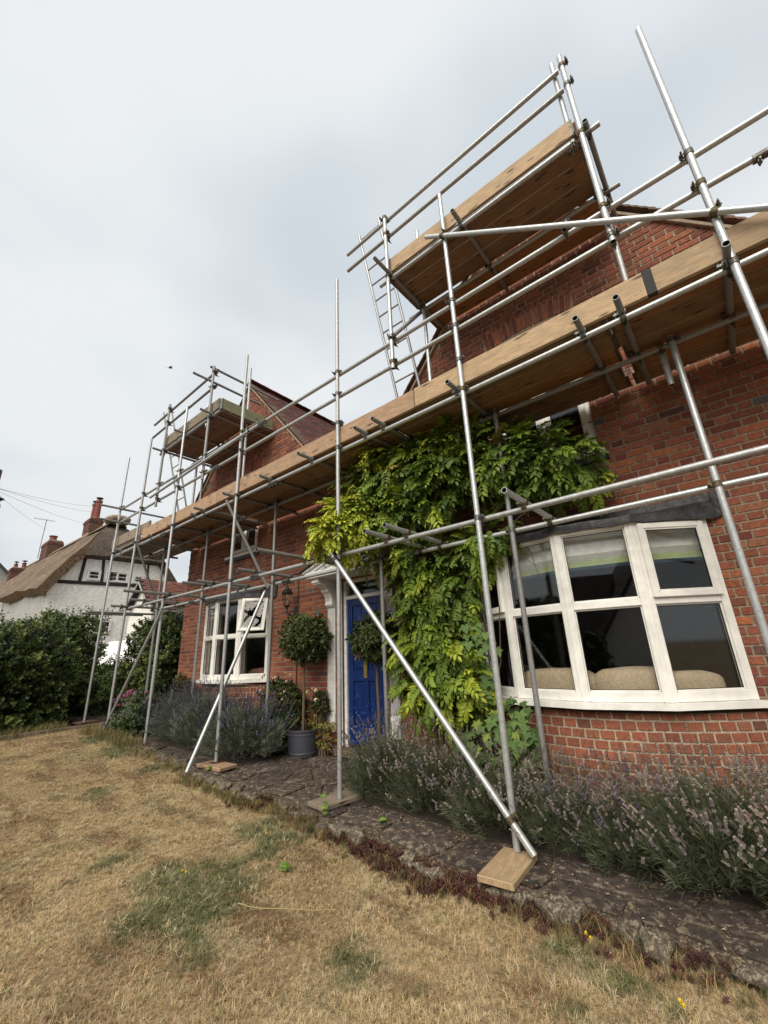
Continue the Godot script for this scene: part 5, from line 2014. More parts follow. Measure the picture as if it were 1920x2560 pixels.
	chimney(co, Vector3(-31.8, 7.6, -6.3), 1.5, 0.75, 1.1, [[-0.2, 0.0, 0.2, 0.45]], false)
	var am := MB.new()
	am.pipe([Vector3(-32.6, 7.8, -5.85), Vector3(-32.45, 10.3, -5.85)], 0.022, 5)
	am.pipe([Vector3(-32.45, 10.25, -5.2), Vector3(-32.45, 10.25, -6.3)], 0.014, 4)
	for k in 5:
		am.pipe([Vector3(-32.75, 10.25, -5.3 - k * 0.2), Vector3(-32.15, 10.25, -5.3 - k * 0.2)], 0.008, 4)
	build(am, "aerial", M.wire, co, Vector3(-32.5, 8.0, -5.85))

# ---------------------------------------------------------------- plants
func basis_to(d: Vector3, roll: float) -> Basis:
	d = d.normalized()
	var s := d.cross(Vector3.UP if absf(d.y) < 0.95 else Vector3.RIGHT).normalized()
	var b := Basis(s, d, s.cross(d))
	return b * Basis(Vector3.UP, roll)

func jit(c: Color, a: float) -> Color:
	var f := rr(1.0 - a, 1.0 + a)
	return Color(c.r * f * rr(0.93, 1.07), c.g * f, c.b * f * rr(0.9, 1.1))

# pinnate leaf along +y, arching over towards +z
func frond_mesh(seed_v: int) -> ArrayMesh:
	var r := RandomNumberGenerator.new()
	r.seed = seed_v
	var mb := MB.new()
	var pts := []
	for k in 8:
		var t := k / 7.0
		pts.append(Vector3(r.randf_range(-0.006, 0.006), 0.27 * t * (1.0 - 0.22 * t), -0.012 + 0.05 * t - 0.16 * t * t))
	mb.pipe(pts, 0.0022, 3, 0.001, Color(0.9, 0.9, 0.6))
	for k in range(1, 7):
		for s in [-1.0, 1.0]:
			var p: Vector3 = pts[k].lerp(pts[k + 1], r.randf_range(0.0, 0.3))
			var tang: Vector3 = (pts[k + 1] - pts[k - 1]).normalized()
			var d := (Vector3(s, 0, 0) * 0.85 + tang * 0.55 + Vector3(0, 0, r.randf_range(-0.35, -0.05))).normalized()
			var nn := (Vector3(0, 0.35, 0.9) + Vector3(r.randf_range(-0.4, 0.4), 0, 0)).normalized()
			mb.leaf6(p, d, nn, r.randf_range(0.062, 0.084), r.randf_range(0.031, 0.040), 0.12, Color.WHITE * r.randf_range(0.82, 1.12))
	mb.leaf6(pts[7], (pts[7] - pts[6]).normalized(), Vector3(0, 0.4, 0.9), 0.065, 0.028, 0.12)
	return mb.mesh()

# a twig with n leaves spiralling round it
func sprig_mesh(seed_v: int, n: int, le: float, wi: float, stem: float) -> ArrayMesh:
	var r := RandomNumberGenerator.new()
	r.seed = seed_v
	var mb := MB.new()
	mb.pipe([Vector3.ZERO, Vector3(0.004, stem * 0.5, 0.003), Vector3(0, stem, 0)], 0.0025, 3, 0.0012, Color(0.55, 0.4, 0.3))
	for k in n:
		var t := (k + 0.6) / n
		var a := k * 2.4 + r.randf_range(-0.5, 0.5)
		var o := Vector3(cos(a), 0, sin(a))
		var d := (o + Vector3.UP * r.randf_range(0.2, 1.0) * (0.6 + t)).normalized()
		var nn := (Vector3.UP * 0.8 - o * 0.4 + Vector3(r.randf_range(-0.4, 0.4), 0, r.randf_range(-0.4, 0.4))).normalized()
		mb.leaf6(Vector3(0, stem * t, 0), d, nn, le * r.randf_range(0.75, 1.15), wi * r.randf_range(0.8, 1.15), 0.16, Color.WHITE * r.randf_range(0.8, 1.15))
	return mb.mesh()

func in_clump(e: Array, inner: float) -> Array:
	# a random point in the outer part of an ellipsoid, with its outward direction
	var d := Vector3(rng.randfn(), rng.randfn(), rng.randfn()).normalized()
	var k := pow(rr(inner * inner * inner, 1.0), 1.0 / 3.0)
	return [e[0] + d * e[1] * k, (d / e[1]).normalized(), k]

func build_garden() -> void:
	build_wisteria()
	build_grape()
	build_topiary()
	build_lavender()
	build_hedges()
	build_rose_and_others()

func build_wisteria() -> void:
	var w := thing("wisteria", "large leafy wisteria climbing the brick wall between blue door and bow window", "climbing plant", Vector3(-2.75, 0.0, -4.3))
	var dark := Color(0.062, 0.108, 0.017)
	var mid := Color(0.185, 0.265, 0.03)
	var lime := Color(0.42, 0.44, 0.04)
	# centre, radii, how many, base colour mix towards lime
	var cl := [
		[Vector3(-3.55, 3.42, -4.05), Vector3(0.42, 0.32, 0.38), 190, 0.16],
		[Vector3(-3.05, 3.45, -3.95), Vector3(0.55, 0.42, 0.42), 330, 0.12],
		[Vector3(-2.45, 3.28, -3.95), Vector3(0.55, 0.48, 0.42), 340, 0.06],
		[Vector3(-1.95, 3.35, -4.0), Vector3(0.5, 0.40, 0.40), 250, 0.10],
		[Vector3(-1.45, 3.16, -4.05), Vector3(0.52, 0.30, 0.36), 240, 0.08],
		[Vector3(-1.08, 3.02, -4.12), Vector3(0.38, 0.24, 0.30), 170, 0.06],
		[Vector3(-2.75, 2.85, -3.85), Vector3(0.42, 0.26, 0.34), 150, 0.22],
		[Vector3(-3.25, 2.90, -3.72), Vector3(0.36, 0.30, 0.34), 170, 0.42],
		[Vector3(-3.48, 2.68, -3.35), Vector3(0.24, 0.20, 0.26), 190, 0.95],
		[Vector3(-3.40, 2.98, -3.45), Vector3(0.17, 0.14, 0.20), 46, 0.85],
		[Vector3(-3.62, 3.10, -3.75), Vector3(0.2, 0.12, 0.2), 34, 0.8],
		[Vector3(-3.0, 3.70, -3.72), Vector3(0.28, 0.12, 0.2), 44, 0.75],
		[Vector3(-2.2, 3.66, -3.8), Vector3(0.3, 0.14, 0.2), 50, 0.5],
		[Vector3(-2.75, 2.45, -4.05), Vector3(0.30, 0.30, 0.28), 100, 0.14],
		[Vector3(-2.82, 2.12, -4.1), Vector3(0.32, 0.34, 0.26), 140, 0.14],
		[Vector3(-2.55, 1.95, -4.12), Vector3(0.42, 0.42, 0.26), 190, 0.16],
		[Vector3(-2.75, 1.60, -4.08), Vector3(0.36, 0.34, 0.28), 160, 0.2],
		[Vector3(-2.62, 1.22, -4.0), Vector3(0.46, 0.36, 0.30), 210, 0.2],
		[Vector3(-2.5, 0.88, -3.98), Vector3(0.34, 0.24, 0.26), 110, 0.28],
		[Vector3(-2.85, 0.98, -4.0), Vector3(0.22, 0.16, 0.2), 44, 0.45],
		[Vector3(-2.2, 1.05, -3.9), Vector3(0.18, 0.16, 0.16), 40, 0.55],
		[Vector3(-2.15, 2.30, -4.15), Vector3(0.32, 0.22, 0.2), 70, 0.2],
		[Vector3(-1.85, 2.48, -4.0), Vector3(0.22, 0.13, 0.18), 44, 0.35],
		[Vector3(-3.35, 2.5, -3.9), Vector3(0.16, 0.16, 0.16), 22, 0.4],
		[Vector3(-0.85, 2.86, -4.15), Vector3(0.14, 0.12, 0.15), 14, 0.3]]
	var meshes := []
	for k in 5:
		meshes.append(frond_mesh(100 + k))
	var xf := [[], [], [], [], []]
	var cs := [[], [], [], [], []]
	var near := []
	var nz := noise(71, 1.8, 2)
	for e in cl:
		for k in int(e[2] * 0.95):
			var q := in_clump(e, 0.35)
			var p: Vector3 = q[0]
			if p.z < WZ + 0.05:
				p.z = WZ + rr(0.05, 0.2)
			var o: Vector3 = q[1]
			if o.z < -0.3:
				o.z = -o.z
			var d := (o * 0.8 + Vector3(rr(-0.6, 0.6), rr(-0.5, 0.6) if p.y > 2.5 else rr(-0.8, 0.25), rr(-0.1, 0.7))).normalized()
			var roll := rr(-0.6, 0.6)
			# the leaf's face looks up and out
			var face := (Vector3.UP * 0.9 + Vector3.BACK * 0.5 + o * 0.4)
			var zz := (face - d * face.dot(d)).normalized()
			var bs := Basis(d.cross(zz), d, zz) * Basis(Vector3.UP, roll)
			var t := Transform3D(bs.scaled_local(Vector3.ONE * rr(0.55, 1.15)), p)
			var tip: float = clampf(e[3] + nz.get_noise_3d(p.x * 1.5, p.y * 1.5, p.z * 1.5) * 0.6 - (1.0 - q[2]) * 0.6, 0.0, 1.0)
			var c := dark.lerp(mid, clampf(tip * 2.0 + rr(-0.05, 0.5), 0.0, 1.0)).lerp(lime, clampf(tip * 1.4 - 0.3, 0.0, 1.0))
			if rng.randf() < 0.004:
				c = Color(0.30, 0.2, 0.06)
			c = jit(c, 0.18)
			var vi := rng.randi() % 5
			if near.size() < 260 and q[2] > 0.93 and p.z > -4.0 and rng.randf() < 0.35:
				near.append([t, c, vi])
			else:
				xf[vi].append(t)
				cs[vi].append(c)
	for k in 5:
		scatter("foliage", meshes[k], M.leaf, xf[k], cs[k], w)
	# the outermost leaves, one by one, in eight shades
	var shades := {}
	for s in near:
		var key := int(clampf(s[1].g * 26.0, 0.0, 9.0))
		if not shades.has(key):
			var m: StandardMaterial3D = M.leaf.duplicate()
			m.albedo_color = s[1].linear_to_srgb()
			shades[key] = m
		var o := node_of("leaf", w)
		o.mesh = meshes[s[2]]
		o.material_override = shades[key]
		o.transform = Transform3D(s[0].basis, s[0].origin - w.position)
	# twisting stems
	for k in 7:
		var mb := MB.new()
		var pts := []
		var x0 := rr(-2.75, -2.35)
		var x1 := rr(-3.2, -1.4)
		for i in 14:
			var t := i / 13.0
			pts.append(Vector3(lerpf(x0, x1, t * t) + 0.07 * sin(t * 9.0 + k), 0.0 + t * rr(3.1, 3.3), -4.36 + 0.06 * cos(t * 8.0 + k * 2.0)))
		mb.pipe(pts, 0.028 if k < 2 else 0.014, 7, 0.008)
		build(mb, "stem", M.vine, w, pts[0])
	for k in 16:
		var mb := MB.new()
		var p := Vector3(rr(-3.4, -1.2), rr(2.3, 2.9), rr(-4.3, -4.0))
		var pts := [p]
		var d := Vector3(rr(-1, 1), rr(-1.0, 0.4), rr(-0.2, 0.5)).normalized()
		for i in 6:
			d = (d + Vector3(rr(-0.5, 0.5), rr(-0.5, 0.2), rr(-0.3, 0.3))).normalized()
			p += d * 0.1
			pts.append(p)
		mb.pipe(pts, 0.005, 4, 0.002)
		build(mb, "tendril", M.vine, w, pts[0])
	for q in [[Vector3(-3.75, 3.45, -3.6), Vector3(-4.0, 3.25, -3.5), Vector3(-4.08, 3.0, -3.5), Vector3(-4.2, 2.85, -3.5)], [Vector3(-3.6, 3.5, -3.75), Vector3(-3.78, 3.68, -3.7), Vector3(-3.85, 3.55, -3.66), Vector3(-3.78, 3.48, -3.62)]]:
		var mb := MB.new()
		mb.pipe(q, 0.004, 4, 0.0025)
		build(mb, "tendril", M.vine, w, q[0])

func grape_leaf_mesh() -> ArrayMesh:
	var mb := MB.new()
	var pts := []
	var prof := [[-2.6, 0.30], [-2.1, 0.62], [-1.75, 0.42], [-1.25, 0.86], [-0.85, 0.55], [-0.45, 0.72], [0.0, 1.1], [0.45, 0.72], [0.85, 0.55], [1.25, 0.86], [1.75, 0.42], [2.1, 0.62], [2.6, 0.30]]
	for q in prof:
		for s in [0.0]:
			var a: float = q[0]
			var r: float = q[1]
			pts.append(Vector3(sin(a) * r, cos(a) * r + 0.25, 0.05 * absf(sin(a * 2.0)) - 0.14 * r * r) * 0.075)
	var c := Vector3(0, 0.018, 0.006)
	for i in pts.size() - 1:
		mb.tri(c, pts[i + 1], pts[i], Color.WHITE * (0.94 + 0.12 * (i % 2)))
	mb.pipe([Vector3(0, 0.018, 0), Vector3(0, -0.05, -0.01)], 0.0018, 3, 0.0018, Color(0.8, 0.8, 0.5))
	return mb.mesh()

func build_grape() -> void:
	var g := thing("grape_vine", "broad lobed grape vine leaves against the left side of the near bow window", "climbing plant", Vector3(-1.95, 0.0, -4.05))
	var lm := grape_leaf_mesh()
	var shades := []
	for c in [Color(0.062, 0.11, 0.03), Color(0.085, 0.145, 0.04), Color(0.11, 0.18, 0.045), Color(0.05, 0.09, 0.03), Color(0.19, 0.24, 0.045)]:
		var m: StandardMaterial3D = M.leaf_matt.duplicate()
		m.albedo_color = c.linear_to_srgb()
		shades.append(m)
	var spots := [[Vector3(-2.0, 0.52, -3.86), Vector3(0.26, 0.30, 0.16), 74], [Vector3(-1.70, 0.60, -3.84), Vector3(0.13, 0.22, 0.1), 34], [Vector3(-2.2, 0.35, -3.8), Vector3(0.2, 0.2, 0.14), 34], [Vector3(-2.02, 1.15, -4.0), Vector3(0.11, 0.42, 0.12), 44], [Vector3(-1.72, 0.84, -3.86), Vector3(0.14, 0.07, 0.06), 10], [Vector3(-2.2, 1.5, -4.0), Vector3(0.14, 0.2, 0.12), 26], [Vector3(-1.95, 2.42, -3.88), Vector3(0.1, 0.06, 0.08), 6]]
	for e in spots:
		for k in e[2]:
			var q := in_clump(e, 0.55)
			var o := node_of("leaf", g)
			var face: Vector3 = (Vector3(0.1, 0.45, 0.85) + q[1] * 0.5 + Vector3(rr(-0.35, 0.35), rr(-0.3, 0.3), 0)).normalized()
			var up := (Vector3(rr(-0.7, 0.7), -1.0, 0.2))
			var y: Vector3 = (up - face * up.dot(face)).normalized()
			o.transform = Transform3D(Basis(y.cross(face), y, face).scaled_local(Vector3.ONE * rr(0.65, 1.15)), q[0] - g.position)
			o.mesh = lm
			o.material_override = shades[rng.randi() % 5 if rng.randf() < 0.35 else rng.randi() % 3]
	for k in 3:
		var mb := MB.new()
		mb.pipe([Vector3(-2.15 + k * 0.06, 0.0, -4.2), Vector3(-2.1 - k * 0.05, 0.6, -4.05), Vector3(-2.0 + k * 0.03, 1.2, -4.1), Vector3(-2.08 + k * 0.1, 1.75, -4.1)], 0.010, 6, 0.005)
		build(mb, "stem", M.vine, g)

func build_topiary() -> void:
	var sm := []
	for k in 3:
		sm.append(sprig_mesh(300 + k, 11, 0.085, 0.026, 0.13))
	for t in [[Vector3(-5.04, 0, -4.2), 1.58, 0.315, "ball clipped bay tree on a bare stem left of the blue door"], [Vector3(-3.54, 0, -4.08), 1.52, 0.25, "second ball headed bay tree, standing before the blue door"]]:
		var at: Vector3 = t[0]
		at.y = path_y(at.x)
		var o := thing("bay_tree", t[3], "tree", at + Vector3(0, 0.29, 0), "clipped bay trees by the door")
		var mb := MB.new()
		var x := at.x
		mb.pipe([Vector3(x, at.y + 0.24, at.z), Vector3(x + 0.012, at.y + 0.7, at.z + 0.008), Vector3(x - 0.005, at.y + 1.0, at.z), Vector3(x, t[1] - 0.1, at.z)], 0.02, 9, 0.016)
		for k in 9:
			var d := Vector3(rr(-1, 1), rr(0.1, 1.0), rr(-1, 1)).normalized()
			mb.pipe([Vector3(x, t[1] - 0.2, at.z), Vector3(x, t[1] - 0.15, at.z) + d * 0.12, Vector3(x, t[1] - 0.1, at.z) + d * 0.3], 0.008, 5, 0.003)
		build(mb, "trunk", M.bark, o)
		var xf := [[], [], []]
		var cs := [[], [], []]
		var nz := noise(81, 3.0, 2)
		var r: float = t[2]
		for k in int(640.0 * pow(t[2] / 0.365, 2.0)):
			var q := in_clump([Vector3.ZERO, Vector3(r * 1.03, r * 0.92, r), 0], 0.45)
			var p: Vector3 = q[0] * (0.86 + 0.24 * nz.get_noise_3dv(q[0] * 2.0)) + Vector3(x, t[1], at.z)
			var d: Vector3 = (q[1] + Vector3(rr(-0.5, 0.5), rr(-0.3, 0.6), rr(-0.5, 0.5))).normalized()
			var c := jit(Color(0.045, 0.068, 0.022).lerp(Color(0.095, 0.12, 0.038), rng.randf() * q[2]), 0.2)
			if rng.randf() < 0.05:
				c = Color(0.14, 0.10, 0.05)
			var vi := rng.randi() % 3
			xf[vi].append(Transform3D(basis_to(d, rng.randf() * TAU).scaled_local(Vector3.ONE * rr(0.75, 1.1)), p))
			cs[vi].append(c)
		for k in 3:
			scatter("crown", sm[k], M.leaf, xf[k], cs[k], o)
		# pot
		var pt := thing("plant_pot", "slate grey round pot holding the left bay tree" if x < -4.5 else "slate grey pot of the second bay tree, mostly hidden by lavender", "pot", at, "grey pots of the bay trees")
		mb = MB.new()
		mb.lathe(at, ([Vector2(0.01, 0.0), Vector2(0.235, 0.0), Vector2(0.243, 0.012), Vector2(0.247, 0.045), Vector2(0.254, 0.052), Vector2(0.254, 0.066), Vector2(0.248, 0.074), Vector2(0.262, 0.33), Vector2(0.268, 0.335), Vector2(0.268, 0.35), Vector2(0.264, 0.355), Vector2(0.268, 0.385), Vector2(0.275, 0.392), Vector2(0.275, 0.412), Vector2(0.268, 0.418), Vector2(0.252, 0.416), Vector2(0.248, 0.36)]).map(func(q): return q * 0.8), 36)
		build(mb, "shell", M.pot, pt, at)
		mb = MB.new()
		for k in 28:
			var a0 := TAU * k / 28.0
			var a1 := TAU * (k + 1) / 28.0
			mb.tri(at + Vector3(0, 0.30, 0), at + Vector3(sin(a0) * 0.2, 0.288, cos(a0) * 0.2), at + Vector3(sin(a1) * 0.2, 0.288, cos(a1) * 0.2))
		build(mb, "compost", M.soil, pt)

func lav_foliage(seed_v: int) -> ArrayMesh:
	var r := RandomNumberGenerator.new()
	r.seed = seed_v
	var mb := MB.new()
	for k in 13:
		var a := r.randf() * TAU
		var o := Vector3(cos(a), 0, sin(a))
		var b := Vector3(0, r.randf_range(0.0, 0.1), 0)
		var d := (Vector3.UP + o * r.randf_range(0.15, 0.75)).normalized()
		mb.leaf(b, d, (o * -0.5 + Vector3.UP).normalized(), r.randf_range(0.055, 0.10), 0.0062, 0.1, Color.WHITE * r.randf_range(0.75, 1.2))
	return mb.mesh()

func lav_spike(seed_v: int) -> ArrayMesh:
	# vertex colour 1 on the flower head, dark green on the stalk
	var r := RandomNumberGenerator.new()
	r.seed = seed_v
	var mb := MB.new()
	var h := 0.30
	var bend := r.randf_range(-0.03, 0.03)
	mb.pipe([Vector3.ZERO, Vector3(bend * 0.4, h * 0.5, 0), Vector3(bend, h, 0)], 0.0017, 3, 0.0012, Color(0.45, 0.62, 0.35))
	for k in 6:
		var y := h + k * 0.0095 - (0.025 if k == 0 else 0.0)
		for j in 5:
			var a := TAU * j / 5.0 + k * 0.6
			var o := Vector3(cos(a), 0, sin(a))
			mb.leaf(Vector3(bend, y, 0), (o + Vector3.UP * 1.0).normalized(), (Vector3.UP - o).normalized(), 0.0125 - k * 0.0009, 0.0085, 0.2, Color.WHITE * r.randf_range(0.7, 1.25))
	return mb.mesh()

func lavender(at: Vector3, r: Vector3, n_f: int, n_s: int, head: Array, label: String, fol: Color, lean := Vector3.ZERO, sl := 1.0) -> void:
	var o := thing("lavender_bush", label, "lavender", at, "lavender bushes along the bed")
	var fx := [[], []]
	var fc := [[], []]
	var sx := [[], [], []]
	var sc := [[], [], []]
	for k in n_f:
		var a := rng.randf() * TAU
		var q := sqrt(rng.randf())
		var dome := sqrt(maxf(0.0, 1.0 - q * q))
		var lv := rr(0.25, 1.0)
		var p := at + Vector3(cos(a) * q * r.x * (0.45 + 0.55 * lv), r.y * (dome * 0.82 + 0.12) * lv - 0.02, sin(a) * q * r.z * (0.45 + 0.55 * lv)) + lean * lv * r.y
		var d := Vector3(cos(a) * q * 1.1, 0.55 + dome * 0.6, sin(a) * q * 1.1) + Vector3(rr(-0.3, 0.3), 0, rr(-0.3, 0.3))
		var vi := rng.randi() % 2
		fx[vi].append(Transform3D(basis_to(d, rng.randf() * TAU).scaled_local(Vector3.ONE * rr(0.8, 1.35)), p))
		fc[vi].append(jit(fol, 0.28))
	for k in n_s:
		var a := rng.randf() * TAU
		var q := sqrt(rng.randf())
		var dome := sqrt(maxf(0.0, 1.0 - q * q))
		var p := at + Vector3(cos(a) * q * r.x * 0.85, r.y * (dome * 0.72 + 0.06), sin(a) * q * r.z * 0.85) + lean * r.y * 0.8
		var d := Vector3(cos(a) * q * 0.95, 0.75 + dome * 0.4, sin(a) * q * 0.95) + Vector3(rr(-0.28, 0.28), rr(-0.1, 0.2), rr(-0.28, 0.28)) + lean * 0.6
		var vi := rng.randi() % 3
		sx[vi].append(Transform3D(basis_to(d, rng.randf() * TAU).scaled_local(Vector3(1.0, rr(0.6, 1.15) * sl, 1.0) * rr(0.95, 1.35)), p))
		sc[vi].append(jit(head[rng.randi() % head.size()], 0.22))
	for k in 2:
		scatter("foliage", lavm[k], M.leaf_matt, fx[k], fc[k], o)
	for k in 3:
		scatter("flower_spikes", lavs[k], M.leaf_matt, sx[k], sc[k], o)
	var wd := MB.new()
	for k in 14:
		var a := rng.randf() * TAU
		var dd := Vector3(cos(a) * r.x * 0.6, r.y * rr(0.4, 0.7), sin(a) * r.z * 0.6) * rr(0.6, 1.0)
		wd.pipe([at + Vector3(0, -0.03, 0), at + dd * 0.5 + Vector3(0, 0.02, 0), at + dd], 0.007, 4, 0.003)
	build(wd, "woody_stems", M.vine, o)

var lavm := []
var lavs := []

func build_lavender() -> void:
	for k in 2:
		lavm.append(lav_foliage(500 + k))
	for k in 3:
		lavs.append(lav_spike(520 + k))
	var faded := [Color(0.25, 0.195, 0.18), Color(0.29, 0.235, 0.21), Color(0.19, 0.15, 0.165), Color(0.33, 0.28, 0.235), Color(0.21, 0.185, 0.155)]
	var violet := [Color(0.135, 0.115, 0.20), Color(0.165, 0.135, 0.235), Color(0.105, 0.10, 0.14), Color(0.16, 0.145, 0.19)]
	var green := Color(0.125, 0.145, 0.085)
	var grey := Color(0.18, 0.205, 0.15)
	var rows := [
		[Vector3(-3.05, 0, -3.72), Vector3(0.38, 0.48, 0.36), 470, 260, faded, "faded lavender bush beside the doorstep, under the diagonal brace", green],
		[Vector3(-2.45, 0, -3.70), Vector3(0.40, 0.45, 0.36), 470, 220, faded, "dark green lavender bush with sparse faded heads below the wisteria", green * 0.85],
		[Vector3(-1.88, 0, -3.66), Vector3(0.38, 0.34, 0.36), 420, 230, faded, "lavender bush behind the nearest scaffold foot", green],
		[Vector3(-1.36, 0, -3.70), Vector3(0.34, 0.27, 0.36), 340, 260, faded, "buff headed lavender just right of the nearest standard", green],
		[Vector3(-0.92, 0, -3.68), Vector3(0.36, 0.22, 0.36), 360, 240, [Color(0.135, 0.11, 0.165), faded[0], faded[2], faded[4]], "lavender with some purple left, under the middle of the near bow", green],
		[Vector3(-0.44, 0, -3.66), Vector3(0.42, 0.47, 0.42), 620, 380, faded, "tall faded lavender at the right end of the near bow", green],
		[Vector3(0.08, 0, -3.62), Vector3(0.44, 0.48, 0.46), 640, 360, faded, "lavender bush at the right edge, spilling over the stone path", green],
		[Vector3(-5.62, 0, -3.72), Vector3(0.62, 0.58, 0.50), 1000, 420, violet, "big grey green lavender left of the potted bay tree", grey],
		[Vector3(-6.55, 0, -3.72), Vector3(0.62, 0.72, 0.46), 900, 430, violet, "tall violet lavender in front of the far bow window", grey],
		[Vector3(-7.45, 0, -3.74), Vector3(0.56, 0.62, 0.42), 760, 330, violet, "violet lavender at the left end of the far bow window", grey]]
	for q in rows:
		var p: Vector3 = q[0]
		p.y = path_y(p.x)
		lavender(p, q[1], q[2], q[3], q[4], q[5], q[6], Vector3(0, 0, 0.25) if p.x > -4.0 else Vector3(0, 0, 0.15))

func leafy(called: String, label: String, cat: String, boxes: Array, le: float, wi: float, cols: Array, density: float, group := "", mat_l: Material = null) -> Node3D:
	# boxes: [centre, half size, superellipse power]; leaves on twigs near the clipped surface
	var c0: Vector3 = boxes[0][0]
	var o := thing(called, label, cat, Vector3(c0.x, path_y(c0.x), c0.z), group)
	var sm := []
	for k in 3:
		sm.append(sprig_mesh(700 + k + int(le * 1000.0), 9, le, wi, le * 2.2))
	var xf := [[], [], []]
	var cs := [[], [], []]
	var nz := noise(91, 0.9, 3)
	for b in boxes:
		var h: Vector3 = b[1]
		var area := 8.0 * (h.x * h.y + h.y * h.z + h.x * h.z)
		for k in int(area * density):
			var d := Vector3(rng.randfn(), rng.randfn(), rng.randfn()).normalized()
			var m := pow(pow(absf(d.x), b[2]) + pow(absf(d.y), b[2]) + pow(absf(d.z), b[2]), 1.0 / b[2])
			var s := d / m
			var dep := pow(rng.randf(), 2.2) * 0.55
			var p: Vector3 = b[0] + s * h * (1.0 - dep)
			var nn := nz.get_noise_3dv(p * 1.3)
			p += d * (nn * 0.42 - 0.05) * (1.0 - dep)
			if p.y < path_y(p.x) + 0.03:
				continue
			var dd := (d + Vector3(rr(-0.7, 0.7), rr(-0.3, 0.8), rr(-0.7, 0.7))).normalized()
			var c: Color = cols[rng.randi() % cols.size()]
			var vi := rng.randi() % 3
			xf[vi].append(Transform3D(basis_to(dd, rng.randf() * TAU).scaled_local(Vector3.ONE * rr(0.7, 1.25)), p))
			cs[vi].append(jit(c * (1.0 + nn * 0.9), 0.24))
	for k in 3:
		scatter("foliage", sm[k], mat_l if mat_l else M.leaf, xf[k], cs[k], o)
	# a skeleton of branches
	var mb := MB.new()
	for b in boxes:
		for k in 12:
			var f := Vector3(b[0].x + rr(-0.7, 0.7) * b[1].x, path_y(b[0].x), b[0].z + rr(-0.6, 0.6) * b[1].z)
			var t: Vector3 = b[0] + Vector3(rr(-0.7, 0.7), rr(0.0, 0.8), rr(-0.7, 0.7)) * b[1]
			mb.pipe([f, f.lerp(t, 0.5) + Vector3(rr(-0.05, 0.05), 0, rr(-0.05, 0.05)), t], 0.014, 5, 0.005)
	build(mb, "branches", M.bark, o)
	return o

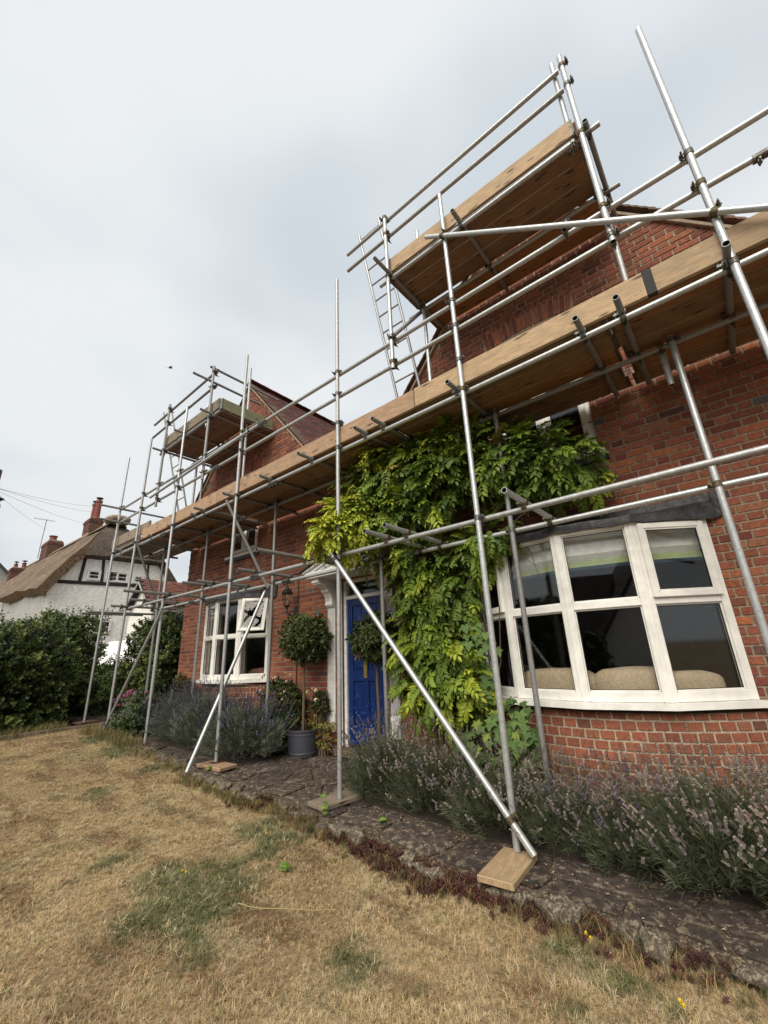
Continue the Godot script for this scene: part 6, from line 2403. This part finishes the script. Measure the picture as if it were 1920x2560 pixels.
func build_hedges() -> void:
	var hc := [Color(0.034, 0.056, 0.017), Color(0.055, 0.085, 0.022), Color(0.095, 0.13, 0.032), Color(0.045, 0.068, 0.024), Color(0.13, 0.15, 0.045)]
	leafy("hedge", "dark clipped hedge at the left edge of the lawn", "hedge", [[Vector3(-11.5, 1.0, -1.7), Vector3(0.95, 1.05, 1.15), 5.0], [Vector3(-11.6, 1.0, 0.4), Vector3(0.9, 1.1, 1.3), 5.0]], 0.07, 0.05, hc, 190.0)
	leafy("hedge", "taller leafy hedge in front of the white cottage", "hedge", [[Vector3(-13.2, 1.25, -3.2), Vector3(1.0, 1.2, 0.72), 3.5]], 0.07, 0.05, [hc[1], hc[2], hc[4], Color(0.07, 0.105, 0.028)], 170.0)
	leafy("shrub", "dark upright shrub at the left corner of the brick house", "shrub", [[Vector3(-10.75, 1.25, -4.65), Vector3(0.62, 1.12, 0.62), 3.5]], 0.06, 0.042, hc, 280.0)
	leafy("shrub", "mid green shrub with pointed leaves beside the drive", "shrub", [[Vector3(-13.6, 0.75, -4.75), Vector3(1.1, 0.52, 0.55), 2.6]], 0.075, 0.03, [Color(0.075, 0.11, 0.035), Color(0.11, 0.15, 0.05), Color(0.05, 0.08, 0.027)], 240.0)
	leafy("shrub", "low dark shrub under the hedge by the far path", "shrub", [[Vector3(-12.6, 0.6, -3.9), Vector3(0.8, 0.5, 0.4), 2.6]], 0.06, 0.034, hc, 300.0)
	# loose shoots standing above the clipped tops
	var st := thing("hedge_shoots", "loose unclipped shoots standing above the left hedge", "hedge shoots", Vector3(-11.3, 1.9, -2.2), "", "stuff")
	var sm := sprig_mesh(760, 8, 0.06, 0.04, 0.3)
	var xf := []
	var cs := []
	for k in 150:
		var p := Vector3(rr(-12.2, -10.8), rr(1.85, 2.1), rr(-2.9, -0.5))
		if k % 3 == 0:
			p = Vector3(rr(-14.0, -12.4), rr(2.25, 2.5), rr(-4.1, -2.8))
		xf.append(Transform3D(basis_to(Vector3(rr(-0.4, 0.4), 1, rr(-0.4, 0.4)), rng.randf() * TAU).scaled_local(Vector3.ONE * rr(0.7, 1.5)), p))
		cs.append(jit(Color(0.07, 0.10, 0.03), 0.3))
	scatter("shoots", sm, M.leaf, xf, cs, st)
	# weeds and long dry grass at the hedge foot
	var tf := []
	var tc := []
	var gm := grass_mesh(801, 7, 0.16, 0.004, 0.5)
	for k in 700:
		var p := Vector3(rr(-10.5, -10.0), 0, rr(-2.8, 0.5))
		if k % 3 == 0:
			p = Vector3(rr(-9.6, -7.6), 0, rr(-3.15, -2.85))
		p.y = lawn_y(p.x, p.z)
		tf.append(Transform3D(Basis(Vector3.UP, rng.randf() * TAU).scaled_local(Vector3.ONE * rr(0.6, 1.5)), p))
		tc.append(jit(Color(0.14, 0.135, 0.05) if rng.randf() < 0.6 else Color(0.26, 0.2, 0.1), 0.25))
	tag(scatter("rough_grass", gm, M.grass, tf, tc, self), "rough uncut grass along the foot of the hedge", "grass", "", "stuff")
	var ed := thing("lawn_edging", "weathered timber board edging the lawn below the left hedge", "edging", Vector3(-10.1, path_y(-10.1), -2.4))
	var mb := MB.new()
	plank(mb, Vector3(-10.12, path_y(-10.1) + 0.0, -3.5), Vector3(-10.06, path_y(-10.1) + 0.0, 0.6), Vector3.UP * 0.13, Vector3.RIGHT * 0.04)
	build(mb, "plank", M.wood_grey, ed)
	# small tree twigs and hedgerow behind the viewer for the mirror of the panes
	leafy("hedge", "tall hedgerow across the lane seen only in the glass", "hedge", [[Vector3(-17.0, 1.6, 11.5), Vector3(6.0, 1.9, 1.2), 3.0], [Vector3(-4.5, 0.7, 9.8), Vector3(5.5, 1.3, 0.7), 4.0]], 0.2, 0.13, hc, 26.0)

func build_rose_and_others() -> void:
	var o := leafy("rose_bush", "straggly rose bush with pale blooms against the wall beside the far bow", "rose", [[Vector3(-5.55, 0.62, -4.28), Vector3(0.36, 0.46, 0.2), 2.2], [Vector3(-4.86, 0.72, -4.36), Vector3(0.16, 0.2, 0.1), 2.2]], 0.042, 0.028, [Color(0.045, 0.07, 0.022), Color(0.075, 0.10, 0.03), Color(0.10, 0.07, 0.035)], 420.0)
	var fm := flower_mesh(0.03, 9)
	for k in 20:
		var n := node_of("rose", o)
		var p := Vector3(-5.55 + rr(-0.34, 0.34), rr(0.7, 1.12), -4.08 + rr(-0.06, 0.06))
		if k > 14:
			p = Vector3(-4.88 + rr(-0.14, 0.14), rr(0.7, 0.92), -4.25)
		n.position = p - o.position
		n.basis = basis_to(Vector3(rr(-0.4, 0.4), rr(0.2, 1), 1), rng.randf() * TAU).scaled_local(Vector3.ONE * rr(0.7, 1.3))
		n.mesh = fm
		n.material_override = petal(Color(0.66, 0.52, 0.42) if k % 3 else Color(0.52, 0.40, 0.2))
	var b := leafy("pink_rose_bush", "low bush with pink flowers at the far end of the bed", "rose", [[Vector3(-8.75, 0.42, -3.5), Vector3(0.62, 0.36, 0.3), 2.2]], 0.045, 0.028, [Color(0.05, 0.08, 0.03), Color(0.075, 0.10, 0.04), Color(0.09, 0.10, 0.07)], 330.0)
	for k in 70:
		var n := node_of("flower", b)
		var a := rng.randf() * TAU
		var q := rr(0.3, 1.0)
		n.position = Vector3(-8.75 + cos(a) * q * 0.62, 0.55 + 0.32 * sqrt(1.0 - q * q * 0.9) + rr(-0.05, 0.05), -3.46 + absf(sin(a)) * q * 0.34) - b.position
		n.basis = basis_to(Vector3(rr(-0.5, 0.5), rr(0.2, 1), 1), rng.randf() * TAU).scaled_local(Vector3.ONE * rr(0.45, 0.95))
		n.mesh = fm
		n.material_override = petal(Color(0.40, 0.10, 0.19) if k % 3 else Color(0.34, 0.2, 0.4))
	leafy("golden_shrub", "small yellowish leaved plant behind the grey pot", "shrub", [[Vector3(-4.95, 0.33, -4.36), Vector3(0.3, 0.22, 0.1), 2.2]], 0.04, 0.02, [Color(0.22, 0.2, 0.05), Color(0.14, 0.13, 0.04), Color(0.2, 0.09, 0.03)], 300.0)
	leafy("olive_shrub", "olive green herb with yellow flower dust left of the violet lavender", "shrub", [[Vector3(-8.7, 0.62, -4.25), Vector3(0.5, 0.42, 0.22), 2.2]], 0.05, 0.022, [Color(0.09, 0.10, 0.035), Color(0.12, 0.12, 0.045)], 260.0)

var petals := {}
func petal(c: Color) -> StandardMaterial3D:
	var key := c.to_html()
	if not petals.has(key):
		var m: StandardMaterial3D = M.leaf_matt.duplicate()
		m.albedo_color = c.linear_to_srgb()
		petals[key] = m
	return petals[key]

func flower_mesh(r: float, n: int) -> ArrayMesh:
	var mb := MB.new()
	for k in n:
		var a := TAU * k / n * 1.0 + (k % 3) * 0.3
		var o := Vector3(cos(a), 0, sin(a))
		var tilt := 0.25 + 0.5 * (k % 3)
		mb.leaf(Vector3(0, 0.003 * (k % 3), 0), (o + Vector3.UP * tilt).normalized(), (Vector3.UP - o * 0.5).normalized(), r, r * 0.9, 0.25, Color.WHITE * (0.8 + 0.15 * (k % 3)))
	return mb.mesh()

# ---------------------------------------------------------------- lawn
func grass_mesh(seed_v: int, n: int, h: float, w: float, bend: float) -> ArrayMesh:
	var r := RandomNumberGenerator.new()
	r.seed = seed_v
	var mb := MB.new()
	for k in n:
		var a := r.randf() * TAU
		var o := Vector3(cos(a), 0, sin(a))
		var s := Vector3(-o.z, 0, o.x)
		var b := Vector3(r.randf_range(-1, 1), 0, r.randf_range(-1, 1)) * h * 0.35
		var hh := h * r.randf_range(0.55, 1.1)
		var m := b + o * hh * bend * 0.35 + Vector3.UP * hh * 0.6
		var t := b + o * hh * bend * r.randf_range(0.8, 1.5) + Vector3.UP * hh * r.randf_range(0.7, 1.0)
		var c := Color.WHITE * r.randf_range(0.75, 1.2)
		mb.quad(b - s * w * 0.5, b + s * w * 0.5, m + s * w * 0.4, m - s * w * 0.4, c)
		mb.tri(m - s * w * 0.4, m + s * w * 0.4, t, c)
	return mb.mesh()

func build_lawn() -> void:
	var gm := []
	for k in 4:
		gm.append(grass_mesh(900 + k, 10, 0.028, 0.0022, 0.95))
	var xf := [[], [], [], []]
	var cs := [[], [], [], []]
	var near := noise(95, 3.0, 2)
	for k in 200000:
		var x := rr(-10.1, 0.6)
		var z := rr(-3.4, 0.9)
		if z < zedge(x) + 0.015 + 0.03 * near.get_noise_2d(x * 2.0, z * 2.0):
			continue
		var d := Vector2(x, z).length()
		if d < 1.1:
			continue
		# thin out with distance, and behind the frame
		if rng.randf() > clampf(5.2 / (d + 0.6), 0.25, 1.0):
			continue
		if x > -0.9 and z > -1.5:
			continue
		var g := greenness(x, z)
		var c := lawn_col(x, z)
		var hs := lerpf(0.75, 1.25, g) * (1.0 + 0.5 * near.get_noise_2d(x, z))
		if rng.randf() < 0.14:
			c = c.lerp(Color(0.66, 0.54, 0.34), 0.75)
		elif rng.randf() < 0.10:
			c = c.lerp(Color(0.10, 0.14, 0.05), 0.7)
		var vi := rng.randi() % 4
		var b := Basis(Vector3.UP, rng.randf() * TAU) * Basis(Vector3.RIGHT, rr(-0.35, 0.35))
		xf[vi].append(Transform3D(b.scaled_local(Vector3(1, 1, 1) * hs * rr(0.7, 1.35)), Vector3(x, lawn_y(x, z) - 0.003, z)))
		cs[vi].append(jit(c, 0.16))
	for k in 4:
		tag(scatter("grass", gm[k], M.grass, xf[k], cs[k], self), "short dry grass blades of the parched lawn with green patches", "grass", "", "stuff")
	# weeds along the stone edge: red stonecrop, green mats, dry stems
	var sm := MB.new()
	var r := RandomNumberGenerator.new()
	r.seed = 77
	for k in 9:
		var a := r.randf() * TAU
		var o := Vector3(cos(a), 0, sin(a)) * r.randf_range(0.0, 0.02)
		var h := r.randf_range(0.015, 0.045)
		for j in 5:
			var f := TAU * j / 5.0 + k
			var q := Vector3(cos(f), 0, sin(f))
			sm.leaf(o + Vector3.UP * h * (0.4 + 0.12 * j), (q + Vector3.UP * 0.9).normalized(), (Vector3.UP - q).normalized(), 0.011, 0.006, 0.2, Color.WHITE * r.randf_range(0.7, 1.25))
	var smesh := sm.mesh()
	var rx := []
	var rc := []
	for sp in [[-4.45, -4.0, 190, 0.09], [-2.7, -1.9, 560, 0.07], [-1.9, -1.2, 300, 0.055], [-1.2, -0.4, 90, 0.07], [-3.3, -2.7, 120, 0.06], [-3.75, -3.3, 60, 0.07]]:
		for k in sp[2]:
			var x := rr(sp[0], sp[1])
			var z: float = zedge(x) + rng.randfn() * sp[3] + 0.03
			var p := Vector3(x, lawn_y(x, z) + (0.03 if z < zedge(x) + 0.03 else 0.0), z)
			rx.append(Transform3D(Basis(Vector3.UP, rng.randf() * TAU).scaled_local(Vector3.ONE * rr(0.8, 1.5)), p))
			rc.append(jit(Color(0.095, 0.034, 0.03) if rng.randf() < 0.7 else Color(0.12, 0.07, 0.035), 0.3))
	tag(scatter("stonecrop", smesh, M.leaf_matt, rx, rc, self), "dark red stonecrop creeping over the edging stones", "ground cover", "", "stuff")
	var wm := grass_mesh(930, 12, 0.075, 0.003, 0.6)
	rx = []
	rc = []
	for k in 1500:
		var x := rr(-9.6, 0.4)
		if rng.randf() < 0.35:
			x = rr(-5.6, -3.0)
		var z: float = zedge(x) + rng.randfn() * 0.07 + 0.06
		var p := Vector3(x, lawn_y(x, z) + 0.01, z)
		rx.append(Transform3D(Basis(Vector3.UP, rng.randf() * TAU).scaled_local(Vector3.ONE * rr(0.5, 1.2)), p))
		rc.append(jit(Color(0.13, 0.13, 0.05) if rng.randf() < 0.6 else Color(0.33, 0.23, 0.11), 0.3))
	tag(scatter("edge_weeds", wm, M.grass, rx, rc, self), "thin weeds and dry grass along the stone edging", "weeds", "", "stuff")
	# litter of dry leaves and grit on the flags
	var lm := MB.new()
	lm.leaf(Vector3(-0.012, 0.002, 0), Vector3.RIGHT, Vector3.UP, 0.026, 0.014, 0.25)
	rx = []
	rc = []
	for k in 420:
		var x := rr(-6.5, 0.3)
		var z := rr(zback(x) + 0.02, zedge(x) - 0.03)
		rx.append(Transform3D(Basis(Vector3.UP, rng.randf() * TAU).scaled_local(Vector3.ONE * rr(0.3, 1.0)), Vector3(x, path_y(x) + 0.013, z)))
		var q := rng.randf()
		rc.append(jit(Color(0.40, 0.34, 0.26) if q < 0.35 else (Color(0.11, 0.075, 0.05) if q < 0.8 else Color(0.3, 0.16, 0.07)), 0.3))
	tag(scatter("litter", lm.mesh(), M.leaf_matt, rx, rc, self), "dry leaf litter scattered over the stone path", "litter", "", "stuff")

# ---------------------------------------------------------------- small things
func build_small_things() -> void:
	build_indoors()
	# yellow flowers
	var fm := flower_mesh(0.0095, 9)
	var where := ["in the weeds left of the leaning brace", "beside the stonecrop patch", "in the green patch of lawn", "in the lawn near the lower left", "on the path edge by the near sole board", "at the lower right by the flags"]
	var k := 0
	for p in [Vector2(-4.86, -2.83), Vector2(-4.5, -2.86), Vector2(-3.38, -2.45), Vector2(-3.31, -1.74), Vector2(-0.98, -2.66), Vector2(-0.56, -2.45)]:
		var o := thing("yellow_flower", "small yellow hawkweed flower %s" % where[k], "flower", Vector3(p.x, lawn_y(p.x, p.y), p.y), "yellow flowers in the lawn edge")
		var mb := MB.new()
		var h := 0.075
		mb.pipe([Vector3.ZERO, Vector3(0.006, h * 0.5, 0), Vector3(0.0, h, 0.004)], 0.0014, 4)
		var s := node_of("stalk", o)
		s.mesh = mb.mesh()
		s.material_override = petal(Color(0.10, 0.14, 0.04))
		for j in 2:
			var n := node_of("bloom", o)
			n.position = Vector3(rr(-0.012, 0.012) * j * 2.0, h - j * 0.012, rr(-0.012, 0.012) * j * 2.0)
			n.basis = basis_to(Vector3(rr(-0.3, 0.3), 1, rr(0.0, 0.6)), 0.0)
			n.mesh = fm
			n.material_override = petal(Color(0.75, 0.55, 0.02))
		k += 1
	# leafy weeds
	var wm := grape_leaf_mesh()
	var weeds := [[Vector2(-3.2, -2.92), "bright green weed at the corner of the rusty sole board", 9, 0.55, 0.16], [Vector2(-2.69, -3.11), "flat rosette of bright leaves on the flags below the lavender", 8, 0.45, 0.02], [Vector2(-5.35, -3.02), "small green weed by the board near the leaning brace", 8, 0.5, 0.06], [Vector2(-2.87, -2.25), "pale green thistle rosette in the dry lawn", 7, 0.6, 0.02]]
	for w in weeds:
		var q: Vector2 = w[0]
		var base := Vector3(q.x, (path_y(q.x) if q.y < zedge(q.x) else lawn_y(q.x, q.y)) + 0.012, q.y)
		var o := thing("weed", w[1], "weed", base, "weeds by the path")
		for j in w[2]:
			var n := node_of("leaf", o)
			var a: float = TAU * j / w[2]
			n.position = Vector3(cos(a) * 0.035, w[4] * rng.randf() + 0.01, sin(a) * 0.035)
			n.basis = (Basis(Vector3.UP, -a + PI * 0.5) * Basis(Vector3.RIGHT, -1.15)).scaled_local(Vector3.ONE * w[3] * rr(0.8, 1.2))
			n.mesh = wm
			n.material_override = petal(Color(0.17, 0.26, 0.05) if j % 2 else Color(0.13, 0.21, 0.04))
	# dry twigs and a stalk lying on the grass
	var tw := thing("twig_heap", "small heap of dry pinkish twigs at the lawn edge", "twigs", Vector3(-3.58, lawn_y(-3.58, -2.8), -2.82))
	for j in 22:
		var mb := MB.new()
		var a := Vector3(-3.58 + rr(-0.12, 0.1), lawn_y(-3.58, -2.8) + rr(0.02, 0.05), -2.84 + rr(-0.1, 0.05))
		var d := Vector3(rr(-0.12, 0.12), rr(-0.01, 0.05), rr(0.05, 0.2))
		mb.pipe([a, a + d * 0.5 + Vector3(rr(-0.02, 0.02), 0.01, 0), a + d], 0.0022, 4, 0.001)
		build(mb, "twig", M.terracotta if j % 4 == 0 else M.wood_grey, tw)
	var mbs := MB.new()
	var pts := []
	for q in [Vector2(-2.76, -1.82), Vector2(-2.68, -1.84), Vector2(-2.6, -1.88), Vector2(-2.48, -1.97), Vector2(-2.35, -2.05), Vector2(-2.24, -2.14)]:
		pts.append(Vector3(q.x, lawn_y(q.x, q.y) + 0.035, q.y))
	mbs.pipe(pts, 0.0035, 5, 0.002)
	tag(build(mbs, "dry_stalk", petal(Color(0.36, 0.28, 0.14)), self, pts[0]), "thin dry stalk lying on the lawn", "stalk")
	# lantern on the wall with its conduit
	var ln := thing("wall_lantern", "black carriage lantern on the brick wall left of the door hood", "lantern", Vector3(-5.62, 2.05, WZ))
	var lc := Vector3(-5.62, 2.12, WZ + 0.2)
	var mb := MB.new()
	mb.lathe(lc, [Vector2(0.005, -0.06), Vector2(0.018, -0.05), Vector2(0.02, -0.02), Vector2(0.045, 0.0), Vector2(0.05, 0.015), Vector2(0.01, 0.02)], 6)
	mb.lathe(lc, [Vector2(0.09, 0.20), Vector2(0.098, 0.21), Vector2(0.06, 0.265), Vector2(0.03, 0.285), Vector2(0.022, 0.31), Vector2(0.008, 0.32), Vector2(0.012, 0.34), Vector2(0.0, 0.36)], 6)
	for j in 6:
		var a := TAU * j / 6.0
		var q := Vector3(cos(a), 0, sin(a))
		mb.pipe([lc + q * 0.048 + Vector3.UP * 0.012, lc + q * 0.083 + Vector3.UP * 0.205], 0.0055, 4)
	build(mb, "cage", M.black_iron, ln, lc)
	mb = MB.new()
	for j in 6:
		var a := TAU * j / 6.0
		var b := TAU * (j + 1) / 6.0
		var qa := Vector3(cos(a), 0, sin(a))
		var qb := Vector3(cos(b), 0, sin(b))
		mb.quad(lc + qa * 0.046 + Vector3.UP * 0.015, lc + qb * 0.046 + Vector3.UP * 0.015, lc + qb * 0.08 + Vector3.UP * 0.2, lc + qa * 0.08 + Vector3.UP * 0.2)
	build(mb, "pane", M.glass, ln)
	mb = MB.new()
	mb.pipe([Vector3(-5.62, 2.02, WZ + 0.02), Vector3(-5.62, 1.97, WZ + 0.1), Vector3(-5.62, 1.99, WZ + 0.17), Vector3(-5.62, 2.07, WZ + 0.2)], 0.009, 6)
	mb.box(Transform3D(Basis(), Vector3(-5.62, 2.04, WZ + 0.014)), Vector3(0.04, 0.1, 0.011), 0.006)
	build(mb, "wall_bracket", M.black_iron, ln)
	mb = MB.new()
	mb.pipe([Vector3(-5.57, 0.9, WZ + 0.013), Vector3(-5.575, 1.95, WZ + 0.013), Vector3(-5.58, 2.62, WZ + 0.013), Vector3(-5.60, 2.68, WZ + 0.013), Vector3(-5.95, 2.66, WZ + 0.013), Vector3(-6.2, 2.6, WZ + 0.013)], 0.007, 5)
	tag(build(mb, "cable", M.black_iron, self, Vector3(-5.57, 0.9, WZ)), "black cable clipped to the brick wall by the lantern", "cable")
	# the bird
	var bp := EYE + Vector3(-0.90840062, 0.66768283, -0.32968739) * 22.0
	var bd := thing("bird", "small dark bird gliding in the sky left of the far platform", "bird", bp)
	mb = MB.new()
	var ax := Vector3(0.55, 0.05, -0.83).normalized()
	var up := Vector3(0.55, 0.75, 0.37).normalized()
	var sd := ax.cross(up).normalized()
	for j in 8:
		var t0 := j / 8.0
		var t1 := (j + 1) / 8.0
		var r0 := 0.035 * sin(t0 * PI)
		var r1 := 0.035 * sin(t1 * PI)
		for q in 6:
			var f0 := TAU * q / 6.0
			var f1 := TAU * (q + 1) / 6.0
			mb.quad(ax * (t0 * 0.26 - 0.13) + (sd * cos(f0) + up * sin(f0)) * r0, ax * (t0 * 0.26 - 0.13) + (sd * cos(f1) + up * sin(f1)) * r0, ax * (t1 * 0.26 - 0.13) + (sd * cos(f1) + up * sin(f1)) * r1, ax * (t1 * 0.26 - 0.13) + (sd * cos(f0) + up * sin(f0)) * r1)
	for s in [-1.0, 1.0]:
		var a: Vector3 = sd * 0.02 * s
		var b: Vector3 = sd * 0.16 * s + up * 0.09 + ax * 0.05
		var c: Vector3 = sd * 0.34 * s + up * 0.05 - ax * 0.08
		mb.quad(a + ax * 0.05, b + ax * 0.03, b - ax * 0.06, a - ax * 0.05)
		mb.tri(b + ax * 0.03, c, b - ax * 0.06)
	mb.tri(-ax * 0.1, -ax * 0.22 + sd * 0.05, -ax * 0.22 - sd * 0.05)
	var bn := node_of("body", bd)
	bn.mesh = mb.mesh()
	bn.material_override = M.feather
	# telegraph pole at the frame edge, its wires running off to the roofs
	var pole := thing("telegraph_pole", "ivy topped telegraph pole peeping in at the left frame edge", "pole", Vector3(-12.98, 0.2, -1.17))
	mb = MB.new()
	mb.tube(Vector3(-12.98, 0.0, -1.17), Vector3(-12.98, 5.92, -1.17), 0.13, 14, 0.12, false)
	build(mb, "post", M.bark, pole)
	mb = MB.new()
	mb.pipe([Vector3(-12.98, 5.45, -1.0), Vector3(-12.98, 5.40, -1.28)], 0.02, 5)
	build(mb, "bracket", M.black_iron, pole)
	var sm := sprig_mesh(980, 8, 0.06, 0.05, 0.1)
	var xf := []
	var cs := []
	for j in 46:
		var q := Vector3(-12.95 + rr(-0.12, 0.12), 5.15 + rr(-0.12, 0.14), -1.17 + rr(-0.16, 0.16))
		xf.append(Transform3D(basis_to(Vector3(rr(-1, 1), rr(-0.4, 1), rr(-1, 0.2)), rng.randf() * TAU), q))
		cs.append(jit(Color(0.045, 0.055, 0.028), 0.25))
	scatter("ivy", sm, M.leaf, xf, cs, pole)
	var ends := [[Vector3(-23.9, 9.0, -6.0), "overhead wire to the red chimney pots, upper of the pair"], [Vector3(-23.9, 8.7, -6.0), "overhead wire to the red chimney pots, lower of the pair"], [Vector3(-25.5, 8.5, -6.2), "thin overhead wire sagging lowest toward the cottage ridge"], [Vector3(-32.4, 9.6, -6.05), "overhead wire to the aerial mast on the second chimney"]]
	for e in ends:
		mb = MB.new()
		var wp := []
		var st := Vector3(-12.95, 5.44, -1.18) + Vector3(0, rr(-0.06, 0.04), 0)
		for j in 21:
			var t := j / 20.0
			var p: Vector3 = st.lerp(e[0], t)
			p.y -= 0.35 * t * (1.0 - t)
			wp.append(p)
		mb.pipe(wp, 0.0045, 4)
		tag(build(mb, "overhead_wire", M.wire, self, st), e[1], "wire", "overhead wires")
	build_car()

func build_car() -> void:
	# a pale car on the drive, mostly behind the shrubs
	var c := thing("parked_car", "pale silver car on the drive, mostly hidden behind the shrubs", "car", Vector3(-15.4, 0.25, -5.7))
	var prof := [Vector2(-1.9, 0.35), Vector2(-1.95, 0.75), Vector2(-1.75, 0.98), Vector2(-0.95, 1.08), Vector2(-0.25, 1.52), Vector2(0.9, 1.58), Vector2(1.65, 1.18), Vector2(1.9, 1.05), Vector2(1.95, 0.6), Vector2(1.9, 0.35)]
	var dirx := Vector3(-0.72, 0, 0.69)
	var dirs := Vector3(0.69, 0, 0.72)
	var base := Vector3(-15.6, 0.52, -5.6)
	var at := func(q: Vector2, s: float) -> Vector3:
		var tuck := 0.82 if q.y > 0.99 else 1.0
		if q.y > 1.3:
			tuck = 0.68
		return base - dirx * q.x * 1.0 + Vector3.UP * q.y + dirs * s * 0.86 * tuck
	var mb := MB.new()
	var gl := MB.new()
	for i in prof.size() - 1:
		var tgt := gl if i == 3 or i == 5 else mb
		tgt.quad(at.call(prof[i], -1.0), at.call(prof[i], 1.0), at.call(prof[i + 1], 1.0), at.call(prof[i + 1], -1.0))
	for s in [-1.0, 1.0]:
		var mid := Vector2(0.0, 0.7)
		for i in prof.size():
			mb.tri(at.call(mid, s), at.call(prof[i], s), at.call(prof[(i + 1) % prof.size()], s))
		var w := [Vector2(-0.8, 1.1), Vector2(-0.22, 1.46), Vector2(0.85, 1.5), Vector2(1.3, 1.15)]
		var n: Vector3 = dirs * s * 0.012
		gl.quad(at.call(w[0], s) + n, at.call(w[1], s) + n, at.call(w[2], s) + n, at.call(w[3], s) + n)
		for x in [-1.25, 1.25]:
			var wm := MB.new()
			var p: Vector3 = base - dirx * x + Vector3.UP * 0.32 + dirs * s * 0.72
			wm.tube(p, p + dirs * s * 0.17, 0.32, 18, -1.0, false)
			build(wm, "wheel", M.tyre, c)
	build(mb, "body", M.car_paint, c)
	build(gl, "windows", M.car_glass, c)

func build_indoors() -> void:
	# long bolster cushions on the sill of the near bow
	var nz := noise(33, 2.0, 2)
	for q in [[Vector3(-1.44, 1.0, -4.23), Vector3(0.39, 0.135, 0.13), -0.16, "beige bolster cushion in the left light of the near bow window"], [Vector3(-0.86, 1.0, -4.25), Vector3(0.31, 0.14, 0.13), 0.2, "beige bolster cushion in the middle of the near bow window"], [Vector3(-0.47, 0.98, -4.43), Vector3(0.25, 0.115, 0.12), 0.62, "beige bolster cushion in the right light of the near bow window"]]:
		var mb := MB.new()
		mb.blob(q[0], q[1], 12, nz, 0.12, 1.5, 0.62, Color.WHITE, q[2])
		tag(build(mb, "bolster_cushion", M.fabric, self, q[0]), q[3], "cushion", "beige bolsters on the bow window seat")
	# roman blinds at the head of the near bow
	var c := [Vector2(-2.24, -4.52), Vector2(-1.75, -4.20), Vector2(-1.18, -4.08), Vector2(-0.61, -4.20), Vector2(-0.12, -4.52)]
	var names := ["far left light", "second light", "third light", "right hand light"]
	for i in 4:
		var mb := MB.new()
		var p: Vector2 = c[i].lerp(c[i + 1], 0.05)
		var q: Vector2 = c[i].lerp(c[i + 1], 0.95)
		var n := Vector2(-(q - p).y, (q - p).x).normalized()
		if n.y < 0.0:
			n = -n
		var ys := [2.36, 2.30, 2.24, 2.185, 2.12, 2.07, 2.055, 2.01, 1.985]
		for k in ys.size() - 1:
			var oa := n * (0.018 * sin(k * 2.1))
			var ob := n * (0.018 * sin((k + 1) * 2.1))
			var col := Color(0.62, 0.62, 0.57)
			if k == 5 or k == 6:
				col = Color(0.27, 0.33, 0.15)
			elif k == 7:
				col = Color(0.07, 0.15, 0.24)
			mb.quad(Vector3(p.x + ob.x, ys[k + 1], p.y + ob.y), Vector3(q.x + ob.x, ys[k + 1], q.y + ob.y), Vector3(q.x + oa.x, ys[k], q.y + oa.y), Vector3(p.x + oa.x, ys[k], p.y + oa.y), col)
		tag(build(mb, "roman_blind", M.blind, self, Vector3(p.x, 2.2, p.y)), "pale blind with green and blue hem, %s of near bow" % names[i], "blind", "blinds in the near bow window")
	# curtains in the far bow
	for q in [[-7.85, 0.34, -4.3, "curtain", "long grey curtain at the left of the far bow window"], [-7.12, 0.26, -4.42, "curtain", "long grey curtain hanging behind the middle of the far bow window"]]:
		var mb := MB.new()
		for k in 18:
			var f0: float = float(k) / 18.0
			var f1: float = float(k + 1) / 18.0
			var za: float = q[2] + 0.03 * sin(f0 * 26.0)
			var zb: float = q[2] + 0.03 * sin(f1 * 26.0)
			mb.quad(Vector3(q[0] + f0 * q[1], 1.02, za), Vector3(q[0] + f1 * q[1], 1.02, zb), Vector3(q[0] + f1 * q[1] * 0.8, 2.36, zb), Vector3(q[0] + f0 * q[1] * 0.8, 2.36, za))
		tag(build(mb, "curtain", M.curtain, self, Vector3(q[0], 1.02, q[2])), q[4], "curtain")
	var mb2 := MB.new()
	mb2.blob(Vector3(-6.75, 1.02, -4.62), Vector3(0.36, 0.16, 0.12), 10, nz, 0.2, 2.0, 0.6)
	tag(build(mb2, "sofa_back", M.carpet, self, Vector3(-6.75, 1.02, -4.62)), "brown tapestry sofa back behind the right light of the far bow", "sofa")
	var mb3 := MB.new()
	for k in 20:
		var f0 := float(k) / 20.0
		var f1 := float(k + 1) / 20.0
		mb3.quad(Vector3(-7.06 + f0 * 0.16, 3.4, -4.75 + 0.02 * sin(f0 * 22.0)), Vector3(-7.06 + f1 * 0.16, 3.4, -4.75 + 0.02 * sin(f1 * 22.0)), Vector3(-7.06 + f1 * 0.16, 4.95, -4.75 + 0.02 * sin(f1 * 22.0)), Vector3(-7.06 + f0 * 0.16, 4.95, -4.75 + 0.02 * sin(f0 * 22.0)))
	tag(build(mb3, "curtain", M.curtain_blue, self, Vector3(-7.0, 3.4, -4.75)), "pale curtain behind the upper window under the far gable", "curtain")
